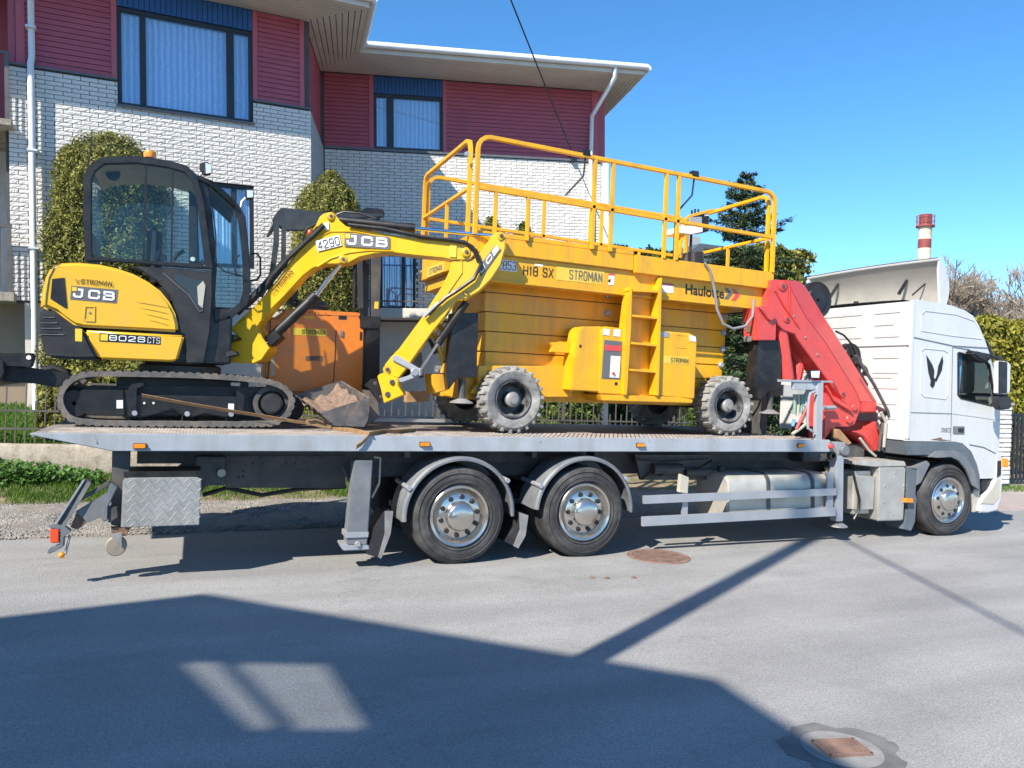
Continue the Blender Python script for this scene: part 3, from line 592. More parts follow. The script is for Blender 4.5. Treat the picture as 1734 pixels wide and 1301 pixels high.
# balconies at the left edge
bl = sub_empty('balcony', house)
for z0, z1, nm in ((5.93, 6.04, 'slab'), (3.12, 3.27, 'slab')): WL_.b(nm, M['conc'], bl, -8, -4.83, z0, z1, -1.6, .28, .01)
for zb_ in (6.04, 3.27):
    WL_.b('rail', M['fence'], bl, -8, -4.86, zb_ + 1.05, zb_ + 1.1, .16, .21); WL_.b('post', M['fence'], bl, -4.93, -4.87, zb_, zb_ + 1.05, .16, .21)
    for u in np.arange(-8, -4.95, .09): WL_.b('bar', M['fence'], bl, u, u + .016, zb_ + .03, zb_ + 1.05, .175, .191)
WL_.b('recess_wall', M['clad'], house, -8, -4.72, 6.04, 8.72, -1.7, -1.5); WL_.b('recess_wall', M['brick'], house, -8, -4.9, 3.27, 5.93, -1.7, -1.5)
WL_.b('recess_wall', M['stucco'], house, -8, -4.72, .5, 3.12, -.6, -.4); WL_.b('recess_side', M['clad'], house, -4.9, -4.8, 6.04, 8.72, -1.5, -.07); WL_.b('recess_side', M['mortar'], house, -4.95, -4.902, 3.27, 5.93, -1.5, -.05)
WL_.b('wall_lamp', M['gutter'], house, -6.2, -5.75, 7.25, 7.6, -1.5, -1.3, .02)
# roof: soffit boards, fascia, gutters
SZ = 8.71; OV = 1.0
iL = WL_.p(-.1, SZ); inn = WR_.p(0, SZ)
eL0 = WL_.p(-9, SZ, OV); eL1 = WL_.p(.85, SZ, OV)                       # left wing front eave
eC = Vector((1.44, 1.15, SZ))                                         # inner corner of the two eaves
eR1 = WR_.p(7.15, SZ, 1.15); eR2 = WR_.p(7.15, SZ, -8)
roof = sub_empty('roof', house)
def strip_boards(a0, a1, b0, b1, n, name='soffit_board'):
    """boards that run from edge a0-b0 to edge a1-b1 (a = wall side, b = eave side)"""
    for i in range(n):
        t0, t1 = (i + .07) / n, (i + .93) / n
        q = [a0.lerp(b0, t0), a1.lerp(b1, t0), a1.lerp(b1, t1), a0.lerp(b0, t1)]
        MB().prism(q, (0, 0, .02)).build(name, M['soffit'], roof)
strip_boards(WL_.p(-9, SZ, -.06), WL_.p(-.1, SZ, -.06), eL0, eL1, 10)
strip_boards(WL_.p(-.1, SZ, -.06), WR_.p(-.08, SZ), eL1, eC, 10)
strip_boards(WR_.p(-.08, SZ), WR_.p(6.4, SZ), eC, eR1, 10)
strip_boards(WR_.p(6.4, SZ), WR_.p(6.4, SZ, -8), eR1, eR2, 8)
up = Vector((0, 0, .03))
MB().prism([p + up for p in (eL0, eL1, eC, eR1, eR2, WR_.p(-2, SZ, -8), WL_.p(-9, SZ, -9))], (0, 0, .05)).build('roof_deck', M['wframe'], roof)
for a, b_ in ((eL0, eL1), (eL1, eC), (eC, eR1), (eR1, eR2)):
    d = (b_ - a).normalized(); o_ = Vector((d.y, -d.x, 0)); fb = MB(); fb.prism([a + o_ * .0, b_ + o_ * .0, b_ + o_ * .0 + Vector((0, 0, .17)), a + Vector((0, 0, .17))], o_ * .03); fb.build('fascia', M['soffit'], roof)
    g_ = MB(); g_.tube([a + o_ * .1 + Vector((0, 0, .15)) - d * .06, b_ + o_ * .1 + Vector((0, 0, .15)) + d * .06], .065, 12); g_.build('gutter', M['gutter'], roof)
    L_ = (b_ - a).length
    for k in range(1, int(L_ / .62)):
        c = a + d * (k * .62) + o_ * .1 + Vector((0, 0, .15)); MB().tube([c - d * .012, c + d * .012], .072, 12).build('gutter_bracket', M['gutter'], roof)
rz = Vector((0, 0, .16))
ri = [WL_.p(-9, 10.6, -3.2), WL_.p(-2.2, 10.6, -3.2), WR_.p(2.6, 10.3, -3.6), WR_.p(3.6, 10.3, -3.6)]
MB().add([eL0 + rz, eL1 + rz, eC + rz, eR1 + rz, eR2 + rz] + ri, [(0, 1, 6, 5), (1, 2, 7, 6), (2, 3, 8, 7), (3, 4, 8)]).build('roof_sheet', M['roofm'], roof)
d = (eR1 - eC).normalized(); c0 = eC + d * .25 + Vector((d.y, -d.x, 0)) * -.25 + Vector((0, 0, .25))
MB().prism([c0, c0 + d * 3.9, c0 + d * 3.9 + Vector((0, 0, .12)), c0 + Vector((0, 0, .12))], Vector((d.y, -d.x, 0)) * -.03).build('snow_guard', M['gutter'], roof)
# downpipes
dp = MB(); dp.tube([WL_.p(-4.55, 8.8, 1.0), WL_.p(-4.55, 8.55, .9), WL_.p(-4.56, 8.2, .12), WL_.p(-4.56, 7.15, .07), WL_.p(-4.575, 7.02, .13), WL_.p(-4.57, 1.2, .13)], .05, 12); dp.build('downpipe', M['gutter'], house, angle=60)
for v in (7.6, 5.6, 4.0): WL_.b('pipe_clip', M['gutter'], house, -4.64, -4.49, v, v + .03, 0, .19)
dp = MB(); dp.tube([WR_.p(6.45, 8.86, 1.22), WR_.p(6.45, 8.6, 1.2), WR_.p(6.24, 8.05, .12), WR_.p(6.22, 7.0, .1), WR_.p(6.22, 1.5, .1)], .05, 12); dp.build('downpipe', M['gutter'], house, angle=60)
dp = MB(); dp.tube([WR_.p(7.2, 8.8, -2.0), WR_.p(7.18, 8.5, -2.0), WR_.p(6.6, 8.2, -1.2), WR_.p(6.52, 7.0, -1.2)], .045, 10); dp.build('downpipe', M['gutter'], house, angle=60)
WR_.b('cable_bracket', M['wframe'], house, 5.74, 5.82, 6.95, 7.22, 0, .12)
# ================================================================== VEGETATION
M['thuja'] = leafmat('thuja_leaf', (.06, .075, .012), (.185, .185, .030), (.34, .32, .085), .2)
M['thujag'] = leafmat('thuja_green_leaf', (.035, .065, .010), (.09, .15, .022), (.17, .23, .045), .2)
M['hedgel'] = leafmat('hedge_leaf', (.14, .135, .016), (.28, .26, .03), (.44, .40, .07), .25)
M['needle'] = leafmat('spruce_needle', (.025, .05, .026), (.06, .105, .045), (.13, .165, .075), .1)
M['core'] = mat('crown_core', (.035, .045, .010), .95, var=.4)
M['bark'] = mat('bark', (.10, .075, .055), .9, var=.3, bump=.5)
M['twig'] = mat('bare_twig', (.38, .31, .235), .9, var=.3)
def lump(theta, h, seed): return 1 + .09 * math.sin(theta * 3 + seed) * math.sin(h * 5 + seed * 2) + .07 * math.sin(theta * 7 + h * 11 + seed) + .04 * math.sin(theta * 13 - h * 17)
def topiary(name, label, cat, x, y, z0, z1, rx, ry, prof, n, mt, group, size=.05, seed=1):
    """clipped conifer: prof(t) gives the relative radius at relative height t"""
    t_ = thing(name, label, cat, (x, y, z0), group); rs = np.random.RandomState(seed)
    MB().tube([(x, y, z0 - .1), (x, y, z0 + (z1 - z0) * .6)], [.07, .03], 8).build('trunk', M['bark'], t_)
    vs = []; fs = []; A, B = 28, 22
    for j in range(B + 1):
        h = j / B
        for i in range(A):
            th = 2 * PI * i / A; r = prof(h) * lump(th, h * 3, seed) * .86
            vs.append((x + rx * r * math.cos(th), y + ry * r * math.sin(th), z0 + .06 + (z1 - z0 - .1) * h))
    for j in range(B):
        for i in range(A): fs.append((j * A + i, j * A + (i + 1) % A, (j + 1) * A + (i + 1) % A, (j + 1) * A + i))
    fs.append(tuple(B * A + i for i in range(A)))
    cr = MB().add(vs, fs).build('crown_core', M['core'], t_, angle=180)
    h = rs.uniform(0, 1, n * 2); pr = np.array([prof(q) for q in h]); k = rs.uniform(0, 1, n * 2) < np.maximum(pr, .35) ; h = h[k][:n]; pr = pr[k][:n]; m_ = len(h)
    th = rs.uniform(0, 2 * PI, m_); lp = np.array([lump(a, b * 3, seed) for a, b in zip(th, h)])
    clump = .06 * np.sin(th * 21 + h * 30) * np.sin(h * 47 + th * 9)
    r = pr * lp * (rs.uniform(.86, 1.03, m_) + clump + np.where(rs.uniform(0, 1, m_) < .05, rs.uniform(.02, .10, m_), 0))
    P = np.stack([x + rx * r * np.cos(th), y + ry * r * np.sin(th), z0 + (z1 - z0) * h + rs.normal(0, .02, m_)], 1)
    top = (h > .93); P[top, :2] = np.array([x, y]) + (P[top, :2] - np.array([x, y])) * np.sqrt(rs.uniform(0, 1, (top.sum(), 1)))
    N = np.stack([np.cos(th), np.sin(th), .35 + np.where(top, 1.5, 0)], 1)
    o = leaves('crown', P, N, size, mt, t_, asp=.42, spread=.8); return t_
col_prof = lambda t: (.80 + .2 * min(1, t * 5)) * (1 if t < .8 else math.sqrt(max(0.0, 1 - ((t - .8) / .2) ** 2.2)) * .85 + .15) if t < .995 else .12
egg_prof = lambda t: (.85 + .15 * min(1, t * 4)) * (1 if t < .62 else math.sqrt(max(.0, 1 - ((t - .62) / .38) ** 2))) + .02
topiary('thuja_tree', 'tall flat-topped clipped thuja behind the excavator cab', 'tree', -1.42, 6.75, 1.0, 5.80, .83, .55, col_prof, 75000, M['thuja'], 'clipped thujas in the front garden', .028, 1)
topiary('thuja_tree', 'round-topped clipped thuja above the forklift roof', 'tree', 2.28, 7.3, 1.1, 5.82, .70, .6, egg_prof, 52000, M['thuja'], 'clipped thujas in the front garden', .028, 2)
topiary('thuja_tree', 'low round thuja behind the lift cage, left of two', 'tree', 5.32, 6.6, 1.0, 5.18, .42, .45, egg_prof, 16000, M['thuja'], 'clipped thujas in the front garden', .034, 3)
topiary('thuja_tree', 'low round thuja behind the lift cage, right of two', 'tree', 6.05, 6.7, 1.0, 5.17, .40, .45, egg_prof, 16000, M['thujag'], 'clipped thujas in the front garden', .034, 4)
topiary('thuja_shrub', 'small thuja shrub behind the excavator tracks', 'shrub', -1.75, 6.1, .8, 1.9, .45, .4, egg_prof, 6000, M['thuja'], 'low shrubs along the bar fence', .045, 5)
topiary('thuja_shrub', 'dense low thuja shrub seen under the excavator body', 'shrub', -.65, 6.1, .8, 2.12, .75, .42, egg_prof, 9000, M['thuja'], 'low shrubs along the bar fence', .045, 6)
topiary('garden_shrub', 'green shrub seen between the lift wheels', 'shrub', 7.0, 6.3, .7, 2.0, .7, .5, egg_prof, 6000, M['thujag'], 'low shrubs along the bar fence', .045, 7)
# hedges
def hedge(name, label, x0, x1, y0, y1, z0, z1, n, mt, size=.06):
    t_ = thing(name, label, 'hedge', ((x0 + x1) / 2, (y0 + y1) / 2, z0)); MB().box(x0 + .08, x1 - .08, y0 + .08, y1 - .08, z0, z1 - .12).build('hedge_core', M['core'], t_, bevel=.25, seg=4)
    a = np.random.rand(n); f = np.random.choice(3, n, p=[.55, .25, .2]); P = np.empty((n, 3)); N = np.zeros((n, 3))
    u, v = np.random.rand(n), np.random.rand(n)
    P[:, 0] = x0 + (x1 - x0) * u; P[:, 1] = y0; P[:, 2] = z0 + (z1 - z0) * v; N[:, 1] = -1
    q = f == 1; P[q, 1] = y0 + (y1 - y0) * v[q]; P[q, 2] = z1; N[q] = (0, 0, 1)
    q = f == 2; P[q, 0] = x0; P[q, 1] = y0 + (y1 - y0) * u[q]; N[q] = (-1, 0, 0)
    sag = .35 * np.maximum(0, np.abs((P[:, 0] - (x0 + x1) / 2) / (x1 - x0) * 2) - .6) ** 1.5
    P[:, 2] -= sag * (P[:, 2] - z0) * .35
    P += np.random.normal(0, .05, P.shape) + .07 * np.stack([np.sin(P[:, 2] * 5), np.sin(P[:, 0] * 4 + P[:, 2] * 3), np.sin(P[:, 0] * 3.3)], 1)
    leaves('foliage', P, N, size, mt, t_, asp=.5, spread=.7); return t_
hedge('clipped_hedge', 'tall yellow-green clipped hedge behind the truck cab mirror', 17.4, 26, 6.4, 7.6, .1, 4.05, 26000, M['hedgel'], .085)
hedge('clipped_hedge', 'rounded dark green hedge above the red crane', 16.9, 19.6, 13.0, 14.5, .1, 6.75, 12000, M['thuja'], .10)
hedge('clipped_hedge', 'far green hedge seen through the middle of the lift cage', 13.3, 17.5, 16.5, 18, .1, 6.9, 10000, M['thujag'], .11)
# conifers
def conifer(label, x, y, z0, z1, rmax, n_wh, group, seed, dens=26, size=.09, bot=.12):
    rs = np.random.RandomState(seed); t_ = thing('spruce_tree', label, 'tree', (x, y, z0), group)
    H = z1 - z0; MB().tube([(x, y, z0 - .2), (x, y, z0 + H * .5), (x, y, z1)], [.02 * H, .011 * H, .006], 8).build('trunk', M['bark'], t_)
    P = []; N = []; br = MB()
    for w_ in range(n_wh):
        t = (w_ + rs.uniform(0, .6)) / n_wh; z = z0 + H * (bot + (1 - bot) * t); L_ = rmax * (1 - t) ** .85 * rs.uniform(.75, 1.1) + .10
        nb = int(rs.randint(5, 8)) if t < .9 else 4; a0 = rs.uniform(0, 6.28)
        for b_ in range(nb):
            a = a0 + 2 * PI * b_ / nb + rs.uniform(-.25, .25); l_ = L_ * rs.uniform(.65, 1.15); d = np.array([math.cos(a), math.sin(a), 0])
            p0 = np.array([x, y, z]); e = p0 + d * l_ + np.array([0, 0, l_ * (-.16 if t < .7 else .25)]); tip = e + d * l_ * .08 + np.array([0, 0, .07 * l_ + .02])
            br.tube([p0, e, tip], [.012 * (1 - t) + .008, .007, .003], 4)
            m_ = int(dens * (3 + l_ * 8)); s = rs.beta(1.5, 1.0, m_); wd = (1 - s) * .42 * l_ + .05
            q = p0 + (e - p0) * s[:, None] + np.array([-math.sin(a), math.cos(a), 0]) * (rs.uniform(-1, 1, m_) * wd)[:, None] + np.array([0, 0, 1]) * (rs.normal(0, .03, m_) - .10 * wd)[:, None]
            P.append(q); N.append(np.tile([.25 * math.cos(a), .25 * math.sin(a), 1.0], (m_, 1)))
    br.build('branches', M['bark'], t_)
    leaves('crown', np.concatenate(P), np.concatenate(N), size, M['needle'], t_, asp=.22, spread=.45); return t_
conifer('tall dark spruce rising behind the right end of the lift', 14.2, 10.0, .2, 8.15, 3.3, 38, 'conifers beyond the house', 11, 15, .08)
conifer('small dark spruce beside the house corner behind the lift cage', 9.9, 12.5, .2, 7.35, 1.5, 28, 'conifers beyond the house', 12, 16, .075)
conifer('low spruce under the lift platform beside the red crane', 10.6, 6.4, .1, 3.3, 1.35, 20, 'conifers beyond the house', 13, 22, .065, .04)
topiary('thuja_shrub', 'light green thuja shrub between the lift and the crane', 'shrub', 10.15, 5.9, .1, 2.95, .38, .4, egg_prof, 6000, M['thujag'], 'low shrubs along the bar fence', .05, 9)
# bare trees at the right
def bare_tree(label, x, y, H, spread, seed):
    rs = random.Random(seed); t_ = thing('bare_tree', label, 'tree', (x, y, 0), 'leafless trees at the far right'); tr = MB(); tw = MB(); cnt = [0]
    def grow(p, d, L_, r, lev):
        if cnt[0] > 9000: return
        cnt[0] += 1; q = p + d * L_; (tr if lev < 3 else tw).tube([p, p.lerp(q, .5) + Vector((rs.uniform(-1, 1), rs.uniform(-1, 1), rs.uniform(-.5, .5))) * L_ * .06, q], [r, r * .85, r * .65], 5 if lev < 3 else 3)
        if lev >= 7: return
        for k in range(rs.choice((3, 3, 4, 4)) if lev < 4 else 3):
            nd = (d + Vector((rs.uniform(-1, 1), rs.uniform(-1, 1), rs.uniform(-.25, .75))) * spread).normalized(); grow(p.lerp(q, rs.uniform(.55, 1)), nd, L_ * rs.uniform(.6, .85), max(.016, r * .6), lev + 1)
    grow(Vector((x, y, 0)), Vector((0, 0, 1)), H * .26, H * .018, 0)
    tr.build('trunk', M['bark'], t_); tw.build('crown', M['twig'], t_, label='bare brown twigs'); return t_
bare_tree('bare brown tree directly right of the cab roof', 41, 20.5, 13, .75, 1)
bare_tree('bare brown tree behind the top of the cab windscreen', 44.5, 18.5, 13, .8, 2)
bare_tree('bare brown tree above the clipped hedge at the right edge', 48, 20, 14.8, .75, 3)
bare_tree('bare brown tree at the far right behind the others', 54, 20, 16.5, .75, 4)
bare_tree('low bare tree filling the gap behind the mirror', 38, 15.5, 10.3, .85, 5)
bare_tree('bare tree half hidden behind the raised roof deflector', 37, 22, 11, .8, 6)
# gate pillar and dark fence at the right
gp = thing('gate_pillar', 'white split-brick gate pillar beside the front of the cab', 'pillar', (16.66, 4.2, 0))
MB().box(16.45, 16.95, 4.02, 4.5, 0, 1.84).build('pillar_core', M['mortar'], gp)
for r in range(17):
    z = .08 + r * .103
    for k in range(2):
        x0 = 16.44 + k * .26 - (.06 if r % 2 and k else 0); x1 = 16.44 + (k + 1) * .26 - (.06 if r % 2 and not k else 0)
        m = MB(); m.box(x0 + .006, x1 - .006, 3.98 - random.uniform(0, .02), 4.03, z, z + .092); m.build('brick', M['brick'], gp, bevel=.012, seg=2)
    m = MB(); m.box(16.40 - random.uniform(0, .015), 16.452, 4.03, 4.48, z, z + .092); m.build('brick', M['brick'], gp, bevel=.012, seg=2)
MB().box(16.38, 17.0, 3.95, 4.55, 1.835, 1.9).build('cap', M['conc'], gp, bevel=.01)
df = thing('panel_fence', 'dark metal fence beyond the gate pillar at the right edge', 'fence', (18.5, 4.3, 0))
for x in np.arange(17.05, 22, .135): MB().box(x, x + .06, 4.26, 4.30, .12, 1.62).build('slat', M['wframe'], df)
for z in (.25, 1.45, 1.6): MB().box(17.0, 22.1, 4.305, 4.345, z, z + .06).build('rail', M['wframe'], df)
n = 3000; P = np.stack([np.random.uniform(14, 24, n), np.random.uniform(3.3, 3.9, n), np.full(n, .02)], 1); tag(stuff(blades('grass_tuft', P, .12, M['grass'])), 'thin strip of grass in front of the dark fence', 'grass')
# far chimney and roofs
ch = thing('factory_chimney', 'far red and white banded factory chimney above the truck cab', 'chimney', (81.35, 60, 0))
M['chr'] = mat('chimney_red', (.27, .055, .05), .7, var=.2, scale=.8); M['chw'] = mat('chimney_white', (.70, .60, .45), .8, var=.15, scale=.6, dirt=(.45, .20, .07), dirt_amt=.9, dscale=.7)
for z0, z1, mm_, nm in ((0, 19.9, 'chw', 'shaft'), (19.9, 21.0, 'chr', 'band'), (21.0, 22.75, 'chw', 'band'), (22.75, 24.0, 'chr', 'band')): MB().lathe([(.80 - z0 * .003, z0), (.80 - z1 * .003, z1)], (81.35, 60, 0), 'z', 20, cap1=True).build(nm, M[mm_], ch)
MB().lathe([(.74, 22.5), (1.05, 22.5), (1.05, 22.68), (.74, 22.68)], (81.35, 60, 0), 'z', 20).build('platform', M['chr'], ch)
for k in range(14): a = 2 * PI * k / 14; MB().cyl((81.35 + math.cos(a), 60 + math.sin(a), 22.6), (81.35 + math.cos(a), 60 + math.sin(a), 23.85), .035, 5).build('railing_post', M['chr'], ch)
for z in (23.2, 23.85): MB().tube([(81.35 + math.cos(2 * PI * k / 20), 60 + math.sin(2 * PI * k / 20), z) for k in range(20)], .03, 5, closed=True).build('railing_hoop', M['chr'], ch)
fh = thing('far_house', 'small grey-roofed house glimpsed through the lift cage', 'house', (27, 26, 0)); c = at(1215, 430, 26)
MB().box(c.x - 2.2, c.x + 2.2, 26, 30, 0, c.z - .6).build('wall', M['render'], fh); MB().prism([(c.x - 2.6, 25.6, c.z - .6), (c.x + 2.6, 25.6, c.z - .6), (c.x + 1.2, 25.6, c.z + .35), (c.x - 1.4, 25.6, c.z + .35)], (0, 5, 0)).build('roof', M['flash'], fh); MB().box(c.x - .9, c.x - .4, 27, 27.5, c.z + .2, c.z + 1.0).build('chimney', M['render'], fh)
# ================================================================== things behind the camera whose shadows fall across the road
def back(p, z): return Vector((p[0], p[1], 0)) - SH * (z / math.tan(SUN_EL)) + Vector((0, 0, z))
BH = 9.0
A_, B_, C_, D_ = (back(p, BH) for p in ((-1.317, -.774), (.161, -.484), (3.342, -3.436), (3.286, -4.673)))
A2 = B_ + (A_ - B_) * 6; D2 = C_ + (D_ - C_) * 7
bld = thing('neighbour_building', 'pale building across the street that shades the foreground road', 'building', (B_.x, B_.y, 0)); flat = lambda p, z: Vector((p.x, p.y, z))
MB().prism([flat(p, 0) for p in (A2, B_, C_, D2, A2 + (D2 - C_))], (0, 0, 7.1)).build('wall', M['plinth'], bld)
def shadow_parapet(a, b_, z0=7.0, z1=BH, hole=None):
    d = (b_ - a); d.z = 0; nn = Vector((d.y, -d.x, 0)).normalized() * .04
    if nn.dot(SH) > 0: nn = -nn
    m = MB(); q = [flat(a, z0), flat(b_, z0), flat(b_, z1), flat(a, z1)]
    if hole: m.ring(q, hole, nn)
    else: m.prism(q, nn)
    m.build('shadow_parapet', M['plinth'], bld)
shadow_parapet(A2, B_); shadow_parapet(C_, D2)
def hit(p):
    d = (C_ - B_); d.z = 0; nn = Vector((d.y, -d.x, 0)).normalized(); p = Vector((p[0], p[1], 0)); t = (p - flat(B_, 0)).dot(nn) / SH.dot(nn); return p - SH * t + Vector((0, 0, t * math.tan(SUN_EL)))
pts = [hit(p) for p in ((.36, -3.27), (.97, -3.47), (.90, -2.42), (-.02, -2.10))]  # unseen skewed opening, shaped so the sun throws the lit patch on the road
shadow_parapet(B_, C_, hole=[pts[0], pts[1], pts[2], pts[3]] if True else None)
MB().prism(pts, Vector((B_.y - C_.y, C_.x - B_.x, 0)).normalized() * .01).build('pane', glassmat('tinted_pane', (.70, .72, .74), 1.3), bld)  # glass added in the opening to dim that patch
m1, m2 = pts[0].lerp(pts[1], .3), pts[3].lerp(pts[2], .3); MB().tube([m1, m2], .03, 6, sq=True).build('glazing_bar', M['wframe'], bld)
M['pole'] = mat('pole_wood', (.16, .13, .10), .9, var=.3)
PB = Vector((-2.44, -6.05, 0)); pole = thing('utility_pole', 'wooden utility pole whose shadow crosses the road', 'pole', PB)
MB().tube([PB + Vector((0, 0, -.2)), PB + Vector((0, 0, 11.6))], [.13, .105], 14).build('shaft', M['pole'], pole)
MB().box(PB.x - .5, PB.x + .5, PB.y - .06, PB.y + .06, 11.1, 11.22).build('crossarm', M['pole'], pole)
def cable(name, a, b_, r, sag, label):
    pts = [a.lerp(b_, t / 24) - Vector((0, 0, sag * 4 * (t / 24) * (1 - t / 24))) for t in range(25)]
    return tag(MB().tube(pts, r, 6).build(name, M['black']), label, 'cable')
hm = house.matrix_basis
cend = hm @ WR_.p(5.78, 7.1, .1); c0 = at(865, 0, 5.6)
dirc = (c0 - cend); ctop = cend + dirc * ((PB.y - cend.y) / dirc.y)
cable('house_cable', cend, Vector((PB.x + .45, PB.y, 11.25)) if False else Vector((ctop.x, ctop.y, ctop.z)), .015, .0, 'black service cable running from the house wall up over the street')
cable('street_cable', Vector((-2.3, -6.0, 11.35)), Vector((-2.3, -6.0, 11.35)) + Vector((-1.5, -3.4, 0)) * 6, .03, .1, 'overhead street cable behind the camera')
# ================================================================== TRUCK
DZ = 1.345
def deck_mat():
    m = bpy.data.materials.new('expanded_metal'); m.use_nodes = True; n = m.node_tree.nodes; l = m.node_tree.links; b = n['Principled BSDF']
    tc = n.new('ShaderNodeTexCoord'); mp = n.new('ShaderNodeMapping'); mp.inputs['Scale'].default_value = (16, 34, 1); l.new(tc.outputs['Object'], mp.inputs[0])
    br = n.new('ShaderNodeTexBrick'); br.inputs['Scale'].default_value = 1; br.inputs['Mortar Size'].default_value = .16; br.inputs['Mortar Smooth'].default_value = .6; br.inputs['Brick Width'].default_value = 1.; br.inputs['Row Height'].default_value = 1.
    br.inputs['Color1'].default_value = (.10, .085, .078, 1); br.inputs['Color2'].default_value = (.15, .115, .10, 1); br.inputs['Mortar'].default_value = (.58, .55, .50, 1)
    l.new(mp.outputs[0], br.inputs['Vector']); nz = n.new('ShaderNodeTexNoise'); nz.inputs['Scale'].default_value = 3; nz.inputs['Detail'].default_value = 8; l.new(tc.outputs['Object'], nz.inputs['Vector'])
    mx = n.new('ShaderNodeMix'); mx.data_type = 'RGBA'; mx.inputs[7].default_value = (.20, .145, .11, 1); mr = n.new('ShaderNodeMapRange'); mr.inputs[1].default_value = .4; mr.inputs[2].default_value = .75; mr.inputs[4].default_value = .7; l.new(nz.outputs['Fac'], mr.inputs[0]); l.new(mr.outputs[0], mx.inputs[0]); l.new(br.outputs['Color'], mx.inputs[6]); l.new(mx.outputs[2], b.inputs['Base Color'])
    bp = n.new('ShaderNodeBump'); bp.inputs['Strength'].default_value = .8; bp.inputs['Distance'].default_value = .01; l.new(br.outputs['Fac'], bp.inputs['Height']); l.new(bp.outputs[0], b.inputs['Normal']); b.inputs['Roughness'].default_value = .7; b.inputs['Metallic'].default_value = .2; return m
M['deck'] = deck_mat()
truck = thing('crane_truck', 'white three-axle flatbed truck with red folded crane carrying the machines', 'truck', (5, 1.27, 0))
X0, X1, XT = -.655, 7.69, -1.295
# deck
def side(Yn, t):
    return MB().prism([(XT, Yn, DZ - .012), (X0, Yn, 1.195), (X1, Yn, 1.195), (X1, Yn, DZ + .006), (XT, Yn, DZ + .006)], (0, t, 0))
side(0, .07).build('side_beam', M['beam'], truck, bevel=.006, label='pale grey steel side beam of the deck'); side(2.48, .07).build('side_beam', M['beam'], truck, bevel=.006)
MB().add([(XT, .07, DZ - .004), (X1, .07, DZ - .004), (X1, 2.48, DZ - .004), (XT, 2.48, DZ - .004), (XT, .07, DZ - .03), (X1, .07, DZ - .06), (X1, 2.48, DZ - .06), (XT, 2.48, DZ - .03)], [(0, 1, 2, 3), (7, 6, 5, 4), (0, 4, 5, 1), (1, 5, 6, 2), (2, 6, 7, 3), (3, 7, 4, 0)]).build('deck_plate', M['deck'], truck, label='rusty expanded-metal deck floor')
# raised expanded-metal strands near the edge
sb = MB()
for k in range(12):
    yy = .082 + k * .052; x = XT + .1 + (k % 2) * .03
    while x < X1 - .02:
        sb.add([(x, yy, DZ - .003), (x + .012, yy + .018, DZ + .007), (x + .048, yy + .018, DZ + .007), (x + .06, yy, DZ - .003), (x + .048, yy - .01, DZ + .003), (x + .012, yy - .01, DZ + .003)], [(0, 5, 4, 3), (0, 3, 2, 1)]); x += .06
stuff(sb.build('mesh_strands', M['strand'], truck))
for x in np.arange(-.45, 7.6, .75): MB().box(x, x + .09, .07, 2.48, 1.215, DZ - .062).build('cross_member', M['frame'], truck)
for px in ((237, 755.5), (719, 752.5), (1084, 754), (1355, 754.5)):
    c = at(px[0], px[1], 0); mk = MB().box(c.x - .055, c.x + .055, -.012, .0, c.z - .026, c.z + .026).build('side_marker', M['blackp'], truck, bevel=.004); MB().box(c.x - .05, c.x + .05, -.03, -.0115, c.z - .021, c.z + .021).build('lens', M['amber'], mk, bevel=.006)
for px in (152, 905, 1090, 1200): c = at(px, 742, 0.03); MB().tube([c + Vector((-.04, .0, 0)), c + Vector((-.02, -.02, .03)), c + Vector((.03, -.025, .03)), c + Vector((.06, -.03, -.04))], .008, 6).build('tie_hook', M['steel'], truck)
# chassis
for yy in (.82, 1.66): MB().box(-.1, 9.6, yy, yy + .08, .83, 1.12).build('chassis_rail', M['frame'], truck, bevel=.005)
MB().box(-.5, 7.6, .72, .80, 1.0, 1.195).build('subframe', M['frame'], truck); MB().box(-.5, 7.6, 1.76, 1.84, 1.0, 1.195).build('subframe', M['frame'], truck)
for x in np.arange(.2, 8.6, 1.1): MB().box(x, x + .07, .9, 1.66, .88, 1.08).build('cross_member', M['frame'], truck)
MB().pris(ZUN([(945, 525), (1450, 525), (1450, 660), (945, 660)]), .7, .04).build('side_panel', M['frame'], truck, bevel=.004, label='dark grey panel with bolt holes behind the rear overhang')
for i, (x, y) in enumerate(((1020, 590), (1020, 612), (1060, 555), (1100, 557), (1200, 555), (1240, 556), (1000, 615))): disc(ZUN([(x, y)])[0], .012, .7, .004, M['black'], 'bolt_hole', truck, 8)
MB().tube([at(*p, .75) for p in ZUN([(850, 690), (950, 660), (1100, 690), (1250, 665), (1450, 655)])], .022, 8).build('hose', M['black'], truck)
for (a, b_) in (((815, 535), (740, 590)), ((860, 540), (960, 600))): MB().tube([at(*ZUN([a])[0], .9), at(*ZUN([b_])[0], .9)], .03, 6, sq=True).build('brace', M['frame'], truck)
MB().pris(ZUN([(470, 505), (545, 505), (535, 830), (465, 815)]), .12, .1).build('rear_upright', M['frame'], truck, bevel=.005)
MB().pris(ZUN([(820, 530), (945, 530), (945, 650), (870, 650), (820, 700)]), .5, .5).build('bracket', M['frame'], truck, bevel=.01)
disc(ZUN([(928, 595)])[0], .045, .5, .05, M['tank'], 'pulley', truck)
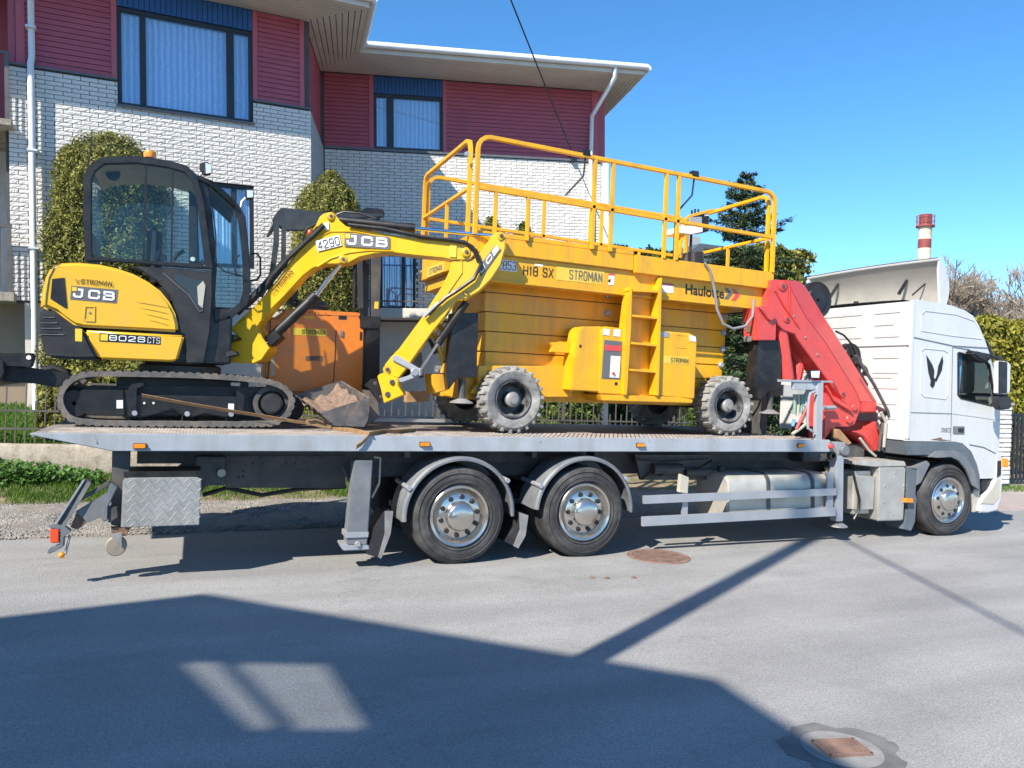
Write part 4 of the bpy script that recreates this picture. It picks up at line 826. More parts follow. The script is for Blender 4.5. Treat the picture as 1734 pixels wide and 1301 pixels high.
# rear bumper
bmp = sub_empty('rear_bumper', truck)
MB().pris(ZR([(490, 540), (545, 565), (300, 920), (265, 890)]), .05, .12).build('channel', M['frame'], bmp, bevel=.004); MB().pris(ZR([(520, 550), (550, 568), (345, 920), (312, 915)]), .03, .02).build('flange', M['guard'], bmp); MB().pris(ZR([(485, 538), (500, 545), (275, 895), (250, 900)]), .03, .02).build('flange', M['steel'], bmp)
MB().pris(ZR([(705, 545), (700, 590), (440, 730), (510, 660)]), .06, .05).build('strut', M['frame'], bmp, bevel=.004); MB().pris(ZR([(690, 640), (640, 840), (525, 895), (420, 805)]), .07, .05).build('gusset', M['guard'], bmp, bevel=.004)
MB().pris(ZR([(710, 560), (765, 610), (690, 760), (685, 880), (635, 885), (640, 770), (680, 640)]), .02, .1).build('hanger', M['guard'], bmp, bevel=.008); MB().pris(ZR([(430, 815), (520, 890), (440, 950), (380, 930), (415, 850)]), .08, .1).build('arm', M['rust'], bmp, bevel=.004); MB().pris(ZR([(695, 760), (765, 760), (770, 850), (690, 900)]), .04, .1).build('lamp_box', M['frame'], bmp, bevel=.005)
MB().pris(ZR([(210, 915), (330, 920), (385, 965), (330, 1010), (325, 1090), (250, 1130), (200, 1150), (190, 1130), (215, 1100), (290, 1075), (300, 950), (215, 940)]), .0, .08).build('lamp_bracket', M['guard'], bmp, bevel=.005)
MB().pris(ZR([(215, 945), (290, 948), (290, 1062), (215, 1058)]), -.01, .09).build('tail_lamp', M['redl'], truck, bevel=.008, label='orange-red rectangular tail lamp')
c = at(*ZR([(308, 1157)])[0], .02); MB().ball(c, .028).build('marker_lamp', M['amber'], truck); MB().tube([at(*p, .03) for p in ZR([(340, 1150), (365, 1050), (380, 1000)])], .012, 6).build('lamp_stalk', M['steel'], truck)
c = at(*ZR([(755, 1080)])[0], .12); MB().lathe([(.0005, -.042), (.03, -.04), (.078, -.04), (.088, -.028), (.088, .03), (.078, .04), (.03, .04)], c, 'y', 24).build('roller', M['dbeige'], truck); MB().pris(ZR([(700, 990), (800, 970), (800, 1100), (760, 1060)]), .05, .015).build('roller_fork', M['dgrey'], truck)
MB().pris(ZR([(710, 935), (870, 935), (840, 1000), (720, 1000)]), .08, .08).build('roller_mount', M['rust'], truck)
# toolbox of chequer plate
tbp = [(-.567, .51), (.085, .51), (.088, .935), (.05, .955), (-.52, .955), (-.565, .93)]
tb = MB().prism([(x, .0, z) for x, z in tbp], (0, .55, 0)).build('toolbox', M['alu'], truck, bevel=.006, label='aluminium chequer-plate toolbox')
lug = MB(); r_ = 0; zz = .53
while zz < .94:
    xx = -.55 + (r_ % 2) * .03
    k = 0
    while xx < .07:
        s_ = 1 if (k + r_) % 2 else -1; cx_, cz_ = xx + .012, zz
        for j in (-1, 0, 1):
            ox, oz = j * .011 * s_ * .7, -j * .011 * .7
            p0, p1 = Vector((cx_ + ox - .017 * s_, 0, cz_ + oz * -s_ * s_ - .017)), Vector((cx_ + ox + .017 * s_, 0, cz_ + oz * -s_ * s_ + .017))
            dd = (p1 - p0).normalized(); nn = Vector((dd.z, 0, -dd.x)) * .0032; md = p0.lerp(p1, .5)
            lug.add([p0 + Vector((0, -.0006, 0)), md + nn + Vector((0, -.0006, 0)), p1 + Vector((0, -.0006, 0)), md - nn + Vector((0, -.0006, 0)), md + Vector((0, -.0035, 0))], [(0, 1, 4), (1, 2, 4), (2, 3, 4), (3, 0, 4)])
        xx += .058; k += 1
    zz += .0435; r_ += 1
stuff(lug.build('chequer_pattern', M['dgrey'], tb, flat=True))
MB().box(-.56, .08, .02, .5, .958, 1.0).build('toolbox_mount', M['black'], truck)
# rear stabiliser leg
st = MB().pris(ZUN([(1490, 545), (1565, 545), (1545, 850), (1540, 900), (1455, 900), (1458, 850)]), .03, .2).build('stabiliser_leg', M['guard'], truck, bevel=.01, label='grey box-section rear stabiliser leg')
MB().pris(ZUN([(1450, 848), (1548, 845), (1545, 868), (1450, 872)]), .015, .23).build('collar', M['steel'], st, bevel=.005); MB().pris(ZUN([(1455, 895), (1540, 895), (1560, 920), (1440, 925), (1425, 895)]), .03, .2).build('foot', M['steel'], st, bevel=.01); disc(ZUN([(1500, 895)])[0], .03, .03, .02, M['steel'], 'pin', st, 10)
MB().tube([at(*p, .2) for p in ZUN([(1570, 530), (1595, 535), (1590, 640), (1560, 700)])], .012, 6).build('pipe', M['cream'], truck)
MB().tube([at(*p, .25) for p in ZUN([(1440, 570), (1475, 650), (1455, 780)])], .02, 6).build('brace', M['frame'], truck)
# wheels
R_T = .515
def tyre_prof(r, w_, ri):
    return [(ri, .03), (ri + .02, .0), (ri + .05, -.012), ((r + ri) / 2, -.02), (r - .045, -.008), (r - .015, .012), (r, .035), (r, w_ * .36), (r - .012, w_ * .37), (r - .012, w_ * .39), (r, w_ * .40), (r, w_ * .60), (r - .012, w_ * .61), (r - .012, w_ * .63), (r, w_ * .64), (r, w_ - .035), (r - .015, w_ - .012), (r - .045, w_), ((r + ri) / 2, w_ + .01), (ri, w_ - .03)]
def make_truck_wheel(front):
    t = {}
    m = MB(); m.lathe(tyre_prof(R_T, .29, .305), (0, 0, 0), 'y', 72)
    for rr in (.36, .40, .455): m.lathe([(rr - .004, -.016), (rr, -.0225), (rr + .004, -.016)], (0, 0, 0), 'y', 72)
    t['tyre'] = m.mesh('tyre'); t['tyre'].materials.append(M['rubber'])
    m = MB(); m.lathe([(.318, -.006), (.327, -.014), (.318, -.022), (.296, -.012), (.285, .03), (.265, .055), (.250, .03), (.225, .012), (.16, .005), (.155, -.03), (.148, -.055), (.125, -.075), (.08, -.088), (.03, -.092), (0.0005, -.092)] if not front else [(.318, -.006), (.327, -.014), (.318, -.022), (.296, -.012), (.29, .0), (.265, .03), (.24, -.005), (.20, -.018), (.15, -.02), (.145, -.05), (.125, -.07), (.08, -.08), (0.0005, -.084)], (0, 0, 0), 'y', 56)
    t['rim'] = m.mesh('rim', angle=50); t['rim'].materials.append(M['chrome'])
    m = MB(); q = .195
    m.lathe([(.024, -.009), (.026, -.004), (.026, .03)], (0, 0, 0), 'y', 14, cap0=True); t['nut_hole'] = m.mesh('nut_hole'); t['nut_hole'].materials.append(M['black'])
    m = MB(); m.lathe([(.335, .02), (.30, .06), (.30, .26), (.1, .27), (.1, .06)], (0, 0, 0), 'y', 32); t['drum'] = m.mesh('drum'); t['drum'].materials.append(M['frame'])
    return t
WR = make_truck_wheel(False); WF = make_truck_wheel(True)
def put_wheel(t, x, y, flip, front, rot):
    w_ = sub_empty('wheel', truck, (x, y, R_T - .004)); w_.matrix_basis = Matrix.Translation((x, y, R_T - .004)) @ Matrix.Rotation(PI if flip else 0, 4, 'Z') @ Matrix.Rotation(rot, 4, 'Y')
    for k in ('tyre', 'rim', 'drum'): link(k, t[k], None, w_)
    if not flip:
        for j in range(10): a = 2 * PI * j / 10; o = link('nut_hole', t['nut_hole'], None, w_); o.matrix_basis = Matrix.Translation((.205 * math.cos(a), -.006 if not front else -.014, .205 * math.sin(a)))
    return w_
for x, fr_ in ((2.636, 0), (4.124, 0), (9.916, 1)):
    put_wheel(WF if fr_ else WR, x, .02, False, fr_, .3 + x); put_wheel(WF if fr_ else WR, x, 2.5, True, fr_, .1)
    if not fr_:
        for yy in (.36, 1.86): o = link('tyre', WR['tyre'], None, truck); o.matrix_basis = Matrix.Translation((x, yy, R_T - .004))
    MB().cyl((x, .2, R_T), (x, 2.4, R_T), .08, 12).build('axle', M['frame'], truck)
# mudguards
def mudguard(cx, a0, a1, r=.615):
    m = MB(); vs = []; fs = []; prof = [(.0, .03), (.0, .0), (.028, -.012), (.05, .0), (.05, .34), (.04, .34), (.038, .012), (.02, .01)]
    prof = [(r - .035, .0), (r - .03, -.012), (r - .01, -.012), (r - .004, .0), (r + .012, .012), (r + .015, .05), (r + .015, .45), (r + .003, .45), (r + .0, .05), (r - .012, .02)]
    N_ = 28
    for i in range(N_ + 1):
        a = math.radians(a0 + (a1 - a0) * i / N_)
        for q, h in prof: vs.append((cx + q * math.cos(a), h + .0, R_T + .0 + q * math.sin(a)))
    k = len(prof)
    for i in range(N_):
        for j in range(k): fs.append((i * k + j, i * k + (j + 1) % k, (i + 1) * k + (j + 1) % k, (i + 1) * k + j))
    fs += [tuple(range(k)), tuple(N_ * k + j for j in range(k - 1, -1, -1))]
    return m.add(vs, fs).build('mudguard', M['guard'], truck, angle=40)
mudguard(2.636, -2, 184); mudguard(4.124, -2, 176)
for cx, sgn in ((2.636, -1), (4.124, -1), (2.636, 1), (4.124, 1)):
    a = math.radians(90 + 62 * -sgn if sgn < 0 else 90 - 55); p = Vector((cx + .64 * math.cos(a), 0, R_T + .64 * math.sin(a)))
    MB().cyl(p + Vector((0, -.02, 0)), p + Vector((0, .5, .02)), .025, 10).build('mudguard_stay', M['steel'], truck)
def flap(px, Y, t): return MB().pris(px, Y, t).build('mudflap', M['blackp'], truck, bevel=.003)
flap(ZWH([(155, 490), (185, 480), (178, 560), (128, 710), (60, 690), (100, 560)]), .03, .40); flap(ZWH([(810, 490), (850, 500), (835, 600), (800, 660), (740, 630), (790, 560)]), .03, .40)
MB().pris(ZWH([(150, 480), (190, 480), (188, 505), (178, 590), (132, 712), (118, 705), (150, 590)]), .012, .016).build('flap_edge', M['dgrey'], truck); MB().pris(ZWH([(808, 485), (852, 500), (838, 600), (802, 662), (780, 650), (812, 570)]), .012, .016).build('flap_edge', M['dgrey'], truck)
# air tanks, springs, valves and lines on the chassis
MB().pris([(1075, 770), (1204, 770), (1204, 813), (1085, 813)], .55, .05).build('side_panel', M['frame'], truck, bevel=.005)
for q, r in (((1105, 795), .07), ((1160, 800), .05)): c = at(*q, .5); MB().cyl(c, c + Vector((.42, 0, 0)), r, 16).build('air_reservoir', M['frame'], truck)
MB().tpx([(1086, 812), (1100, 800), (1118, 806), (1140, 790), (1180, 795), (1205, 780)], .46, .014, seg=6).build('air_line', M['black'], truck); MB().tpx([(1075, 778), (1120, 782), (1200, 777)], .5, .01, seg=6).build('air_line', M['rubber'], truck)
for x in (2.636, 4.124): MB().box(x - .55, x + .55, .78, .9, .50, .56).build('leaf_spring', M['frame'], truck); MB().lathe([(.1, 0), (.13, .03), (.13, .16), (.1, .19)], (x + .3, .84, .6), 'z', 16, cap1=True).build('air_bellows', M['rubber'], truck)
for px in (690, 760, 905, 1010): c = at(px, 772, .3); MB().box(c.x - .03, c.x + .03, .3, .5, 1.1, 1.19).build('bracket', M['frame'], truck)
# side guard rails
for q in (((78, 360), (918, 327), (918, 358), (78, 396)), ((72, 452), (915, 410), (915, 448), (72, 494))):
    MB().pris(ZTK(q), .01, .035).build('side_guard_rail', M['steel'], truck, bevel=.003)
MB().pris(ZTK([(240, 265), (275, 280), (270, 350), (232, 345)]), .05, .06).build('guard_bracket', M['cream'], truck, bevel=.005)
for q in (((248, 350), (272, 350), (268, 450), (245, 450)), ((878, 255), (905, 255), (902, 430), (876, 430))): MB().pris(ZTK(q), .05, .03).build('guard_post', M['steel'], truck)
# fuel tank
tx0, tx1 = at(1232, 840, .12).x, at(1402, 840, .12).x
def rbox(x0, x1, y0, y1, z0, z1, r, name, mt, parent, **k): return MB().box(x0, x1, y0, y1, z0, z1).build(name, mt, parent, bevel=r, seg=5, **k)
prof = []
for (cy_, cz_, a0) in ((.12 + .14, .90 - .14, 90), (.12 + .12, .33 + .12, 180), (.78 - .12, .33 + .12, 270), (.78 - .14, .90 - .14, 0)):
    for k in range(6): a = math.radians(a0 + (90 * k / 5 if True else 0)); prof.append((cy_ + .14 * math.cos(a), cz_ + .14 * math.sin(a)))
prof2 = sorted(prof, key=lambda q: math.atan2(q[1] - .6, q[0] - .45))
tk = MB().prism([(tx0, y, z) for y, z in prof2], (tx1 - tx0, 0, 0)).build('fuel_tank', M['tank'], truck, bevel=.02, label='large dirty pale fuel tank behind the side rails')
for px in (1297, 1372): x = at(px, 840, .12).x; MB().prism([(x, .45 + (y - .45) * 1.02, .6 + (z - .6) * 1.02) for y, z in prof2], (.06, 0, 0)).build('tank_strap', M['frame'], tk)
MB().cyl((tx0 + .1, .4, .9), (tx0 + .1, .4, .97), .045, 12).build('filler_cap', M['blackp'], tk)
# front stabiliser, tanks and boxes before the front wheel
sl = MB().pris(ZU([(120, 230), (215, 230), (205, 1040), (125, 1040)]), .03, .14).build('stabiliser_leg', M['steel'], truck, bevel=.012, label='slim grey front stabiliser leg with round foot')
c = at(*ZU([(140, 1095)])[0], .1); MB().lathe([(.005, .06), (.05, .05), (.115, .012), (.12, 0), (.1, -.008), (.005, -.008)], c, 'z', 20).build('foot', M['dgrey'], sl); MB().lathe([(.06, -.03), (.07, -.02), (.07, .08)], at(*ZU([(215, 165)])[0], .02), 'y', 18, cap0=True).build('valve_knob', M['guard'], sl); MB().pris(ZU([(60, 60), (240, 70), (235, 230), (130, 230)]), .05, .15).build('head', M['steel'], sl, bevel=.015)
c = at(*ZU([(38, 112)])[0], .0); MB().lathe([(.0005, -.05), (.028, -.045), (.036, -.02), (.036, .02)], c, 'y', 14).build('emergency_knob', M['red'], truck)
MB().lathe([(.03, -.03), (.055, -.03), (.055, .03), (.03, .03)], at(*ZU([(60, 230)])[0], .05), 'y', 14).build('socket', M['black'], truck)
rbox(at(1441, 840, .12).x, at(1482, 840, .12).x, .08, .75, .34, .92, .07, 'air_tank', M['alu'], truck, label='pale rounded tank beside the steel box')
MB().cyl(at(1476, 789, .15), at(1476, 789, .15) + Vector((0, .0, .05)), .03, 10).build('blue_cap', mat('blue_cap', (.15, .42, .75), .4), truck)
MB().tube([at(*p, .06) for p in ZU([(320, 420), (360, 600), (400, 760), (390, 900), (330, 1010)])], .018, 7).build('hose', M['black'], truck)
bx = MB().pris(ZU([(645, 375), (975, 370), (945, 1025), (622, 1035)]), .03, .5).build('battery_box', M['alu'], truck, bevel=.018, seg=3, label='brushed steel battery box with bolts')
for q in ((838, 435), (712, 600), (948, 592), (700, 805), (935, 800), (806, 955)): disc(ZU([q])[0], .012, .03, .008, M['rod'], 'bolt', bx, 8)
MB().pris(ZU([(350, 290), (960, 300), (980, 360), (600, 370), (350, 345)]), .05, .6).build('step_top', M['tank'], truck, bevel=.01)
MB().pris(ZU([(988, 375), (1110, 380), (1090, 700), (1105, 760), (1085, 1040), (1035, 1155), (930, 1130), (990, 950)]), .04, .3).build('front_mudflap', M['arch'], truck, bevel=.008)
MB().pris(ZU([(1000, 380), (1090, 360), (1225, 290), (1270, 330), (1160, 560), (1100, 600), (1110, 400)]), .03, .1).build('wing_flare', M['guard'], truck, bevel=.01)
MB().pris(ZU([(975, 755), (1062, 755), (1058, 810), (972, 806)]), -.02, .05).build('side_marker', M['amber'], truck, bevel=.006)
# ---------------- cab
CY = 0.0; XR = 9.065; M['liner'] = mat('deflector_underside', (.29, .275, .245), .7, var=.1, dirt=(.25, .22, .18), dirt_amt=.4)
cab = sub_empty('cab', truck)
# shell profile (side view, taken from the photograph at the near side plane)
roofp = ZC([(100, 75), (100, 20), (250, 40), (400, 85), (520, 130), (590, 175), (640, 260), (690, 380), (710, 440), (745, 540), (790, 700), (812, 850), (820, 1020), (815, 1180), (808, 1300)])
sh = [at(x, y, CY) for x, y in roofp]
side_pts = [(p.x, p.z) for p in sh]
X_ = lambda x, y: at(x, y, CY)
rear_top = 3.30; prof_side = [(XR, 1.345), (XR, rear_top - .02), (XR + .05, rear_top)] + [(x, z) for x, z in side_pts[3:]]
fb = at(1692, 790, CY); lowf = [(fb.x, fb.z)]; prof_side += [(prof_side[-1][0] - .005, 1.3), (fb.x - .02, .95)]
arch = [X_(*p) for p in ZW([(1265, 450), (1090, 450), (1060, 320), (990, 170), (890, 75), (800, 55), (0, 45)])]
prof_side += [(p.x, p.z) for p in arch[:-1]]
# walls: side skins (near, far) with a door-window opening, rear wall, roof, front
def loop(pts, Y): return [Vector((x, Y, z)) for x, z in pts]
win_o = ZC([(455, 490), (470, 480), (700, 545), (735, 590), (775, 860), (770, 925), (750, 945), (480, 880), (455, 850)])
# near skin built as pieces around the window: rear panel, above, below, front pillar
P = lambda L_: [at(*q, CY) for q in L_]
rearp = [(XR, 1.345), (XR, rear_top - .02), (XR + .05, rear_top)]
def px2(L_): return [(at(*q, CY).x, at(*q, CY).z) for q in L_]
win = px2(win_o)
top_curve = [(x, z) for x, z in side_pts[3:]]
outer = prof_side
skin = bpy.data.meshes.new('cab_side')
def skin_mesh(outer, hole, Y, t, name):
    bm = bmesh.new(); lo = [bm.verts.new((x, Y, z)) for x, z in outer]; lh = [bm.verts.new((x, Y, z)) for x, z in hole]
    eo = [bm.edges.new((lo[i], lo[(i + 1) % len(lo)])) for i in range(len(lo))]; eh = [bm.edges.new((lh[i], lh[(i + 1) % len(lh)])) for i in range(len(lh))]
    r = bmesh.ops.triangle_fill(bm, edges=eo + eh, use_beauty=True, use_dissolve=False)
    bmesh.ops.recalc_face_normals(bm, faces=bm.faces)
    fs = list(bm.faces); ex = bmesh.ops.extrude_face_region(bm, geom=fs); vs = [v for v in ex['geom'] if isinstance(v, bmesh.types.BMVert)]
    bmesh.ops.translate(bm, verts=vs, vec=(0, t, 0)); bmesh.ops.recalc_face_normals(bm, faces=bm.faces)
    for e in bm.edges: e.smooth = len(e.link_faces) == 2 and e.calc_face_angle(0) < math.radians(30)
    for f in bm.faces: f.smooth = True
    me = bpy.data.meshes.new(name); bm.to_mesh(me); bm.free(); return me
link('side_panel', skin_mesh(outer, win, .0, .05, 'side_panel'), M['white'], cab); link('side_panel', skin_mesh(outer, win, 2.45, .05, 'side_panel'), M['white'], cab)
# roof and front skin between the sides
tp = [(XR + .02, rear_top - .005)] + top_curve
vs = []; fs = []; YS = [.0, .012, .05, .15, .5, 1.25, 2.0, 2.35, 2.45, 2.488, 2.5]
for (x, z) in tp:
    for yy in YS:
        e = min(yy, 2.5 - yy); k = (1 - min(1, e / .15)) ** 2; bulge = .10 * math.sin(PI * yy / 2.5)
        vs.append((x - .03 * k + (bulge if x > 10.3 else 0), yy, z - .05 * k + (.03 * math.sin(PI * yy / 2.5) if x < 10.4 else 0)))
k = len(YS); split = next(i for i, q in enumerate(tp) if q[1] < 2.55)
for i in range(len(tp) - 1):
    for j in range(k - 1): fs.append((i * k + j, i * k + j + 1, (i + 1) * k + j + 1, (i + 1) * k + j))
me = MB().add(vs, fs).mesh('roof_skin', angle=60); link('roof_skin', me, M['white'], cab)
# rear wall with pressed ribs
rw_ = MB().box(XR - .012, XR + .03, .05, 2.45, 1.345, rear_top - .03).build('rear_wall', M['white'], cab, bevel=.01)
MB().box(XR - .03, XR + .02, .03, 2.47, 2.66, 2.685).build('roof_joint', M['white'], cab, bevel=.004)
for col, (ya, yb) in enumerate(((.18, .62), (.85, 1.6), (1.75, 2.3))):
    for i, z in enumerate((1.62, 1.83, 2.05, 2.2, 2.27, 2.48, 2.78, 2.95, 3.12)):
        MB().box(XR - .021, XR - .008, ya + (.1 if i % 4 == 3 else 0), yb, z, z + .035).build('pressed_rib', M['white'], cab, bevel=.008, seg=3)
MB().box(XR - .03, XR + .05, -.012, .03, 1.36, rear_top - .04).build('rear_corner', M['white'], cab, bevel=.02, seg=3)
# raised panels and joints on the near side
def groove(pts, Y=-.001, r=.006, m_='guard', name='panel_gap'): return MB().tpx(pts, Y, r, seg=5).build(name, M[m_], cab)
groove(ZC([(70, 350), (90, 358), (420, 430), (715, 448)]), r=.009, m_='guard'); groove(ZC([(415, 440), (410, 700), (405, 1005), (398, 1240)])); groove(ZC([(40, 993), (405, 1005)])); groove(ZC([(418, 440), (560, 462)]), r=.008)
groove(ZC([(405, 1005), (600, 1030), (810, 1062)]), r=.004, m_='steel'); groove(ZW([(970, 90), (1130, 120), (1270, 190)]), r=.008, m_='arch')
def recess(px, nm): return MB().rpx(px, [(x * .965 + sum(q[0] for q in px) / len(px) * .035, y * .965 + sum(q[1] for q in px) / len(px) * .035) for x, y in px], -.008, .012).build(nm, M['white'], cab, bevel=.003)
recess(ZC([(150, 470), (175, 448), (350, 465), (385, 490), (380, 850), (355, 885), (175, 865), (148, 835)]), 'locker_lid'); recess(ZC([(150, 160), (180, 132), (450, 165), (605, 220), (650, 300), (665, 375), (400, 345), (150, 305)]), 'roof_panel')
# eagle emblem
em = MB()
for q in ([(193, 505), (215, 540), (245, 590), (262, 640), (258, 700), (245, 745), (232, 730), (212, 660), (205, 610)], [(330, 515), (338, 560), (325, 640), (300, 690), (275, 730), (268, 720), (285, 670), (295, 600)], [(232, 725), (258, 700), (275, 715), (262, 770), (245, 790), (225, 765)], [(275, 715), (300, 690), (288, 715), (278, 738)]): em.pris(ZC(q), -.003, .002)
em.build('eagle_emblem', M['ink'], cab, label='black flying eagle emblem')
letpx('lettering', '380', *ZC([(315, 1160), (392, 1162), (318, 1125)]), 0, M['gink'], cab, .02); letpx('lettering', 'GLOBE', *ZC([(310, 320), (470, 335), (312, 298)]), 0, mat('faint_decal', (.55, .56, .55), .5), cab, .01) if False else None
# door window, frame and interior
fi = [(x + (sum(p[0] for p in win) / len(win) - x) * .06, z + (sum(p[1] for p in win) / len(win) - z) * .06) for x, z in win]
MB().ring(loop(win, -.006), loop(fi, -.006), (0, .03, 0)).build('window_seal', M['black'], cab); MB().prism(loop(fi, .018), (0, .006, 0)).build('door_window', M['dglass'], cab); MB().prism(loop(fi, 2.46), (0, .006, 0)).build('door_window', M['dglass'], cab)
MB().box(XR + .04, XR + .06, .06, 2.4, 1.4, 2.6).build('bunk_wall', M['black'], cab); MB().box(9.2, 10.8, .1, 2.4, 1.2, 1.3).build('cab_floor', M['black'], cab)
MB().box(10.45, 10.85, .1, 2.4, 1.3, 1.98).build('dashboard', M['black'], cab, bevel=.05); MB().box(9.75, 10.2, .3, .75, 1.3, 1.75).build('seat', M['blackp'], cab, bevel=.06); MB().box(9.62, 9.8, .3, .75, 1.6, 2.45).build('seat_back', M['blackp'], cab, bevel=.06)
MB().box(9.62, 9.8, 1.75, 2.2, 1.6, 2.45).build('seat_back', M['blackp'], cab, bevel=.06)
cw = []; cf = []
for i in range(15): x = 9.93 + .018 * i; yy = .10 + .02 * math.sin(i * 1.7); cw += [(x - .03 * (i / 14), yy, 2.02), (x, yy, 2.58)]
cf = [(2 * i, 2 * i + 2, 2 * i + 3, 2 * i + 1) for i in range(14)]; MB().add(cw, cf).build('curtain', M['curtb'], cab, angle=180)
st_c = Vector((10.42, .55, 2.02)); MB().tube([st_c + Vector((.2 * math.cos(a) * .5, .2 * math.sin(a), .2 * math.cos(a) * .85)) for a in np.linspace(0, 2 * PI, 20, endpoint=False)], .014, 6, closed=True).build('steering_wheel', M['black'], cab)
# windscreen (front), grille and bumper
wsv = [(x + .012, z) for x, z in tp if 1.75 < z < 2.72]
vs = []; fs = []
for x, z in wsv:
    for yy in np.linspace(.14, 2.36, 9): vs.append((x + .10 * math.sin(PI * yy / 2.5) + .012, yy, z))
for i in range(len(wsv) - 1):
    for j in range(8): fs.append((i * 9 + j, i * 9 + j + 1, (i + 1) * 9 + j + 1, (i + 1) * 9 + j))
MB().add(vs, fs).build('windscreen', M['black'], cab, angle=180)
MB().box(10.8, 10.99, .1, 2.4, .95, 1.55).build('grille', M['blackp'], cab, bevel=.03)
MB().pris(ZC([(585, 480), (640, 475), (700, 490), (740, 520), (745, 570), (700, 575), (640, 545), (600, 510)]), -.14, .16).build('kerb_mirror', M['blackp'], truck, bevel=.03, seg=3); MB().pris(ZC([(555, 465), (740, 500), (742, 515), (556, 480)]), -.03, .05).build('rain_strip', M['blackp'], cab)
MB().pris(ZC([(815, 555), (900, 565), (915, 590), (908, 820), (895, 838), (812, 840), (815, 700)]), -.30, .10).build('wing_mirror', M['white'], truck, bevel=.02, seg=3); MB().pris(ZC([(812, 560), (880, 568), (878, 828), (812, 838)]), -.31, .012).build('mirror_glass', M['black'], truck); MB().pris(ZC([(800, 860), (905, 855), (922, 880), (918, 965), (820, 975), (800, 930)]), -.30, .10).build('lower_mirror', M['blackp'], truck, bevel=.02, seg=3)
MB().tube([at(*ZC([(745, 520)])[0], 0), at(*ZC([(830, 545)])[0], -.27)], .03, 8).build('mirror_arm', M['blackp'], truck); MB().tube([at(*ZC([(790, 850)])[0], 0), at(*ZC([(850, 850)])[0], -.27)], .025, 8).build('mirror_arm', M['blackp'], truck)
MB().pris(ZC([(700, 380), (720, 390), (765, 500), (760, 530), (735, 510)]), .05, 2.4).build('sun_visor', M['blackp'], truck, bevel=.01)
MB().pris(ZW([(210, 60), (800, 55), (890, 75), (990, 170), (1060, 320), (1095, 450), (1100, 620), (1040, 640), (1030, 480), (960, 340), (880, 250), (800, 225), (590, 235), (500, 240), (480, 215), (250, 215)]), -.012, .42).build('wheel_arch', M['arch'], cab, bevel=.012, label='dark grey plastic wheel arch')
MB().pris(ZW([(500, 235), (580, 165), (800, 160), (880, 185), (960, 270), (1040, 420), (1075, 560), (1085, 620), (1000, 560), (930, 380), (850, 280), (760, 235), (600, 245)]), -.03, .03).build('arch_lip', M['guard'], cab, bevel=.006)
rs_ = MB().pris(ZC([(230, 1225), (260, 1218), (320, 1205), (330, 1222), (400, 1232), (330, 1236)]), -.003, .002).build('rust_patch', M['rust'], cab)
MB().pris(ZW([(1280, 190), (1340, 180), (1365, 330), (1355, 560), (1340, 720), (1290, 860), (1180, 885), (1095, 880), (1110, 770), (1240, 560), (1270, 420)]), -.01, .10).build('bumper_side', M['white'], truck, bevel=.02, seg=3); MB().box(10.72, 11.02, .1, 2.45, .38, .95).build('bumper', M['white'], truck, bevel=.05, seg=3)
MB().pris(ZW([(1105, 770), (1240, 590), (1300, 480), (1320, 500), (1315, 700), (1250, 780)]), -.018, .012).build('bumper_patch', M['cream'], truck)
MB().pris(ZW([(1110, 495), (1260, 495), (1240, 600), (1110, 625)]), .03, .1).build('step_recess', M['black'], truck); MB().pris(ZW([(1090, 450), (1265, 450), (1265, 480), (1090, 485)]), .0, .1).build('door_sill', M['white'], truck); MB().pris(ZW([(1300, 280), (1340, 275), (1335, 440), (1295, 470)]), -.018, .01).build('air_slot', M['black'], truck)
MB().pris(ZW([(1370, 250), (1425, 255), (1425, 355), (1368, 350)]), -.04, .06).build('indicator', M['amber'], truck, bevel=.01); MB().pris(ZW([(1000, 520), (1095, 610), (1085, 860), (1015, 880), (1010, 640)]), .05, .2).build('splash_guard', M['tank'], truck, bevel=.01)
dh = MB().pris(ZC([(422, 1112), (520, 1112), (518, 1180), (422, 1178)]), -.008, .01).build('door_handle', M['guard'], cab, bevel=.004); MB().pris(ZC([(465, 1128), (512, 1128), (510, 1165), (465, 1163)]), -.012, .004).build('grip', M['black'], dh)
MB().pris(ZC([(585, 150), (600, 135), (625, 140), (625, 185), (600, 190)]), .4, .12).build('roof_lamp', M['black'], truck, bevel=.01)
MB().tube([at(1680, 750 - 250, 1.0), at(1684, 415 + 22, 1.0)], .006, 5).build('antenna', M['black'], truck) if False else None
an = at(1613, 510, .4); MB().tube([an, an + Vector((.06, 0, .62))], .006, 5).build('antenna', M['black'], truck)
# raised roof deflector: a shell hinged at the front of the roof, its rear edge lifted, open towards the rear
df_ = sub_empty('roof_deflector', truck)
EN = at(1592, 436, .10); EF = at(1368, 469, 2.40); XF_ = EN.x + .2
def dshell(inset):
    vs = []; fs = []; NY, NX = 16, 8
    for i in range(NY + 1):
        t = i / NY; e_ = EN.lerp(EF, t); e_.z += .02 * math.sin(PI * t)
        for j in range(NX + 1):
            q = j / NX; p = Vector((e_.x + .2 * q + .12 * math.sin(PI * q), e_.y, e_.z + (3.27 - e_.z) * q)); p.x -= inset; p.y += (.5 - t) * .06 * q; vs.append(p)
    for i in range(NY):
        for j in range(NX): k = i * (NX + 1) + j; fs.append((k, k + 1, k + NX + 2, k + NX + 1))
    return vs, fs
v1_, f1_ = dshell(0); MB().add(v1_, f1_).build('deflector_panel', M['white'], df_, angle=180); v2_, f2_ = dshell(.035); MB().add(v2_, f2_).build('deflector_lining', M['liner'], df_, angle=180, label='pale underside of the raised deflector')
MB().tube([v1_[i * 9] - Vector((0, 0, .02)) for i in range(17)], .024, 8).build('edge_lip', M['white'], df_)
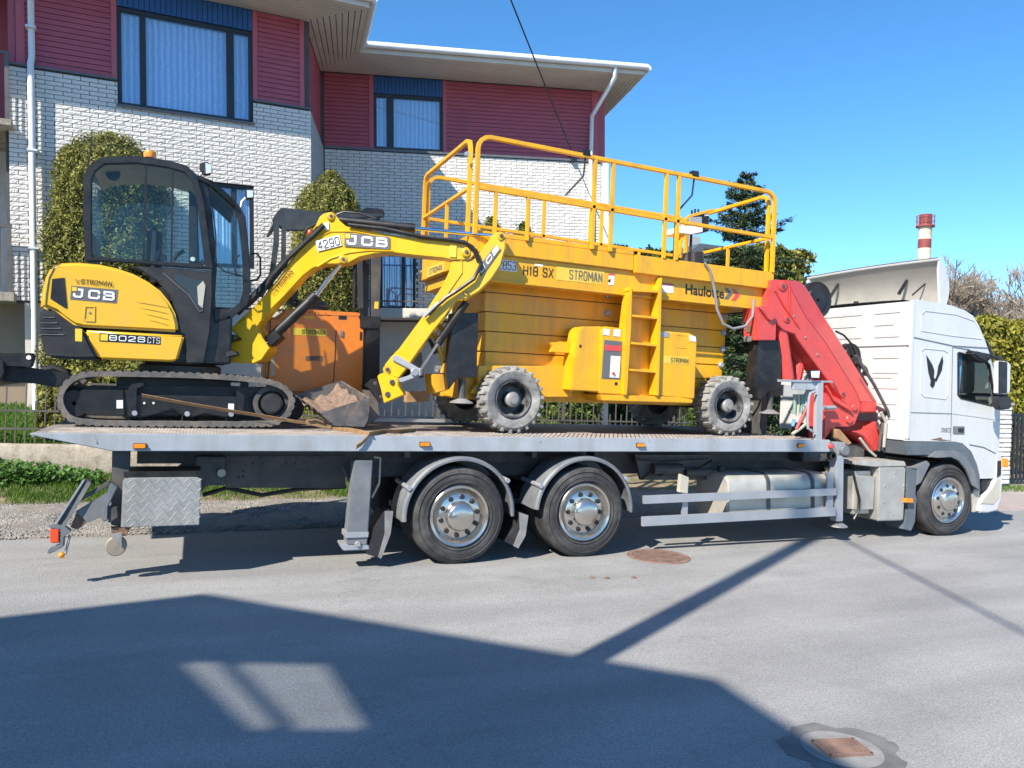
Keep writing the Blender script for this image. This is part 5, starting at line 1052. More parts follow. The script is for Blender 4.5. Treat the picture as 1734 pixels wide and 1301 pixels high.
for yy, sg in ((EN.y, 1), (EF.y, -1)):
    row = [v for v in (v1_[:9] if sg > 0 else v1_[-9:])]; low = [Vector((row[0].x + .03, yy + .02 * sg, row[0].z - .62))] ; poly = row + [Vector((row[-1].x - .12, row[-1].y, 3.25)), Vector((row[0].x - .02, yy, row[0].z - .18))]
    MB().prism(poly, (0, .03 * sg, 0)).build('side_cheek', M['white'], df_)
for (p, q, yy) in (((1404, 506), (1428, 468), 1.9), ((1522, 498), (1550, 452), .72)): MB().tube([at(*p, yy), at(*q, yy), at(q[0] + 9, q[1] + 5, yy)], .026, 6).build('strut', M['black'], df_)
MB().tube([at(1545, 500, .45), at(1572, 476, .45)], .012, 6).build('gas_strut', M['black'], df_); MB().box(9.3, 9.34, 1.2, 1.26, 3.28, 3.38).build('latch', M['black'], df_)
# ---------------- crane
cr_ = sub_empty('loader_crane', truck); YC = .42
MB().tpx(ZG([(1360, 690), (1440, 720), (1490, 850), (1470, 1000), (1430, 1090)]), YC - .06, .03, seg=8).build('hose', M['blackp'], cr_); MB().tpx(ZG([(1350, 760), (1400, 760), (1385, 900), (1390, 1080)]), YC - .05, .028, seg=8).build('hose', M['frame'], cr_)
ob_in = [(895, 200), (935, 310), (1070, 560), (1255, 800), (1560, 1290), (1600, 1390)]; ob_out = [(1005, 212), (1060, 260), (1250, 570), (1345, 715), (1700, 1290), (1760, 1390)]; ob_low = [(1760, 1500), (1560, 1500), (1460, 1440), (1340, 1260), (1000, 800), (960, 730), (850, 690), (735, 580), (690, 480), (735, 195)]
ob = MB().pris(ZCR(ob_in + [(1600, 1500)] + ob_low[1:]), YC, .30).build('outer_boom', M['red'], cr_, bevel=.008, label='big red folded boom slanting down to the cab'); MB().pris(ZCR(ob_out + ob_low[:2] + [(1600, 1390), (1255, 800), (1070, 560), (895, 200)]), YC + .10, .24).build('boom_back', M['red'], ob, bevel=.008)
fa = [at(*p, YC + .002) for p in ZCR(ob_in)]; fb_ = [at(*p, YC + .102) for p in ZCR(ob_out)]; MB().add(fa + fb_, [(i, i + 1, 6 + i + 1, 6 + i) for i in range(5)]).build('boom_facet', M['red'], ob, angle=20)
for q, r in (((835, 255), .07), ((875, 580), .05), ((1420, 1310), .05)): c = at(*ZCR([q])[0], YC); MB().lathe([(r, 0), (r, -.012), (r * .8, -.018)], c, 'y', 20, cap1=True).build('pin_boss', M['red'], ob); MB().lathe([(r * .35, -.02), (r * .35, -.03)], c, 'y', 12, cap1=True).build('pin', M['frame'], ob)
for q in ((1060, 760), (945, 555), (1180, 930)): disc(ZCR([q])[0], .016, YC, .014, M['dgrey'], 'bolt', ob, 8)
for q in ([(570, 480), (540, 560), (520, 650), (560, 740)], [(560, 470), (500, 560), (470, 620), (500, 700), (560, 760)], [(590, 500), (560, 600), (575, 720), (580, 900)], [(480, 540), (520, 600), (470, 690)]): MB().tpx(ZCR(q), YC + .25, .022, seg=7).build('hose', M['black'], cr_)
MB().pris(ZCR([(540, 590), (592, 580), (592, 710), (535, 715)]), YC + .1, .12).build('valve_block', M['rust'], cr_, bevel=.008); MB().pris(ZCR([(500, 750), (545, 745), (540, 800), (505, 805)]), YC + .1, .1).build('valve_block', M['dgrey'], cr_, bevel=.008)
MB().pris(ZCR([(590, 460), (740, 450), (780, 640), (775, 790), (605, 790)]), YC - .02, .3).build('inner_boom', M['red'], cr_, bevel=.01); MB().pris(ZCR([(620, 470), (660, 480), (770, 520), (780, 560), (735, 600), (700, 580)]), YC - .06, .04).build('link', M['red'], cr_, bevel=.008)
MB().tpx(ZCR([(800, 600), (880, 1170)]), YC + .12, .10, seg=14).build('lift_cylinder', M['red'], cr_); MB().tpx(ZCR([(900, 740), (1000, 1000), (960, 1180)]), YC + .3, .09, seg=10).build('lift_cylinder', M['red'], cr_)
MB().tpx(ZCR([(770, 300), (860, 460), (990, 640)]), YC - .012, .012, seg=6).build('pipe', M['red'], cr_); MB().tpx(ZCR([(870, 200), (905, 280), (910, 420), (930, 560), (1000, 660)]), YC - .012, .01, seg=6).build('pipe', M['red'], cr_)
c0_ = at(*ZCR([(1175, 400)])[0], YC + .42)
def pulley(px, r, Y, nm='hose_reel', t=.09): c = at(*ZCR([px])[0], Y); return MB().lathe([(.02, -.01), (r * .62, -.005), (r * .7, .015), (r * .93, .01), (r, 0), (r, .012), (r * .9, t * .4), (r * .9, t * .6), (r, t), (.02, t)], c, 'y', 30).build(nm, M['black'], cr_)
pulley((1180, 395), .26, YC + .3); pulley((1510, 945), .19, YC + .35); c = at(*ZCR([(1610, 955)])[0], YC + .5); MB().lathe([(.02, 0), (.19, .0), (.19, .22), (.02, .22)], c, 'y', 24).build('winch_drum', M['tank'], cr_)
MB().tpx(ZCR([(1560, 1000), (1640, 1060), (1760, 1290), (1740, 1350), (1590, 1120)]), YC + .3, .035, seg=8).build('hose_guard', M['blackp'], cr_)
MB().tpx(ZG([(1120, 130), (1300, 420), (1440, 690), (1480, 850), (1450, 1060)]), YC - .12, .022, seg=8).build('hose', M['frame'], cr_); MB().tpx(ZG([(1370, 700), (1420, 800), (1400, 1050)]), YC - .1, .022, seg=8).build('hose', M['tank'], cr_); MB().tpx(ZG([(1330, 800), (1370, 900), (1350, 1090)]), YC - .08, .02, seg=8).build('hose', M['frame'], cr_); MB().tpx(ZG([(1160, 960), (1250, 1080), (1320, 1140)]), YC - .1, .018, seg=8).build('hose', M['tank'], cr_)
MB().tpx(ZCR([(1360, 700), (1440, 740), (1520, 830), (1570, 960)]), YC + .3, .015, seg=7).build('hose', M['black'], cr_)
MB().pris(ZG([(800, 500), (870, 520), (1060, 620), (1160, 640), (1160, 700), (1110, 830), (1040, 850), (960, 850), (930, 840), (800, 980)]), YC - .02, .3).build('base_housing', M['red'], cr_, bevel=.015)
MB().pris(ZG([(1230, 880), (1340, 790), (1370, 850), (1340, 1090), (1300, 1090), (1200, 950), (1080, 890)]), YC, .4).build('base_post', M['red'], cr_, bevel=.015); MB().pris(ZG([(1180, 600), (1330, 600), (1325, 700), (1180, 700)]), YC - .015, .3).build('boom_foot', M['red'], cr_, bevel=.012)
disc(ZG([(1045, 770)])[0], .06, YC - .02, .03, M['red'], 'pin', cr_); disc(ZG([(1095, 650)])[0], .05, YC - .02, .03, M['red'], 'pin', cr_)
MB().tpx(ZG([(820, 440), (900, 580), (1080, 690)]), YC - .05, .018, seg=6).build('lever', M['red'], cr_); MB().tpx(ZG([(880, 360), (960, 520), (1015, 565)]), YC - .05, .01, seg=6).build('pipe', M['red'], cr_); MB().tpx(ZG([(800, 655), (910, 655)]), YC - .08, .03, seg=8).build('spool', M['steel'], cr_)
MB().pris(ZG([(930, 870), (960, 870), (1080, 1010), (1040, 1030), (930, 960)]), .3, .1).build('bracket', M['wood'], cr_, bevel=.006)
MB().pris(ZG([(860, 830), (1250, 880), (1400, 1100), (1300, 1160), (900, 1080)]), .8, .8).build('pedestal', M['frame'], cr_, bevel=.02); MB().box(7.75, 8.9, .55, 1.9, 1.0, 1.25).build('crane_base', M['frame'], cr_, bevel=.02)
# headboard behind the load
hb = sub_empty('headboard', truck)
MB().pris(ZG([(738, 400), (797, 400), (782, 980), (720, 985)]), .01, .06).build('post', M['beam'], hb, bevel=.004); MB().pris(ZG([(497, 395), (740, 400), (738, 475), (497, 475)]), .03, .05).build('rail', M['beam'], hb, bevel=.004); MB().pris(ZG([(360, 370), (890, 385), (890, 402), (360, 395)]), .02, .05).build('top_bar', M['steel'], hb)
MB().tpx(ZG([(715, 490), (665, 510), (650, 560), (635, 760), (640, 860), (700, 900)]), .0, .018, seg=8).build('grab_handle', M['steel'], hb); MB().pris(ZG([(665, 280), (768, 278), (760, 365), (672, 362)]), -.02, .06).build('work_lamp', M['black'], hb, bevel=.01); MB().pris(ZG([(675, 288), (758, 286), (752, 355), (680, 352)]), -.03, .012).build('lens', M['lamp'], hb)
MB().box(7.4, 7.5, 1.0, 2.5, DZ, 2.1).build('post', M['frame'], hb); MB().box(7.38, 7.44, .1, 2.5, 1.9, 2.05).build('rail', M['beam'], hb)
hs = [('hose', (.20, .32, .25), (505, 520), (500, 720)), ('hose', (.42, .40, .32), (540, 520), (535, 740)), ('hose', (.16, .34, .30), (575, 520), (570, 700)), ('hose', (.35, .36, .33), (610, 520), (590, 640)), ('hose', (.5, .08, .08), (630, 640), (520, 870)), ('hose', (.40, .37, .30), (640, 800), (480, 920)), ('hose', (.10, .30, .5), (500, 770), (485, 840))]
for nm, c_, p, q in hs: MB().tpx(ZG([p, ((p[0] + q[0]) / 2 + 6, (p[1] + q[1]) / 2), q]), .16, .022, seg=7).build(nm, mat('hose_' + str(p[0]), c_, .6), hb)
# ================================================================== MINI EXCAVATOR
ex = thing('mini_excavator', 'yellow and black tracked mini excavator at the rear of the deck', 'excavator', (-.1, 1.5, DZ))
YT = .93
def resample(pts, step):
    out = []; n = len(pts); acc = []
    for i in range(n):
        a, b_ = pts[i], pts[(i + 1) % n]; L_ = (b_ - a).length; k = max(1, round(L_ / step))
        for j in range(k): out.append(a.lerp(b_, j / k))
    return out
def smooth_loop(pts, it=2):
    for _ in range(it):
        n = len(pts); pts = [q for i in range(n) for q in (pts[i].lerp(pts[(i + 1) % n], .25), pts[i].lerp(pts[(i + 1) % n], .75))]
    return pts
tro = ZTR([(62, 230), (75, 160), (130, 90), (210, 48), (300, 34), (600, 38), (1000, 48), (1300, 68), (1480, 90), (1590, 130), (1645, 200), (1650, 260), (1610, 340), (1540, 392), (1440, 402), (900, 402), (260, 395), (150, 370), (90, 310)])
def track(Yn, parent):
    o_ = smooth_loop([at(x, y, YT) for x, y in tro], 2); zmin = min(p.z for p in o_); o_ = [Vector((p.x, Yn, p.z - zmin + DZ + .013)) for p in o_]
    c_ = Vector((sum(p.x for p in o_) / len(o_), Yn, sum(p.z for p in o_) / len(o_))); n = len(o_); inn = []
    for i in range(n):
        t = (o_[(i + 1) % n] - o_[i - 1]).normalized(); nn = Vector((-t.z, 0, t.x))
        if nn.dot(c_ - o_[i]) < 0: nn = -nn
        inn.append(o_[i] + nn * .05)
    tk_ = MB().ring(o_, inn, (0, .30, 0)).build('track', M['trackr'], parent, angle=50)
    L_ = sum((o_[(i + 1) % n] - o_[i]).length for i in range(n)); pos = 0; lug = MB(); i = 0; step = .082; nxt = 0; acc = 0
    for i in range(n):
        a, b_ = o_[i], o_[(i + 1) % n]; d = b_ - a; l_ = d.length
        while nxt < acc + l_:
            p = a + d * ((nxt - acc) / l_); t = d.normalized(); nn = Vector((t.z, 0, -t.x))
            if nn.dot(p - c_) < 0: nn = -nn
            q = [p - t * .03, p + t * .03, p + t * .02 + nn * .011, p - t * .02 + nn * .011]; lug.prism(q, (0, .30, 0)); nxt += step
        acc += l_
    stuff(lug.build('track_lugs', M['trackr'], tk_)); return tk_
track(YT, ex); track(2.0, ex)
fr_ = MB().pris(ZTR([(215, 165), (240, 158), (510, 160), (520, 330), (500, 335), (270, 330), (215, 275)]), YT + .03, .22).build('track_frame', M['black'], ex, bevel=.01)
MB().pris(ZTR([(560, 190), (1270, 205), (1270, 300), (1250, 330), (1190, 345), (1050, 318), (960, 345), (900, 330), (840, 290), (700, 330), (620, 345), (560, 335), (520, 330), (510, 160), (560, 160)]), YT + .05, .2).build('track_frame', M['black'], ex, bevel=.012); MB().pris(ZTR([(560, 120), (640, 110), (650, 130), (600, 150), (595, 340), (540, 340), (540, 150)]), YT + .02, .06).build('bracket', M['black'], ex, bevel=.006); MB().pris(ZTR([(1260, 160), (1280, 170), (1320, 200), (1310, 300), (1270, 310)]), YT + .03, .1).build('bracket', M['black'], ex, bevel=.005)
MB().pris(ZTR([(120, 130), (1600, 140), (1600, 330), (120, 330)]), YT + .22, .06).build('undercarriage', M['black'], ex); MB().box(-.75, .55, 1.23, 2.0, 1.6, 1.86).build('undercarriage', M['black'], ex, bevel=.03)
c = at(*ZTR([(1500, 252)])[0], YT + .02); MB().lathe([(.0005, -.02), (.09, -.02), (.095, -.012), (.108, -.012), (.112, 0), (.112, .2)], c, 'y', 30).build('drive_motor', M['blackp'], ex); MB().lathe([(.14, .06), (.19, .06), (.19, .2), (.14, .2)], c, 'y', 24).build('sprocket', M['frame'], ex); c = at(*ZTR([(180, 250)])[0], YT + .06); MB().lathe([(.02, 0), (.13, .0), (.16, .03), (.16, .18), (.02, .18)], c, 'y', 24).build('idler', M['black'], ex)
for q in ((585, 315), (935, 320), (1228, 322)): disc(ZTR([q])[0], .028, YT + .03, .025, M['steel'], 'roller_bolt', ex, 12); c = at(*ZTR([(q[0], q[1] + 30)])[0], YT + .06); MB().lathe([(.05, 0), (.055, .02), (.055, .2), (.05, .22)], c, 'y', 16).build('track_roller', M['frame'], ex)
for q in ((648, 248), (710, 248)): disc(ZTR([q])[0], .012, YT + .05, .01, M['wink'], 'bolt', ex, 8)
for q in ([(462, 228), (505, 228), (505, 283), (462, 283)], [(1208, 250), (1247, 252), (1245, 302), (1207, 300)]): plate(ZTR(q), YT + .028 if q[0][0] < 600 else YT + .048, M['wink'], 'sticker', ex)
MB().pris(ZTR([(1225, 108), (1290, 112), (1285, 135), (1225, 132)]), YT + .05, .06).build('shackle', M['cream'], ex, bevel=.005)
# slew ring + dozer blade
MB().lathe([(.4, 0), (.42, .02), (.42, .12), (.36, .14), (.36, .2)], (-.15, 1.6, 1.86), 'z', 36).build('slew_ring', M['frame'], ex)
bl_ = sub_empty('dozer_blade', ex)
MB().pris([(0, 598), (54, 598), (57, 606), (52, 622), (0, 620)], .98, .12).build('bracket', M['black'], bl_, bevel=.006); MB().pris([(-2, 617), (45, 622), (80, 627), (120, 633), (118, 650), (96, 657), (60, 650), (0, 646)], 1.1, .12).build('arm', M['black'], bl_, bevel=.01); MB().pris([(-2, 617), (45, 622), (80, 627), (120, 633), (118, 650), (96, 657), (60, 650), (0, 646)], 1.85, .12).build('arm', M['black'], bl_, bevel=.01)
MB().tpx([(70, 627), (92, 624), (118, 634)], 1.35, .045, seg=10).build('blade_cylinder', M['black'], bl_); MB().pris([(-60, 595), (-8, 597), (6, 612), (8, 632), (-4, 652), (-60, 660), (-50, 630)], .95, 1.35).build('mouldboard', M['black'], bl_, bevel=.01, label='black curved dozer blade'); disc((49, 606), .022, .98, .01, M['wink'], 'pin', bl_, 10)
# upper body
YB = .95
bp_ = ZBODY([(45, 620), (52, 520), (68, 400), (100, 290), (150, 190), (230, 152), (420, 145), (640, 165), (820, 205), (980, 260), (1130, 340), (1250, 430), (1340, 540), (1400, 660), (1425, 760), (1430, 845), (1100, 825), (700, 805), (480, 795), (380, 770), (280, 700), (200, 635), (110, 595)])
def rounded_body(px, Y0, Y1, name, mt, parent, bev=.06, seg=5, **k): return MB().prism([at(x, y, Y0) for x, y in px], (0, Y1 - Y0, 0)).build(name, mt, parent, bevel=bev, seg=seg, angle=60, **k)
hood = rounded_body(bp_, YB, 2.3, 'engine_cover', M['exy'], ex, .045, label='rounded yellow engine cover')
rounded_body(ZBODY([(487, 822), (1000, 850), (1490, 877), (1480, 930), (1420, 1130), (1350, 1140), (640, 1113)]), YB + .01, 2.29, 'lower_panel', M['exy'], ex, .02, 3)
cwt = rounded_body(ZBODY([(38, 640), (50, 610), (110, 600), (200, 640), (280, 706), (380, 776), (480, 801), (484, 830), (635, 1113), (400, 1117), (130, 1102), (85, 1060), (50, 900), (36, 750)]), YB - .006, 2.31, 'counterweight', M['blackp'], ex, .03, 4, label='black vented counterweight')
for i, (x, y, l_) in enumerate(((70, 680, 70), (50, 735, 115), (45, 790, 155), (40, 852, 190))): MB().pris(ZBODY([(x, y - 8), (x + l_ * .6, y - 6), (x + l_, y + 12), (x + l_ * .5, y + 12), (x, y + 8)]), YB - .012, .02).build('vent_slot', M['black'], cwt); MB().tpx(ZBODY([(x, y + 14), (x + l_, y + 18), (x + l_ + 55, y + 16)]), YB - .008, .006, seg=5).build('vent_rib', M['gink'], cwt)
plate(ZBODY([(168, 310), (290, 298), (318, 600), (300, 605), (150, 508)]), YB, M['black'], 'side_window', ex, .006); groove_ = MB().tpx(ZBODY([(100, 590), (110, 470), (135, 300), (190, 190), (240, 160)]), YB - .002, .006, seg=5); groove_.build('panel_gap', M['gink'], ex)
for i in range(4): y = 542 + i * 60; MB().pris(ZBODY([(1000 + i * 45, y), (1200 + i * 30, y + 8), (1345, y + 62), (1200 + i * 20, y + 35)]), YB - .006, .012).build('vent_louvre', M['exy'], hood, bevel=.004)
lk = MB().rpx(ZBODY([(490, 578), (600, 582), (598, 742), (500, 738), (472, 720)]), ZBODY([(506, 594), (586, 596), (586, 728), (512, 726), (494, 712)]), YB - .008, .012).build('latch', M['exy'], hood, bevel=.003); disc(ZBODY([(541, 645)])[0], .012, YB, .008, M['steel'], 'lock', hood, 10)
plate(ZBODY([(397, 808), (468, 812), (466, 938), (398, 934)]), YB - .004, M['yink'], 'warning_sticker', ex)
def decal(body, q, bg_, fg, Y, parent, bold=.02, inset=(.12, .16), yel=None):
    """sign plate q (bottom-left, bottom-right, top-right, top-left in photo pixels) with lettering"""
    pl_ = plate(q, Y, M[bg_], 'decal', parent, .003); bl0, br, tr, tl = [at(*p, Y - .004) for p in q]; ix, iy = inset
    f = lambda u, v: bl0.lerp(br, u).lerp(tl.lerp(tr, u), v)
    lettering('lettering', body, f(ix, iy), f(1 - .05, iy), f(ix, 1 - iy), M[fg], parent, bold, .003)
    if yel: MB().prism([f(*p) for p in yel], (0, -.003, 0)).build('logo_mark', M['yink'], parent)
    return f
f = decal('JCB', ZBODY([(348, 515), (812, 555), (828, 420), (360, 378)]), 'gink', 'wink', YB, ex, .075, (.05, .16), [(.02, .62), (.12, .62), (.12, .92), (.02, .92)])
decal('8026', ZBODY([(640, 935), (1120, 962), (1125, 880), (645, 852)]), 'ink', 'wink', YB + .01, ex, .055, (.2, .16), [(.02, .12), (.17, .12), (.17, .88), (.02, .88)]); decal('CTS', ZBODY([(1118, 962), (1250, 969), (1254, 890), (1124, 882)]), 'ink', 'wink', YB + .01, ex, .02, (.02, .12))
def stroman(q0, q1, q3, Y, parent, m_='ink', bold=.10):
    letpx('lettering', 'STROMAN', q0, q1, q3, Y, M[m_], parent, bold, .005)
    p0, p1, p3 = at(*q0, Y - .005), at(*q1, Y - .005), at(*q3, Y - .005); ey = p3 - p0; exx = (p1 - p0).normalized() * ey.length
    m = MB()
    for u, v in ((-.55, .55), (-.85, .45), (-.45, .15), (-.70, .1), (-1.0, .75), (-.3, .7)): c = p0 + exx * u + ey * v; s_ = .11; m.prism([c + exx * s_, c + ey * s_, c - exx * s_, c - ey * s_], (0, -.002, 0))
    m.build('logo_dots', M[m_], parent)
stroman(*ZBODY([(455, 360), (765, 388), (462, 312)]), YB, ex)
# cab
YCN = 1.0
oc = ZA([(262, 555), (250, 380), (253, 200), (275, 150), (330, 115), (480, 108), (620, 130), (690, 150), (735, 190), (765, 300), (800, 560), (805, 590), (700, 585), (400, 560)]); ic = ZA([(292, 535), (288, 380), (290, 215), (305, 175), (345, 145), (480, 142), (610, 160), (680, 180), (712, 215), (735, 310), (766, 560), (764, 572), (700, 566), (400, 545)])
cabx = sub_empty('cab', ex)
MB().rpx(oc, ic, YCN, .06).build('side_frame', M['black'], cabx, bevel=.01, seg=2); MB().rpx(oc, ic, 2.0, .06).build('side_frame', M['black'], cabx, bevel=.01)
MB().pris(ic, YCN + .025, .005).build('side_window', M['glass'], cabx); MB().pris(ic, 2.03, .005).build('side_window', M['glass'], cabx)
for q in ([(515, 150), (524, 150), (512, 550), (503, 550)], [(628, 165), (637, 167), (630, 562), (622, 560)]): MB().pris(ZA(q), YCN + .01, .03).build('window_bar', M['black'], cabx)
# roof skin
rt = [at(*p, YCN) for p in ZA([(253, 200), (275, 150), (330, 115), (480, 108), (620, 130), (690, 150), (735, 190), (790, 215), (850, 265), (900, 315)])]; vs = []; fs = []
for p in rt:
    for j, yy in enumerate((1.01, 1.15, 1.5, 1.9, 2.05)): vs.append((p.x, yy, p.z - .005 + (.02 if 0 < j < 4 else 0)))
for i in range(len(rt) - 1):
    for j in range(4): fs.append((i * 5 + j, i * 5 + j + 1, (i + 1) * 5 + j + 1, (i + 1) * 5 + j))
o = MB().add(vs, fs).build('roof', M['black'], cabx, angle=60); sm_ = o.modifiers.new('s', 'SOLIDIFY'); sm_.thickness = .03
vs2 = [Vector(v) - Vector((0, 0, .05)) for v in vs[:35]]; MB().add(vs2, fs[:24]).build('headlining', M['beige'], cabx, angle=60); disc(ZA([(380, 188)])[0], .07, 1.5, .01, M['black'], 'speaker', cabx, 20)
MB().box(at(145, 300, 1.0).x + .02, at(145, 300, 1.0).x + .05, 1.03, 2.02, 2.7, 3.3).build('rear_panel', M['black'], cabx); MB().box(at(150, 300, 1.0).x + .02, at(150, 300, 1.0).x + .03, 1.04, 2.0, 3.3, 3.9).build('rear_window', M['glass'], cabx)
# front (windscreen) half
oc2 = ZA([(740, 190), (800, 215), (860, 265), (915, 320), (940, 370), (950, 450), (960, 560), (962, 680), (950, 740), (880, 800), (800, 830), (790, 700), (800, 560), (765, 300)]); ic2 = ZA([(775, 225), (805, 240), (850, 285), (890, 335), (908, 380), (918, 450), (928, 560), (930, 680), (915, 735), (870, 770), (815, 800), (812, 700), (820, 560), (795, 320)])
MB().rpx(oc2, ic2, YCN + .05, .05).build('front_frame', M['black'], cabx, bevel=.008); MB().rpx(oc2, ic2, 1.95, .05).build('front_frame', M['black'], cabx, bevel=.008); MB().pris(ic2, YCN + .07, .005).build('front_side_window', M['glass'], cabx); MB().pris(ic2, 1.97, .005).build('front_side_window', M['glass'], cabx)
fw_ = [at(*p, YCN) for p in ZA([(915, 320), (940, 370), (950, 450), (960, 560), (962, 680), (950, 740)])]; vs = []; fs = []
for p in fw_:
    for yy in (1.06, 1.25, 1.5, 1.78, 1.98): vs.append((p.x + .02, yy, p.z))
for i in range(5):
    for j in range(4): fs.append((i * 5 + j, i * 5 + j + 1, (i + 1) * 5 + j + 1, (i + 1) * 5 + j))
MB().add(vs, fs).build('windscreen', M['glass'], cabx, angle=180)
MB().tpx(ZA([(800, 330), (815, 450), (812, 560), (850, 600), (930, 620)]), YCN + .02, .008, seg=5).build('wiper_hose', M['black'], cabx)
low = MB().pris(ZA([(440, 575), (600, 585), (775, 600), (800, 590), (802, 700), (790, 860), (765, 990), (690, 990), (682, 870), (655, 860), (652, 790), (620, 700), (570, 645), (500, 600)]), YCN - .01, .12).build('door_lower', M['blackp'], cabx, bevel=.012, label='black lower cab door')
MB().pris(ZA([(640, 610), (760, 640), (772, 660), (760, 760), (740, 755), (690, 680), (640, 640)]), YCN - .014, .006).build('lower_window', M['dglass'], cabx); MB().pris(ZA([(735, 665), (760, 640), (770, 660), (758, 755), (740, 740)]), YCN - .018, .004).build('reflector', M['cream'], cabx)
MB().tpx(ZA([(590, 605), (640, 650), (700, 700), (745, 770), (760, 765)]), YCN - .014, .006, seg=5).build('moulding', M['gink'], cabx)
MB().box(-.45, .35, 1.05, 2.0, 2.02, 2.62).build('cab_base', M['black'], ex, bevel=.02)
# interior: seat, levers, consoles
MB().box(-.45, -.02, 1.3, 1.75, 2.62, 2.85).build('seat', M['blackp'], cabx, bevel=.05, seg=3); MB().box(-.52, -.38, 1.3, 1.75, 2.8, 3.45).build('seat_back', M['blackp'], cabx, bevel=.05, seg=3)
sx_ = at(*ZA([(450, 505)])[0], 1.2); MB().box(sx_.x - .1, sx_.x + .12, 1.2, 1.35, 2.62, 2.86).build('armrest', M['blackp'], cabx, bevel=.03)
for q in ([(560, 550), (575, 515)], [(600, 555), (590, 530)], [(635, 550), (650, 530), (680, 512)], [(760, 565), (750, 555)]): MB().tube([at(*p, 1.1) for p in ZA(q)], .022, 7).build('control_lever', M['black'], cabx)
MB().pris(ZA([(700, 250), (722, 270), (735, 300), (745, 565), (700, 560)]), 1.2, .25).build('console_column', M['black'], cabx, bevel=.01); plate(ZA([(702, 362), (722, 362), (722, 425), (702, 425)]), 1.345, M['wink'], 'sticker', cabx); disc(ZA([(717, 549)])[0], .025, 1.1, .01, M['wink'], 'gauge', cabx, 14)
lm = MB().pris(ZA([(745, 140), (775, 133), (798, 145), (796, 185), (765, 190), (745, 165)]), .9, .09).build('work_lamp', M['blackp'], ex, bevel=.01); MB().pris(ZA([(770, 140), (796, 147), (794, 182), (772, 186)]), .894, .006).build('lens', M['lamp'], lm); MB().tube([at(*p, 1.08) for p in ZA([(755, 185), (745, 195), (735, 190)])], .015, 6).build('bracket', M['steel'], ex)
lm = MB().pris(ZA([(940, 250), (978, 252), (975, 290), (942, 292)]), 1.2, .09).build('work_lamp', M['blackp'], ex, bevel=.01); MB().pris(ZA([(946, 256), (974, 257), (971, 286), (947, 287)]), 1.194, .006).build('lens', M['lamp'], lm); MB().tube([at(*p, 1.35) for p in ZA([(940, 290), (925, 305), (920, 330)])], .015, 6).build('bracket', M['steel'], ex)
c = at(*ZA([(535, 112)])[0], 1.4); MB().lathe([(.06, -.02), (.065, .02), (.055, .05), (.02, .06), (.0005, .06)], c, 'z', 16).build('beacon', M['amber'], ex); MB().tube([at(*p, 1.5) for p in ZA([(275, 160), (288, 50), (290, 0)])], .006, 5).build('antenna', M['black'], ex)
MB().tube([at(*p, 1.75) for p in ZA([(962, 525), (990, 525), (1003, 545), (1003, 615), (990, 635), (962, 640)])], .012, 7).build('grab_rail', M['black'], ex); MB().tube([at(*p, 1.08) for p in ZA([(915, 530), (897, 545), (897, 600), (905, 620)])], .01, 7).build('grab_rail', M['black'], ex)
# boom, dipper, bucket: all lie in one upright plane that swings a little towards the deck edge
_at, _disc, _plate, _letpx = at, disc, plate, letpx
YM = 0.0; BT = .22
AP0 = _at(405, 550, 1.32); AP1 = _at(850, 400, .30); AD = (AP1 - AP0); AD.z = 0; AD.normalize(); AN = Vector((-AD.y, AD.x, 0))
def at(px, py, dep):
    """point on the arm plane, dep metres behind its near face"""
    d = FW + RT * ((px - 867) / FPX) - UP * ((py - 650.5) / FPX)
    return CAM_POS + d * (((AP0 - CAM_POS).dot(AN) + dep) / d.dot(AN))
_sw = Vector((0, 1, 0)); ARM = [1]
def _pris(s, px, Y, t): return s.prism([at(x, y, Y) for x, y in px], (AN if ARM[0] else _sw) * t)
MB.pris = _pris
MB().pris(ZA([(765, 870), (880, 865), (905, 885), (830, 905), (800, 985), (760, 995), (690, 990)]), YM - .25, .6).build('swing_bracket', M['black'], ex, bevel=.01); MB().pris(ZA([(785, 985), (820, 940), (890, 935), (905, 955), (860, 965), (850, 990)]), YM - .3, .12).build('swing_bracket', M['blackp'], ex, bevel=.01)
MB().pris(ZA([(868, 842), (900, 822), (945, 792), (985, 830), (1010, 880), (1042, 928), (1010, 975), (975, 992), (865, 985), (862, 968), (905, 945), (862, 925), (862, 908), (905, 890), (905, 870)]), YM - .06, BT + .12).build('swing_post', M['exy'], ex, bevel=.012)
boom_px = [(405, 575), (395, 560), (402, 545), (440, 509), (469, 474), (508, 419), (514, 411), (535, 380), (541, 367), (548, 361), (562, 359), (566, 362), (575, 374), (587, 384), (609, 386.5), (660, 397.5), (704, 403), (790, 412), (802, 420), (804, 432), (796, 441), (765, 441), (752, 438), (701, 433), (660, 428), (634, 430.5), (609, 436), (589, 446.5), (568.5, 448), (548, 448), (530, 455), (514, 467), (482, 502), (460, 524), (440, 548), (432, 562), (422, 580)]
boom = MB().pris(boom_px, YM, BT).build('boom', M['exy'], ex, bevel=.012, seg=2, label='yellow cranked boom')
wb = MB().tpx([(435, 515), (470, 480), (512, 420), (535, 404), (560, 392), (600, 392), (650, 402)], YM - .004, .008, seg=5).build('weld_seam', M['exy'], boom); MB().tpx([(537, 452), (560, 438), (590, 428), (625, 424), (665, 425)], YM - .004, .010, seg=5).build('weld_seam', M['exy'], boom)
for q, r in (((560, 367), .028), ((580.5, 440), .03), ((789, 428), .035), ((418, 546), .03)): c = at(*q, YM); MB().lathe([(r * 1.6, 0), (r * 1.6, -.02), (r * 1.2, -.03)], c, 'y', 20, cap1=True).build('pin_boss', M['exy'], boom); MB().lathe([(.0005, -.036), (r * .6, -.036), (r * .7, -.028), (r * .7, .0)], c, 'y', 16).build('pin', M['frame'], boom)
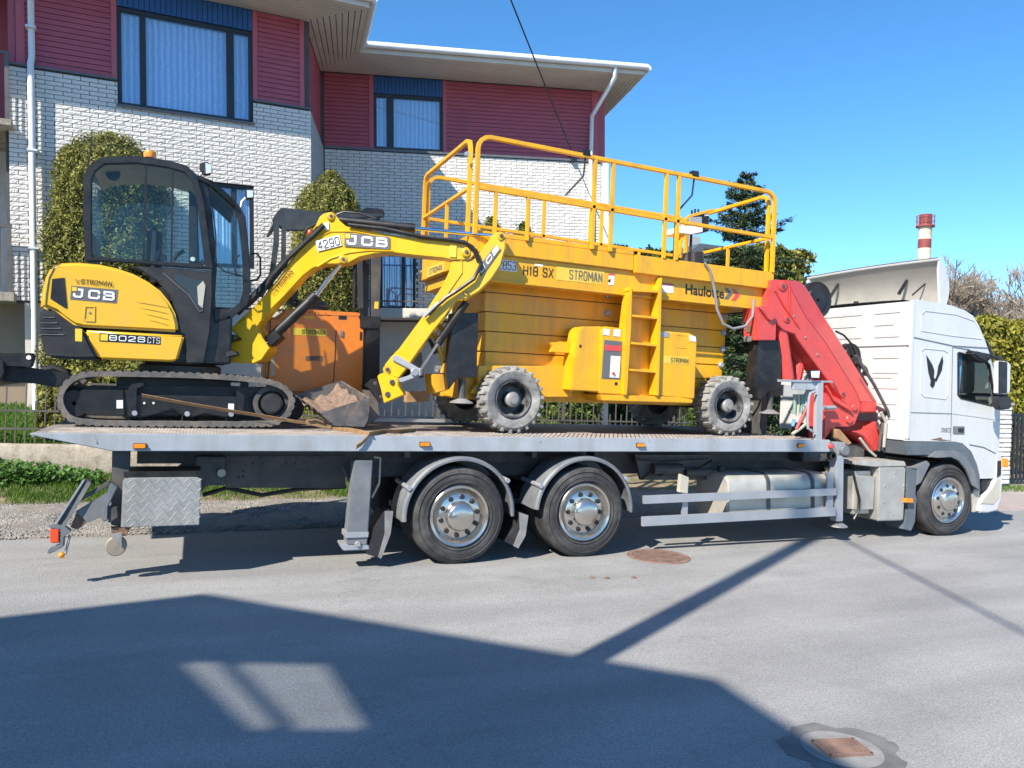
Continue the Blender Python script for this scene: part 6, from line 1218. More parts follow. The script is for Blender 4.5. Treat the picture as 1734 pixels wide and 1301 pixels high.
decal('JCB', ZK([(845, 455), (1300, 490), (1300, 365), (850, 320)]), 'gink', 'wink', YM - .012, ex, .075, (.05, .14), [(.02, .60), (.12, .60), (.12, .94), (.02, .94)]); decal('4290', ZK([(580, 508), (820, 448), (795, 340), (558, 405)]), 'wink', 'ink', YM - .012, ex, .03, (.05, .10)); stroman(*ZK([(165, 915), (335, 715), (130, 885)]), YM - .008, ex); plate(ZK([(640, 225), (690, 215), (692, 290), (650, 295)]), YM - .01, M['wink'], 'sticker', ex)
plate(ZB([(1068, 283), (1103, 285), (1101, 342), (1066, 340)]), YM - .01, M['yink'], 'warning_sticker', ex)
dip_px = ZB([(1285, 228), (1310, 213), (1335, 214), (1350, 235), (1348, 300), (1325, 380), (1280, 450), (1215, 515), (1150, 552), (1105, 552), (1045, 640), (985, 715), (905, 825), (850, 905), (812, 950), (735, 925), (740, 885), (775, 840), (815, 800), (925, 650), (1035, 480), (1065, 415), (1075, 360), (1120, 355), (1180, 355), (1215, 325)])
dip = MB().pris(dip_px, YM + .02, BT - .04).build('dipper_arm', M['exy'], ex, bevel=.012, label='yellow curved dipper arm'); MB().tpx(ZB([(1085, 350), (1130, 360), (1130, 420), (1060, 520)]), YM + .014, .006, seg=5).build('weld_seam', M['exy'], dip)
for q, r in (((1325, 237), .03), ((1153, 520), .022), ((755, 905), .032), ((780, 968), .032)): c = at(*ZB([q])[0], YM + .02); MB().lathe([(r * 1.5, 0), (r * 1.5, -.018)], c, 'y', 18, cap1=True).build('pin_boss', M['exy'], dip); MB().lathe([(.0005, -.03), (r * .7, -.03), (r * .75, 0)], c, 'y', 14).build('pin', M['frame'], dip)
decal('JCB', ZB([(1225, 440), (1210, 405), (1300, 280), (1322, 300)])[:1] + ZB([(1325, 300), (1298, 280), (1208, 400)]), 'gink', 'wink', YM + .008, ex, .07, (.05, .18), [(.8, .15), (.98, .15), (.98, .85), (.8, .85)])
hit_ = MB().pris(ZB([(705, 935), (735, 920), (812, 948), (812, 990), (840, 1032), (740, 1075), (725, 1005)]), YM - .03, BT + .06).build('quick_hitch', M['exy'], ex, bevel=.01)
for q in ((780, 968), (757, 1028)): disc(ZB([q])[0], .03, YM - .03, .02, M['frame'], 'pin', hit_, 14)
# rams
def ram(a, b_, c_, rb, rr, Y, parent=ex):
    A, B, C = at(*a, Y), at(*b_, Y), at(*c_, Y); r = MB().tube([A, A.lerp(B, .96), B], [rb, rb, rb * .92], 16).build('ram_barrel', M['black'], parent); MB().tube([B.lerp(A, .12), B], rb * 1.14, 16).build('gland', M['black'], r); MB().tube([B, C], rr, 12).build('ram_rod', M['rod'], r)
ram((446, 585), (536, 500), (577, 447), .055, .028, YM + .11); ram((572, 373), (703, 387), (838, 400), .048, .024, YM + .11); ram((790, 512), (741, 582), (708, 632), .042, .02, YM + .11)
MB().pris(ZB([(150, 740), (190, 705), (225, 745), (170, 790)]), YM + .0, .2).build('ram_foot', M['black'], ex, bevel=.01)
for q in ([(785, 835), (805, 832), (925, 905), (925, 935), (895, 940), (870, 905), (780, 858)], [(890, 915), (925, 925), (900, 945), (830, 970), (808, 968), (808, 950), (860, 935)]): MB().pris(ZB(q), YM - .01, BT + .02).build('bucket_link', M['steel'], ex, bevel=.008)
disc(ZB([(893, 918)])[0], .045, YM - .012, .02, M['steel'], 'pin', ex)
# hoses
for q, r in ((ZK([(430, 400), (440, 330), (480, 270), (560, 235)]), .014), (ZK([(0, 960), (120, 760), (300, 560), (430, 440), (560, 320), (640, 240)]), .03), (ZB([(0, 790), (60, 800), (120, 790), (160, 770)]), .014), (ZB([(0, 620), (30, 590), (70, 560), (150, 480), (240, 370)]), .045), (ZB([(500, 130), (540, 115), (620, 122), (700, 150)]), .012), (ZB([(560, 180), (740, 200), (930, 240), (1060, 255), (1150, 270), (1200, 310), (1225, 380), (1190, 450), (1120, 500), (1050, 545), (1000, 590), (960, 630)]), .022), (ZB([(600, 190), (760, 210), (940, 246), (1140, 262), (1185, 290), (1212, 370)]), .016)): MB().tpx(q, YM + .02 if r > .03 else YM - .03, r, seg=8).build('hydraulic_hose', M['black'], ex)
MB().tpx(ZB([(940, 640), (975, 605), (1015, 570)]), YM - .03, .024, seg=8).build('hose_union', M['steel'], ex)
MB().pris(ZK([(720, 195), (760, 230), (835, 390), (815, 400), (715, 215)]), YM - .004, .004).build('cable_tie', M['rust'], ex) if False else None
at = _at; ARM[0] = 0
# bucket: profile swept across its width, tilted a little
bk = sub_empty('bucket', ex); bn = [at(x, y, .84) for x, y in ZF([(600, 1062), (740, 1192), (1045, 1203), (1085, 1130), (1100, 1040), (1100, 905)])]; bv = Vector((-.20, .66, .17))
def shell(pts, vec, t, name, mt):
    m = MB(); c_ = sum(pts, Vector()) / len(pts); inn = [p.lerp(c_, t) for p in pts]; n = len(pts)
    for i in range(n - 1):
        q = [pts[i], pts[i + 1], inn[i + 1], inn[i]]; m.prism(q, vec)
    return m.build(name, mt, bk, bevel=.004)
shell(bn, bv, .05, 'scoop', M['bucket']); MB().prism(bn, (0, .02, 0)).build('side_plate', M['bucket'], bk, bevel=.004, label='worn rusty bucket side plate'); MB().prism([p + bv for p in bn], (0, .02, 0)).build('side_plate', M['bucket'], bk, bevel=.004)
so_ = [bn[0].lerp(bn[5], t) + Vector((0, .02, -.035 - .07 * math.sin(PI * t) + .015 * math.sin(t * 9))) for t in np.linspace(.03, .9, 18)]; vs = []; fs = []
for j in range(15):
    for i, p in enumerate(so_): q = p + bv * (.03 + .94 * j / 14); q.z += .03 * math.sin(i * .9 + j * .6) * math.sin(j * .8) + random.uniform(-.008, .012); vs.append(q)
for j in range(14):
    for i in range(17): fs.append((j * 18 + i, j * 18 + i + 1, (j + 1) * 18 + i + 1, (j + 1) * 18 + i))
MB().add(vs, fs).build('soil', M['soil'], bk, angle=70)
for k in range(5): p = bn[0] + bv * (.06 + .21 * k); d = (bn[0] - bn[1]).normalized(); MB().add([p + Vector((0, -.03, .012)), p + Vector((0, .03, .012)), p + Vector((0, .03, -.012)), p + Vector((0, -.03, -.012)), p + d * .09 + Vector((0, -.02, 0)), p + d * .09 + Vector((0, .02, 0))], [(0, 1, 2, 3), (0, 4, 5, 1), (3, 2, 5, 4), (0, 3, 4), (1, 5, 2)]).build('tooth', M['bucket'], bk)
MB().pris(ZF([(1050, 790), (1120, 720), (1170, 720), (1225, 790), (1250, 880), (1200, 970), (1110, 830)]), 1.30, .03).build('bucket_ear', M['blackp'], bk, bevel=.005); MB().pris(ZF([(1050, 790), (1120, 720), (1170, 720), (1225, 790), (1250, 880), (1200, 970), (1110, 830)]), 1.52, .03).build('bucket_ear', M['blackp'], bk, bevel=.005); MB().pris(ZF([(1100, 905), (1100, 830), (1190, 965), (1210, 1100), (1100, 1170), (1050, 1200), (1095, 1060)]), 1.20, .5).build('bucket_back', M['bucket'], bk, bevel=.01)
for q in ((1155, 765), (1213, 902)): disc(ZF([q])[0], .022, .99, .012, M['frame'], 'pin', bk, 10)
# ================================================================== FORKLIFT
fk = thing('forklift', 'orange forklift with black overhead guard behind the excavator boom', 'forklift', (1.4, 2.2, DZ)); YF = 1.86
body = MB().pris(ZF([(130, 130), (250, 30), (300, 20), (1000, 55), (1060, 230), (1045, 870), (250, 870), (60, 720), (90, 400)]), YF, .85).build('body', M['orange'], fk, bevel=.03, seg=3, label='orange battery-compartment body'); MB().pris(ZF([(85, 100), (190, 100), (250, 200), (210, 700), (150, 730), (60, 720), (85, 400)]), YF - .01, .85).build('counterweight', M['orange'], fk, bevel=.03, seg=3)
MB().pris(ZF([(250, 40), (420, 20), (1000, 60), (1000, 90), (250, 70)]), YF - .004, .02).build('hood_edge', M['orange'], fk)
MB().tpx(ZF([(765, 235), (750, 560), (732, 870)]), YF - .001, .006, seg=5).build('door_gap', M['black'], fk); MB().pris(ZF([(790, 85), (870, 88), (868, 125), (788, 122)]), YF - .006, .01).build('hand_hole', M['black'], fk, bevel=.003); MB().pris(ZF([(808, 235), (835, 237), (832, 300), (806, 290)]), YF - .015, .016).build('latch', M['guard'], fk); MB().pris(ZF([(1003, 248), (1025, 248), (1022, 330), (1000, 330)]), YF - .006, .01).build('hand_hole', M['black'], fk); MB().pris(ZF([(460, 490), (630, 492), (628, 540), (458, 535)]), YF - .005, .008).build('vent_grille', M['rust'], fk)
decal('STROMAN', ZF([(330, 280), (670, 295), (672, 222), (334, 208)]), 'yink', 'ink', YF, fk, .10, (.26, .2)); letpx('lettering', 'STILL', *ZF([(400, 78), (712, 84), (400, 48)]), YF, M['ink'], fk, .03); plate(ZF([(445, 92), (545, 95), (543, 120), (445, 117)]), YF, M['yink'], 'sticker', fk)
MB().pris(ZF([(115, 400), (150, 400), (145, 690), (110, 690)]), YF - .014, .006).build('stripe', M['cream'], fk); MB().box(1.1, 1.55, YF + .25, YF + .65, 2.74, 2.86).build('seat', M['black'], fk, bevel=.05); MB().box(1.0, 1.14, YF + .25, YF + .65, 2.8, 3.25).build('seat_back', M['black'], fk, bevel=.05)
gf = sub_empty('overhead_guard', fk)
MB().pris(ZK([(120, 185), (195, 85), (230, 68), (640, 115), (1240, 130), (1245, 165), (700, 190), (430, 300), (250, 300), (150, 240)]), YF - .02, .06).build('roof_rail', M['fguard'], gf, bevel=.012); MB().pris(ZK([(120, 185), (195, 85), (230, 68), (640, 115), (1240, 130), (1245, 165), (700, 190), (430, 300), (250, 300), (150, 240)]), YF + .85, .06).build('roof_rail', M['fguard'], gf, bevel=.012)
for t in np.linspace(.0, 1, 8): p = at(*ZK([(215 + 950 * t, 95 + 50 * t)])[0], YF); MB().box(p.x, p.x + .05, YF, YF + .88, p.z - .05, p.z - .02).build('roof_slat', M['fguard'], gf)
for k in range(6): p = at(*ZK([(130 + k * 18, 225 - k * 22)])[0], YF); MB().box(p.x, p.x + .03, YF, YF + .88, p.z - .03, p.z).build('roof_slat', M['fguard'], gf)
for yy in (YF - .01, YF + .84):
    MB().tpx(ZK([(165, 230), (165, 400), (140, 610), (110, 800), (100, 1060)]), yy, .03, sq=True).build('rear_pillar', M['fguard'], gf); MB().tpx(ZK([(240, 280), (235, 600), (300, 700)]), yy, .025, sq=True).build('rear_pillar', M['fguard'], gf); MB().tpx(ZK([(700, 180), (1000, 560), (1010, 1080)]), yy, .028, sq=True).build('front_pillar', M['fguard'], gf)
MB().pris(ZK([(1000, 110), (1070, 65), (1240, 85), (1255, 150), (1070, 150)]), YF + .1, .2).build('roof_lamp', M['black'], gf, bevel=.01); c = at(*ZK([(500, 320)])[0], YF + .0); MB().ball(c, .03, 1, 1, 1.4).build('tail_lamp', M['redl'], fk); MB().tpx(ZK([(480, 215), (560, 235)]), YF + .0, .02, seg=6).build('lamp_bar', M['exy'], fk)
ms = sub_empty('mast', fk)
for (x0, x1) in ((1005, 1105), (1115, 1225)):
    for yy in (YF + .02, YF + .68): MB().pris(ZK([(x0, 200), (x1, 205), (x1 - 25, 1301), (x1 - 45, 1900), (x0 - 20, 1900), (x0, 1301)]), yy, .08).build('mast_rail', M['black'] if x0 < 1100 else M['frame'], ms, bevel=.006)
MB().tpx(ZK([(955, 620), (945, 1080)]), YF + .3, .03, seg=8).build('lift_cylinder', M['black'], ms); MB().tpx(ZK([(1050, 560), (1040, 1200)]), YF + .35, .04, seg=10).build('lift_cylinder', M['frame'], ms)
MB().pris(ZF([(1005, 90), (1215, 95), (1205, 220), (1005, 215)]), YF - .02, .8).build('carriage', M['black'], ms, bevel=.01); MB().pris(ZF([(1070, 220), (1205, 225), (1195, 900), (1050, 900)]), YF + .0, .06).build('mast_rail', M['black'], ms, bevel=.006); plate(ZK([(1150, 1010), (1190, 1015), (1185, 1085), (1145, 1080)]), YF + .02, M['yink'], 'warning_sticker', ms)
for yy in (YF + .1, YF + .6): MB().box(2.1, 3.05, yy, yy + .1, DZ + .03, DZ + .075).build('fork', M['steel'], fk, bevel=.006)
MB().box(.85, 2.0, YF + .05, YF + .8, DZ + .2, 1.8).build('chassis', M['frame'], fk)
for x in (1.05, 1.9):
    for yy in (YF + .02, YF + .66): MB().lathe([(.05, 0), (.16, 0), (.19, .02), (.19, .16), (.16, .18), (.05, .18)], (x, yy, DZ + .192), 'y', 24).build('wheel', M['rubber'], fk)
# ================================================================== SCISSOR LIFT
lf = thing('scissor_lift', 'large yellow scissor lift with railed platform in the middle of the deck', 'scissor lift', (4.8, 1.4, DZ)); YL = .50; YLF = 2.48
XL_, XR_ = at(800, 390, YL).x, at(1307, 465, YL).x; ztop0, ztop1 = at(830, 233, YL).z, at(1290, 323, YL).z; zmid0, zmid1 = at(805, 317, YL).z, at(1304, 402, YL).z; zd0, zd1 = at(806, 397, YL).z, at(1306, 462, YL).z
zl_ = lambda a, b_: (lambda x: a + (b_ - a) * (x - XL_) / (XR_ - XL_)); ZTOP, ZMID, ZD = zl_(ztop0, ztop1), zl_(zmid0, zmid1), zl_(zd0, zd1)
def bar(pts, r, nm='rail', parent=lf, sq=True): return MB().tube(pts, r, 10, sq=sq).build(nm, M['lify'], parent, bevel=0 if not sq else .004)
cage = sub_empty('guard_rails', lf)
def arc_corner(p, q, r_, k=4):
    return p
def rail_loop(Y, xa, xb, zf, zbase):
    r = .14; P0 = [Vector((xa, Y, zbase(xa)))]
    for k in range(5): a = PI - k / 4 * PI / 2; P0.append(Vector((xa + r + r * math.cos(a), Y, zf(xa) - r + r * math.sin(a))))
    for k in range(5): a = PI / 2 - k / 4 * PI / 2; P0.append(Vector((xb - r + r * math.cos(a), Y, zf(xb) - r + r * math.sin(a))))
    P0.append(Vector((xb, Y, zbase(xb)))); return P0
bar(rail_loop(YL, XL_ + .03, XR_, ZTOP, ZD), .024, 'top_rail'); bar(rail_loop(YLF, XL_ + .03, XR_, ZTOP, ZD), .024, 'top_rail')
for yy in (YL, YLF): bar([(XL_ + .05, yy, ZMID(XL_)), (XR_, yy, ZMID(XR_))], .022, 'mid_rail')
for px in (1003, 1034, 1125, 1146):
    x = at(px, 400, YL).x
    for yy in (YL, YLF): bar([(x, yy, ZD(x)), (x, yy, ZTOP(x) if px in (1003, 1034, 1125, 1146) else ZMID(x))], .022, 'post')
for px in (838, 893): x = at(px, 380, YL).x; bar([(x, YL + .0, ZD(x)), (x, YL + .0, ZMID(x))], .02, 'post')
for x in (3.6, 4.4, 5.0, 6.2): bar([(x, YLF, ZD(x)), (x, YLF, ZMID(x))], .02, 'post')
# end gates
r = .1; YE0, YE1 = YL + .08, YLF - .03
for x, zz in ((XL_ - .03, (ztop0 - .02, zmid0)), (XR_ - .03, (ztop1 - .02, zmid1))):
    zb_ = ZD(XL_ if x < 4 else XR_)
    bar([(x, YE0, zb_), (x, YE0, zz[0] - .12), (x, YE0 + .04, zz[0] - .03), (x, YE0 + .12, zz[0]), (x, YE1 - .12, zz[0]), (x, YE1 - .04, zz[0] - .03), (x, YE1, zz[0] - .12), (x, YE1, zb_)], .023, 'end_rail'); bar([(x, YE0, zz[1]), (x, YE1, zz[1])], .02, 'end_rail'); bar([(x, 1.4, zb_), (x, 1.4, zz[1])], .02, 'post')
for p in ((790, 262), ): disc(p, .03, YL, .04, M['steel'], 'hinge', cage, 8)
for px, py in ((992, 262), (1176, 297)): c = at(px, py, YL); MB().box(c.x - .05, c.x + .05, YL - .03, YL + .05, c.z - .02, c.z + .05).build('bracket', M['black'], cage, bevel=.005); MB().tube([c, c + Vector((-.01, .02, -.25)), c + Vector((-.22, .05, -.5))], .012, 6).build('cable', M['black'], cage)
MB().tpx([(1146, 330), (1142, 400), (1140, 445)], YL + .03, .01, seg=6).build('cable', M['black'], cage)
# platform
pt = sub_empty('platform', lf)
def pslab(x0, x1, y0, y1, za, zb_, nm, mt='lify', bev=.008): return MB().add([(x, y, zf(x)) for zf in (za, zb_) for x, y in ((x0, y0), (x1, y0), (x1, y1), (x0, y1))], [(3, 2, 1, 0), (4, 5, 6, 7), (0, 1, 5, 4), (1, 2, 6, 5), (2, 3, 7, 6), (3, 0, 4, 7)]).build(nm, M[mt], pt, bevel=bev)
off = lambda f, d: (lambda x: f(x) + d)
xm = at(1075, 450, YL).x
pslab(XL_ - .02, xm - .004, YL + .02, YLF, off(ZD, -.19), off(ZD, 0), 'deck_frame'); pslab(xm, XR_ + .03, YL - .01, YLF + .02, off(ZD, -.22), off(ZD, .005), 'extension_frame'); pslab(XL_ + .02, XR_ - .02, YL + .06, YLF - .05, off(ZD, -.485), off(ZD, -.19), 'main_beam')
pslab(XL_ - .04, XR_ + .01, YL + .03, YL + .055, off(ZD, -.505), off(ZD, -.48), 'lower_flange'); pslab(XL_ - .05, XL_ + .02, YL + .2, YLF, off(ZD, -.34), off(ZD, -.19), 'end_beam')
pslab(XL_ + .05, xm, YL + .03, YL + .05, off(ZD, 0), off(ZD, .06), 'kick_plate'); pslab(xm, XR_, YLF - .03, YLF - .01, off(ZD, 0), off(ZD, .12), 'kick_plate')
YD = YL + .06
decal('2853', ZL([(435, 620), (518, 628), (518, 585), (440, 575)]), 'wink', 'ink', YD, lf, .03, (.06, .1)); letpx('lettering', 'H18 SX', *ZL([(543, 640), (665, 652), (545, 602)]), YD, M['ink'], lf, .05)
decal('STROMAN', ZL([(680, 660), (872, 680), (876, 622), (682, 605)]), 'cdec', 'gink', YD, lf, .09, (.26, .16)); letpx('lettering', 'Haulotte', *ZL([(1205, 718), (1362, 738), (1207, 676)]), YD, M['ink'], lf, .022)
for i, m_ in enumerate(('gink', 'red')): q = [(x + i * 30, y + i * 5) for x, y in ((1366, 692), (1380, 694), (1398, 718), (1380, 740), (1364, 738), (1380, 716))]; MB().pris(ZL(q), YD - .004, .003).build('logo_arrow', M[m_], lf)
for q, m_ in (([(895, 640), (918, 642), (914, 682), (893, 680)], 'wink'), ([(1113, 675), (1158, 680), (1157, 715), (1112, 710)], 'wink'), ([(1113, 672), (1158, 677), (1158, 685), (1113, 680)], 'red'), ([(893, 634), (918, 636), (918, 643), (894, 641)], 'red'), ([(592, 594), (625, 598), (624, 607), (592, 603)], 'wink')): plate(ZL(q), YD - (.002 if m_ == 'red' else 0), M[m_], 'sticker', lf)
m_ = MB(); c = at(*ZL([(895, 660)])[0], YD - .005); MB().prism([c + Vector((-.02, 0, -.02)), c + Vector((.02, 0, -.03)), c + Vector((.015, 0, .02))], (0, -.002, 0)).build('pictogram', M['ink'], lf)
# lettering on the end of the platform (faces the rear)
xe = XL_ - .052
def endplate(y0, y1, z0, z1, mt, nm, dx=0): return MB().box(xe - .003 - dx, xe - dx, y0, y1, z0, z1).build(nm, M[mt], lf)
endplate(1.35, 2.1, ZD(XL_) - .325, ZD(XL_) - .2, 'cdec', 'decal'); lettering('lettering', 'STROMAN', Vector((xe - .003, 1.98, ZD(XL_) - .30)), Vector((xe - .003, 1.42, ZD(XL_) - .30)), Vector((xe - .003, 1.98, ZD(XL_) - .225)), M['gink'], lf, .045, .003)
# controls on the platform
cb = sub_empty('control_box', lf)
MB().pris(ZL([(1175, 445), (1195, 440), (1278, 440), (1278, 465), (1230, 475), (1175, 468)]), 1.2, .35).build('tray', M['wink'], cb, bevel=.008); MB().pris(ZL([(1240, 395), (1285, 380), (1303, 378), (1303, 462), (1278, 468)]), 1.25, .2).build('panel', M['black'], cb, bevel=.008); MB().pris(ZL([(1225, 405), (1275, 402), (1275, 442), (1215, 442)]), 1.22, .15).build('console', M['steel'], cb, bevel=.008); plate(ZL([(1283, 384), (1301, 382), (1301, 398), (1284, 400)]), 1.248, M['wink'], 'sticker', cb)
for q in ((1232, 400), (1245, 395), (1258, 396)): p = at(*ZL([q])[0], 1.25); MB().tube([p, p + Vector((0, 0, .08))], .014, 6).build('switch', M['black'], cb)
MB().tpx(ZL([(1230, 475), (1228, 520), (1225, 560)]), 1.3, .02, seg=7).build('cable', M['black'], cb); MB().pris(ZL([(1240, 545), (1283, 545), (1282, 595), (1225, 592), (1225, 545)]), .9, .2).build('junction_box', M['frame'], cb, bevel=.008)
bar([at(*p, 1.25) for p in ZL([(1180, 560), (1195, 470), (1200, 420), (1225, 400), (1320, 375)])], .02, 'control_bracket'); bar([at(*p, 1.3) for p in ZL([(1185, 470), (1180, 560)])], .022, 'control_bracket')
MB().tpx(ZL([(1285, 592), (1305, 620), (1325, 700), (1335, 780), (1360, 840), (1400, 860), (1450, 850), (1480, 810), (1487, 740)]), YL - .03, .018, seg=8).build('cable', mat('grey_cable', (.25, .25, .25), .6), lf)
# scissor stack
YS_ = .93
SY_ = [487, 514, 545, 576, 608, 634, 655]
for i in range(6):
    zt_ = at(1030, SY_[i], YS_).z; hh = zt_ - at(1030, SY_[i + 1], YS_).z; xa, xb = 3.15 + .01 * i, at(1232 - i * 1.5, 560, YS_).x
    MB().add([(xa, YS_, zt_ - hh + .02), (xb, YS_, zt_ - hh - .002), (xb, YS_, zt_ - .012), (xa, YS_, zt_ + .01), (xa, 2.2, zt_ - hh + .02), (xb, 2.2, zt_ - hh - .002), (xb, 2.2, zt_ - .012), (xa, 2.2, zt_ + .01)], [(0, 1, 2, 3), (7, 6, 5, 4), (0, 4, 5, 1), (1, 5, 6, 2), (2, 6, 7, 3), (3, 7, 4, 0)]).build('scissor_arm', M['lify'], lf, bevel=.008, seg=2)
MB().box(3.25, 6.6, YS_ + .02, 2.1, 2.0, 3.1).build('stack_shade_core', mat('stack_gap_shade', (.10, .05, .004), .7), lf)  # dark filler box: shade in the gaps between the arms, painted as colour
for q in ((890, 725), (887, 797), (1367, 810), (1360, 877), (1356, 943), (1350, 1008)): c = at(*ZL([q])[0], YS_); MB().lathe([(.0005, -.035), (.028, -.035), (.036, -.025), (.036, -.012), (.045, -.012), (.045, 0)], c, 'y', 16).build('pivot_pin', M['steel'], lf)
# chassis, boxes, ladder
MB().pris(ZL([(360, 1010), (745, 1012), (745, 1140), (640, 1140), (360, 1080)]), .76, .3).build('chassis_beam', M['lify'], lf, bevel=.01); MB().box(2.9, 6.95, .9, 2.15, 1.72, 2.02).build('chassis', M['lify'], lf, bevel=.015); MB().pris(ZL([(655, 915), (745, 915), (745, 960), (655, 955), (665, 935)]), .68, .06).build('bracket', M['lify'], lf, bevel=.006)
lb = MB().pris(ZL([(775, 870), (790, 850), (865, 850), (870, 870), (862, 1118), (740, 1112), (752, 990)]), .52, .3).build('hydraulic_box', M['lify'], lf, bevel=.012); MB().pris(ZL([(862, 870), (880, 850), (968, 860), (968, 905), (955, 1130), (858, 1125)]), .48, .34).build('control_cabinet', M['lify'], lf, bevel=.012, seg=3)
pn = plate(ZL([(876, 905), (948, 912), (940, 1066), (864, 1062)]), .48, M['gink'], 'control_panel', lf, .006); plate(ZL([(880, 925), (945, 930), (943, 952), (878, 948)]), .474, M['red'], 'decal', lf); plate(ZL([(903, 970), (942, 973), (936, 1060), (898, 1058)]), .473, M['wink'], 'notice', lf); disc(ZL([(912, 1042)])[0], .02, .469, .015, M['red'], 'stop_button', lf, 12)
plate(ZL([(774, 925), (782, 925), (782, 936), (774, 936)]), .52, M['black'], 'key_hole', lf); plate(ZL([(918, 1078), (930, 1078), (929, 1090), (918, 1090)]), .48, M['black'], 'key_hole', lf)
MB().pris(ZL([(1098, 885), (1110, 868), (1225, 878), (1248, 890), (1255, 910), (1245, 1148), (1085, 1135)]), .48, .34).build('battery_box', M['lify'], lf, bevel=.016, seg=3)
decal('STROMAN', ZL([(1118, 1000), (1220, 1006), (1222, 976), (1122, 970)]), 'cdec', 'ink', .48, lf, .09, (.26, .18))
for q, m2 in (([(1100, 870), (1140, 874), (1138, 895), (1098, 890)], 'steel'), ([(1222, 885), (1248, 892), (1250, 914), (1224, 908)], 'wink'), ([(872, 860), (898, 862), (896, 888), (870, 884)], 'wink'), ([(915, 862), (942, 864), (940, 892), (913, 890)], 'wink')): plate(ZL(q), .478, M[m2], 'sticker', lf)
MB().tpx(ZL([(1170, 885), (1212, 889), (1212, 940), (1172, 936), (1170, 885)]), .479, .004, seg=4).build('hatch', M['lify'], lf)
ld_ = sub_empty('ladder', lf); MB().pris(ZL([(982, 688), (962, 850), (955, 1130), (968, 1132), (985, 860), (990, 690)]), .42, .16).build('stringer', M['lify'], ld_, bevel=.004); MB().pris(ZL([(1112, 650), (1098, 700), (1085, 1132), (1098, 1134), (1106, 860)]), .42, .16).build('stringer', M['lify'], ld_, bevel=.004)
for (a, b_) in ((705, 712), (808, 820), (920, 932), (1030, 1040)): MB().pris(ZL([(975, a - 8), (1100, b_ - 8), (1100, b_ + 2), (975, a + 2)]), .43, .17).build('step', M['lify'], ld_, bevel=.004)
MB().pris(ZL([(985, 690), (1100, 700), (1090, 1132), (968, 1132)]), .60, .02).build('back_plate', M['lify'], ld_)
MB().pris(ZL([(858, 1128), (1180, 1138), (1240, 1150), (1235, 1165), (870, 1155)]), .45, .6).build('step_plate', M['lify'], lf, bevel=.012)
# outriggers
def outrigger(px, Y, t, foot, parent=lf):
    o_ = MB().pris(px, Y, t).build('outrigger', M['black'], parent, bevel=.008, label='black box-section outrigger'); c = at(*foot, Y + t / 2); MB().cyl(c + Vector((0, 0, .28)), c + Vector((0, 0, .02)), .045, 12).build('outrigger_ram', M['frame'], o_); MB().lathe([(.0005, .06), (.05, .05), (.13, .01), (.14, 0), (.12, -.008), (.0005, -.008)], c, 'z', 22).build('outrigger_foot', M['dgrey'], o_); return o_
outrigger(ZL([(258, 795), (362, 795), (355, 1058), (278, 1060), (240, 1110), (232, 1050)]), .60, .18, ZL([(292, 1162)])[0]); outrigger(ZL([(1503, 910), (1605, 905), (1595, 1112), (1545, 1118), (1510, 1155), (1485, 1080)]), .48, .18, ZL([(1548, 1205)])[0])
outrigger(ZL([(258, 795), (362, 795), (355, 1058), (278, 1060), (240, 1110), (232, 1050)]), 2.15, .16, ZL([(292, 1150)])[0])
MB().pris(ZL([(170, 1045), (250, 1045), (240, 1110), (180, 1125)]), .73, .3).build('chassis_end', M['lify'], lf, bevel=.01); MB().pris(ZL([(360, 1080), (420, 1060), (420, 1150), (330, 1120)]), .78, .1).build('axle_arm', M['lify'], lf); MB().pris(ZL([(30, 960), (130, 955), (140, 1060), (50, 1060)]), 1.0, .3).build('pump_box', M['black'], lf, bevel=.01)
for q in ([(180, 880), (220, 1000)], [(190, 830), (235, 900), (215, 1040)], [(120, 930), (160, 900), (190, 960)]): MB().tpx(ZL(q), .75, .03, seg=7).build('pipe', M['lify'] if q[0][0] > 150 else M['black'], lf)
# wheels
m = MB(); RL = .392; m.lathe([(.20, .05), (.215, .02), (.25, .0), (.33, -.012), (.365, .015), (.372, .05), (.372, .25), (.365, .285), (.33, .30), (.2, .28)], (0, 0, 0), 'y', 48); lt_ = m.mesh('tyre'); lt_.materials.append(M['dusty'])
m = MB()
for k in range(22):
    for s_ in (0, 1):
        a = 2 * PI * (k + .5 * s_) / 22; y0, y1 = (-.004, .17) if s_ == 0 else (.13, .304); da = .10
        q = []
        for rr in (.335 if s_ == 0 else .36, .392):
            for (aa, yy) in ((a - da * .5, y0), (a + da * .5, y0), (a + da * .95, y1), (a - da * .05, y1)): q.append((rr * math.cos(aa), yy, rr * math.sin(aa)))
        m.add(q, [(3, 2, 1, 0), (4, 5, 6, 7), (0, 1, 5, 4), (1, 2, 6, 5), (2, 3, 7, 6), (3, 0, 4, 7)])
ll_ = m.mesh('tread_lugs', .004, 1); ll_.materials.append(M['dusty'])
m = MB(); m.lathe([(.218, .012), (.222, .0), (.212, -.004), (.195, .02), (.185, .10), (.16, .14), (.09, .14), (.088, .03), (.075, .01), (.05, .005), (.048, -.02), (.0005, -.024)], (0, 0, 0), 'y', 36); lr_ = m.mesh('rim'); lr_.materials.append(mat('dusty_rim', (.035, .037, .042), .55, var=.3, dirt=(.30, .30, .29), dirt_amt=.7, dscale=6))
m = MB(); m.lathe([(.09, .028), (.088, .022), (.072, .006), (.052, .0), (.048, -.022), (.0005, -.026)], (0, 0, 0), 'y', 24); lh_ = m.mesh('hub'); lh_.materials.append(M['dgrey'])
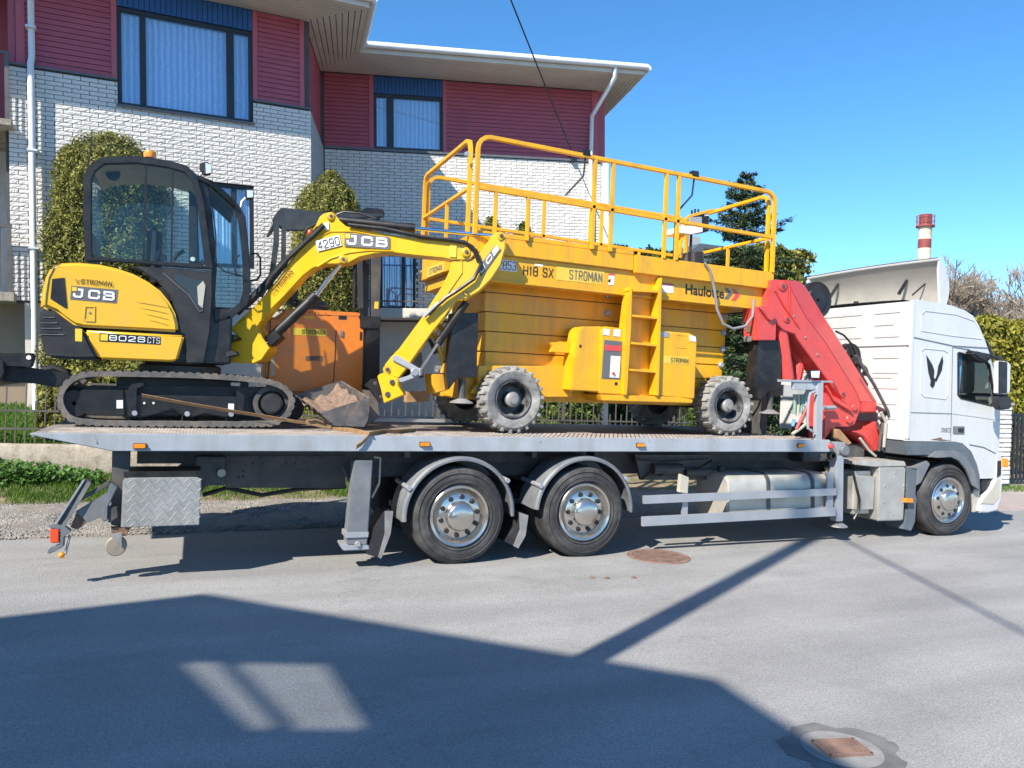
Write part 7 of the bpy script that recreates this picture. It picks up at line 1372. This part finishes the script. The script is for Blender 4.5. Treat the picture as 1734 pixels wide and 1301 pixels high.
for x in (at(871, 676, .52).x, at(1237, 688, .52).x):
    for y, fl in ((.54, 0), (2.50, 1)):
        w_ = sub_empty('wheel', lf); w_.matrix_basis = Matrix.Translation((x, y, DZ + RL + .006)) @ Matrix.Rotation(PI if fl else 0, 4, 'Z') @ Matrix.Rotation(.2, 4, 'Y')
        for nm, me_ in (('tyre', lt_), ('rim', lr_), ('hub', lh_)): link(nm, me_, None, w_)
        stuff(link('tread_lugs', ll_, None, w_))
    MB().cyl((x, .7, DZ + RL), (x, 2.4, DZ + RL), .06, 12).build('axle', M['frame'], lf)
# ================================================================== small things
bm1 = MB().pris([(690, 664), (728, 663), (727, 680), (688, 682)], 1.3, .14).build('timber_block', M['wood'], None, bevel=.004); tag(bm1, 'short wooden beam lying in front of the lift chassis', 'timber')
def strap(name, pts, w_, label, Yv=None):
    vs = []; fs = []
    for p in pts: vs += [p + Vector((0, -w_ * .35, w_ * .5)), p + Vector((0, w_ * .35, -w_ * .5))]
    fs = [(2 * i, 2 * i + 1, 2 * i + 3, 2 * i + 2) for i in range(len(pts) - 1)]
    o_ = MB().add(vs, fs).build(name, M['strap'], None, angle=180); s_ = o_.modifiers.new('s', 'SOLIDIFY'); s_.thickness = .005; return o_
tag(strap('tie_down_strap', [at(*p, y) for p, y in ((ZTR([(630, 195)])[0], .90), (ZTR([(920, 248)])[0], .895), (ZTR([(1230, 300)])[0], .89), (ZTR([(1480, 340)])[0], .88), ((500, 714), .84), ((520, 716), .78))], .032, ''), 'brown tie-down strap running across the excavator track', 'strap')
rt_ = thing('ratchet_buckle', 'steel ratchet buckle on the deck beside the excavator bucket', 'ratchet', at(540, 719, .74)); MB().pris([(518, 712), (532, 710), (560, 716), (563, 727), (548, 726), (520, 720)], .72, .06).build('body', M['strap'], rt_, bevel=.006); MB().tpx([(522, 713), (534, 711), (548, 716)], .71, .012, seg=8).build('spindle', M['rust'], rt_); MB().tpx([(545, 714), (562, 717), (562, 727)], .71, .008, seg=6).build('handle', M['black'], rt_)
tag(strap('loose_strap', [atz(563, 727, DZ + .02), atz(590, 728, DZ + .03), atz(612, 732, DZ + .03), at(625, 737, .02), at(622, 742, -.02), at(612, 752, -.03), at(604, 757, -.035)], .05, ''), 'loose brown strap end hanging over the deck edge', 'strap'); tag(strap('loose_strap', [atz(625, 735, DZ + .03), atz(650, 731, DZ + .025), atz(675, 731, DZ + .03), atz(704, 729, DZ + .02)], .045, ''), 'loose brown strap end lying on the deck beside the bucket', 'strap')
# manhole covers
M['mhb'] = mat('manhole_base', (.06, .045, .04), .9); M['iron'] = mat('rusty_iron', (.25, .155, .12), .75, .2, var=.3, scale=12, dirt=(.30, .21, .16), dirt_amt=.6, dscale=9); M['patch'] = mat('tar_patch', (.15, .15, .148), .85, var=.35, scale=5, bump=.4); M['ringc'] = mat('mortar_ring', (.25, .245, .235), .9, var=.2, scale=9, bump=.4)
mh = thing('manhole_cover', 'round rusty manhole cover in the road beside the rear wheels', 'manhole cover', (5.01, -.166, .002)); c = Vector((5.01, -.166, .003))
MB().lathe([(.0005, .0), (.355, .0)], c, 'z', 48).build('cover', M['mhb'], mh); MB().lathe([(.30, .001), (.30, .007), (.36, .007), (.365, .0)], c, 'z', 48).build('ring', M['iron'], mh)
for i in range(-9, 10):
    y = i * .031; hw = math.sqrt(max(0, .29 ** 2 - y * y))
    if hw > .03: MB().box(c.x - hw, c.x + hw, c.y + y - .008, c.y + y + .008, .003, .012).build('rib', M['iron'], mh)
for i in range(-4, 5): x = i * .066; hw = math.sqrt(max(0, .29 ** 2 - x * x)); MB().box(c.x + x - .006, c.x + x + .006, c.y - hw, c.y + hw, .003, .008).build('rib', M['iron'], mh)
m2_ = thing('water_valve_cover', 'square rusty valve cover in a tar patch at the bottom right', 'manhole cover', (3.371, -4.491, .002)); c = Vector((3.375, -4.487, .003))
pts = [(.30 * (1 + .08 * math.sin(k * .55) + .05 * math.sin(k * 1.1 + 1) + .02 * math.sin(k * 2.7)), k) for k in range(60)]; MB().add([(c.x + .0, c.y, .0025)] + [(c.x + r_ * math.cos(2 * PI * k / 60) * 1.1, c.y + r_ * math.sin(2 * PI * k / 60) * 1.0, .0025) for r_, k in pts], [(0, i + 1, (i + 1) % 60 + 1) for i in range(60)]).build('tar_patch', M['patch'], m2_)
MB().lathe([(.0005, .0015), (.215, .0015)], c, 'z', 40).build('mortar_ring', M['ringc'], m2_)
def rotbox(cx, cy, hx, hy, z0, z1, a): q = [(cx + math.cos(a) * x - math.sin(a) * y, cy + math.sin(a) * x + math.cos(a) * y, z0) for x, y in ((-hx, -hy), (hx, -hy), (hx, hy), (-hx, hy))]; return MB().prism(q, (0, 0, z1 - z0))
A5 = math.radians(-12); rotbox(c.x, c.y, .125, .085, .005, .011, A5).build('cover', M['mhb'], m2_)
ca, sa = math.cos(A5), math.sin(A5)
for i in range(-5, 6): u = i * .022; rotbox(c.x + ca * u, c.y + sa * u, .005, .082, .011, .017, A5).build('rib', M['iron'], m2_)
for i in range(-3, 4): v = i * .024; rotbox(c.x - sa * v, c.y + ca * v, .122, .005, .011, .016, A5).build('rib', M['iron'], m2_)
for u, v, hx, hy in ((0, .085, .13, .008), (0, -.085, .13, .008), (.125, 0, .008, .09), (-.125, 0, .008, .09)): rotbox(c.x + ca * u - sa * v, c.y + sa * u + ca * v, hx, hy, .004, .018, A5).build('frame', M['iron'], m2_)
rotbox(c.x, c.y, .05, .035, .011, .0185, A5).build('boss', M['iron'], m2_)
for px in ((1003, 978), (1028, 979), (1074, 978)): p = atz(*px, .004); o = MB().lathe([(.0005, .012), (.02, .008), (.035, 0)], (p.x, p.y, .003), 'z', 7).build('dry_leaf', M['rust']); tag(o, {1003: 'dry brown leaf on the road, nearest the rear wheels of three', 1028: 'dry brown leaf on the road, middle of three', 1074: 'dry brown leaf on the road, farthest right of three'}[px[0]], 'leaf', 'dry leaves on the road')
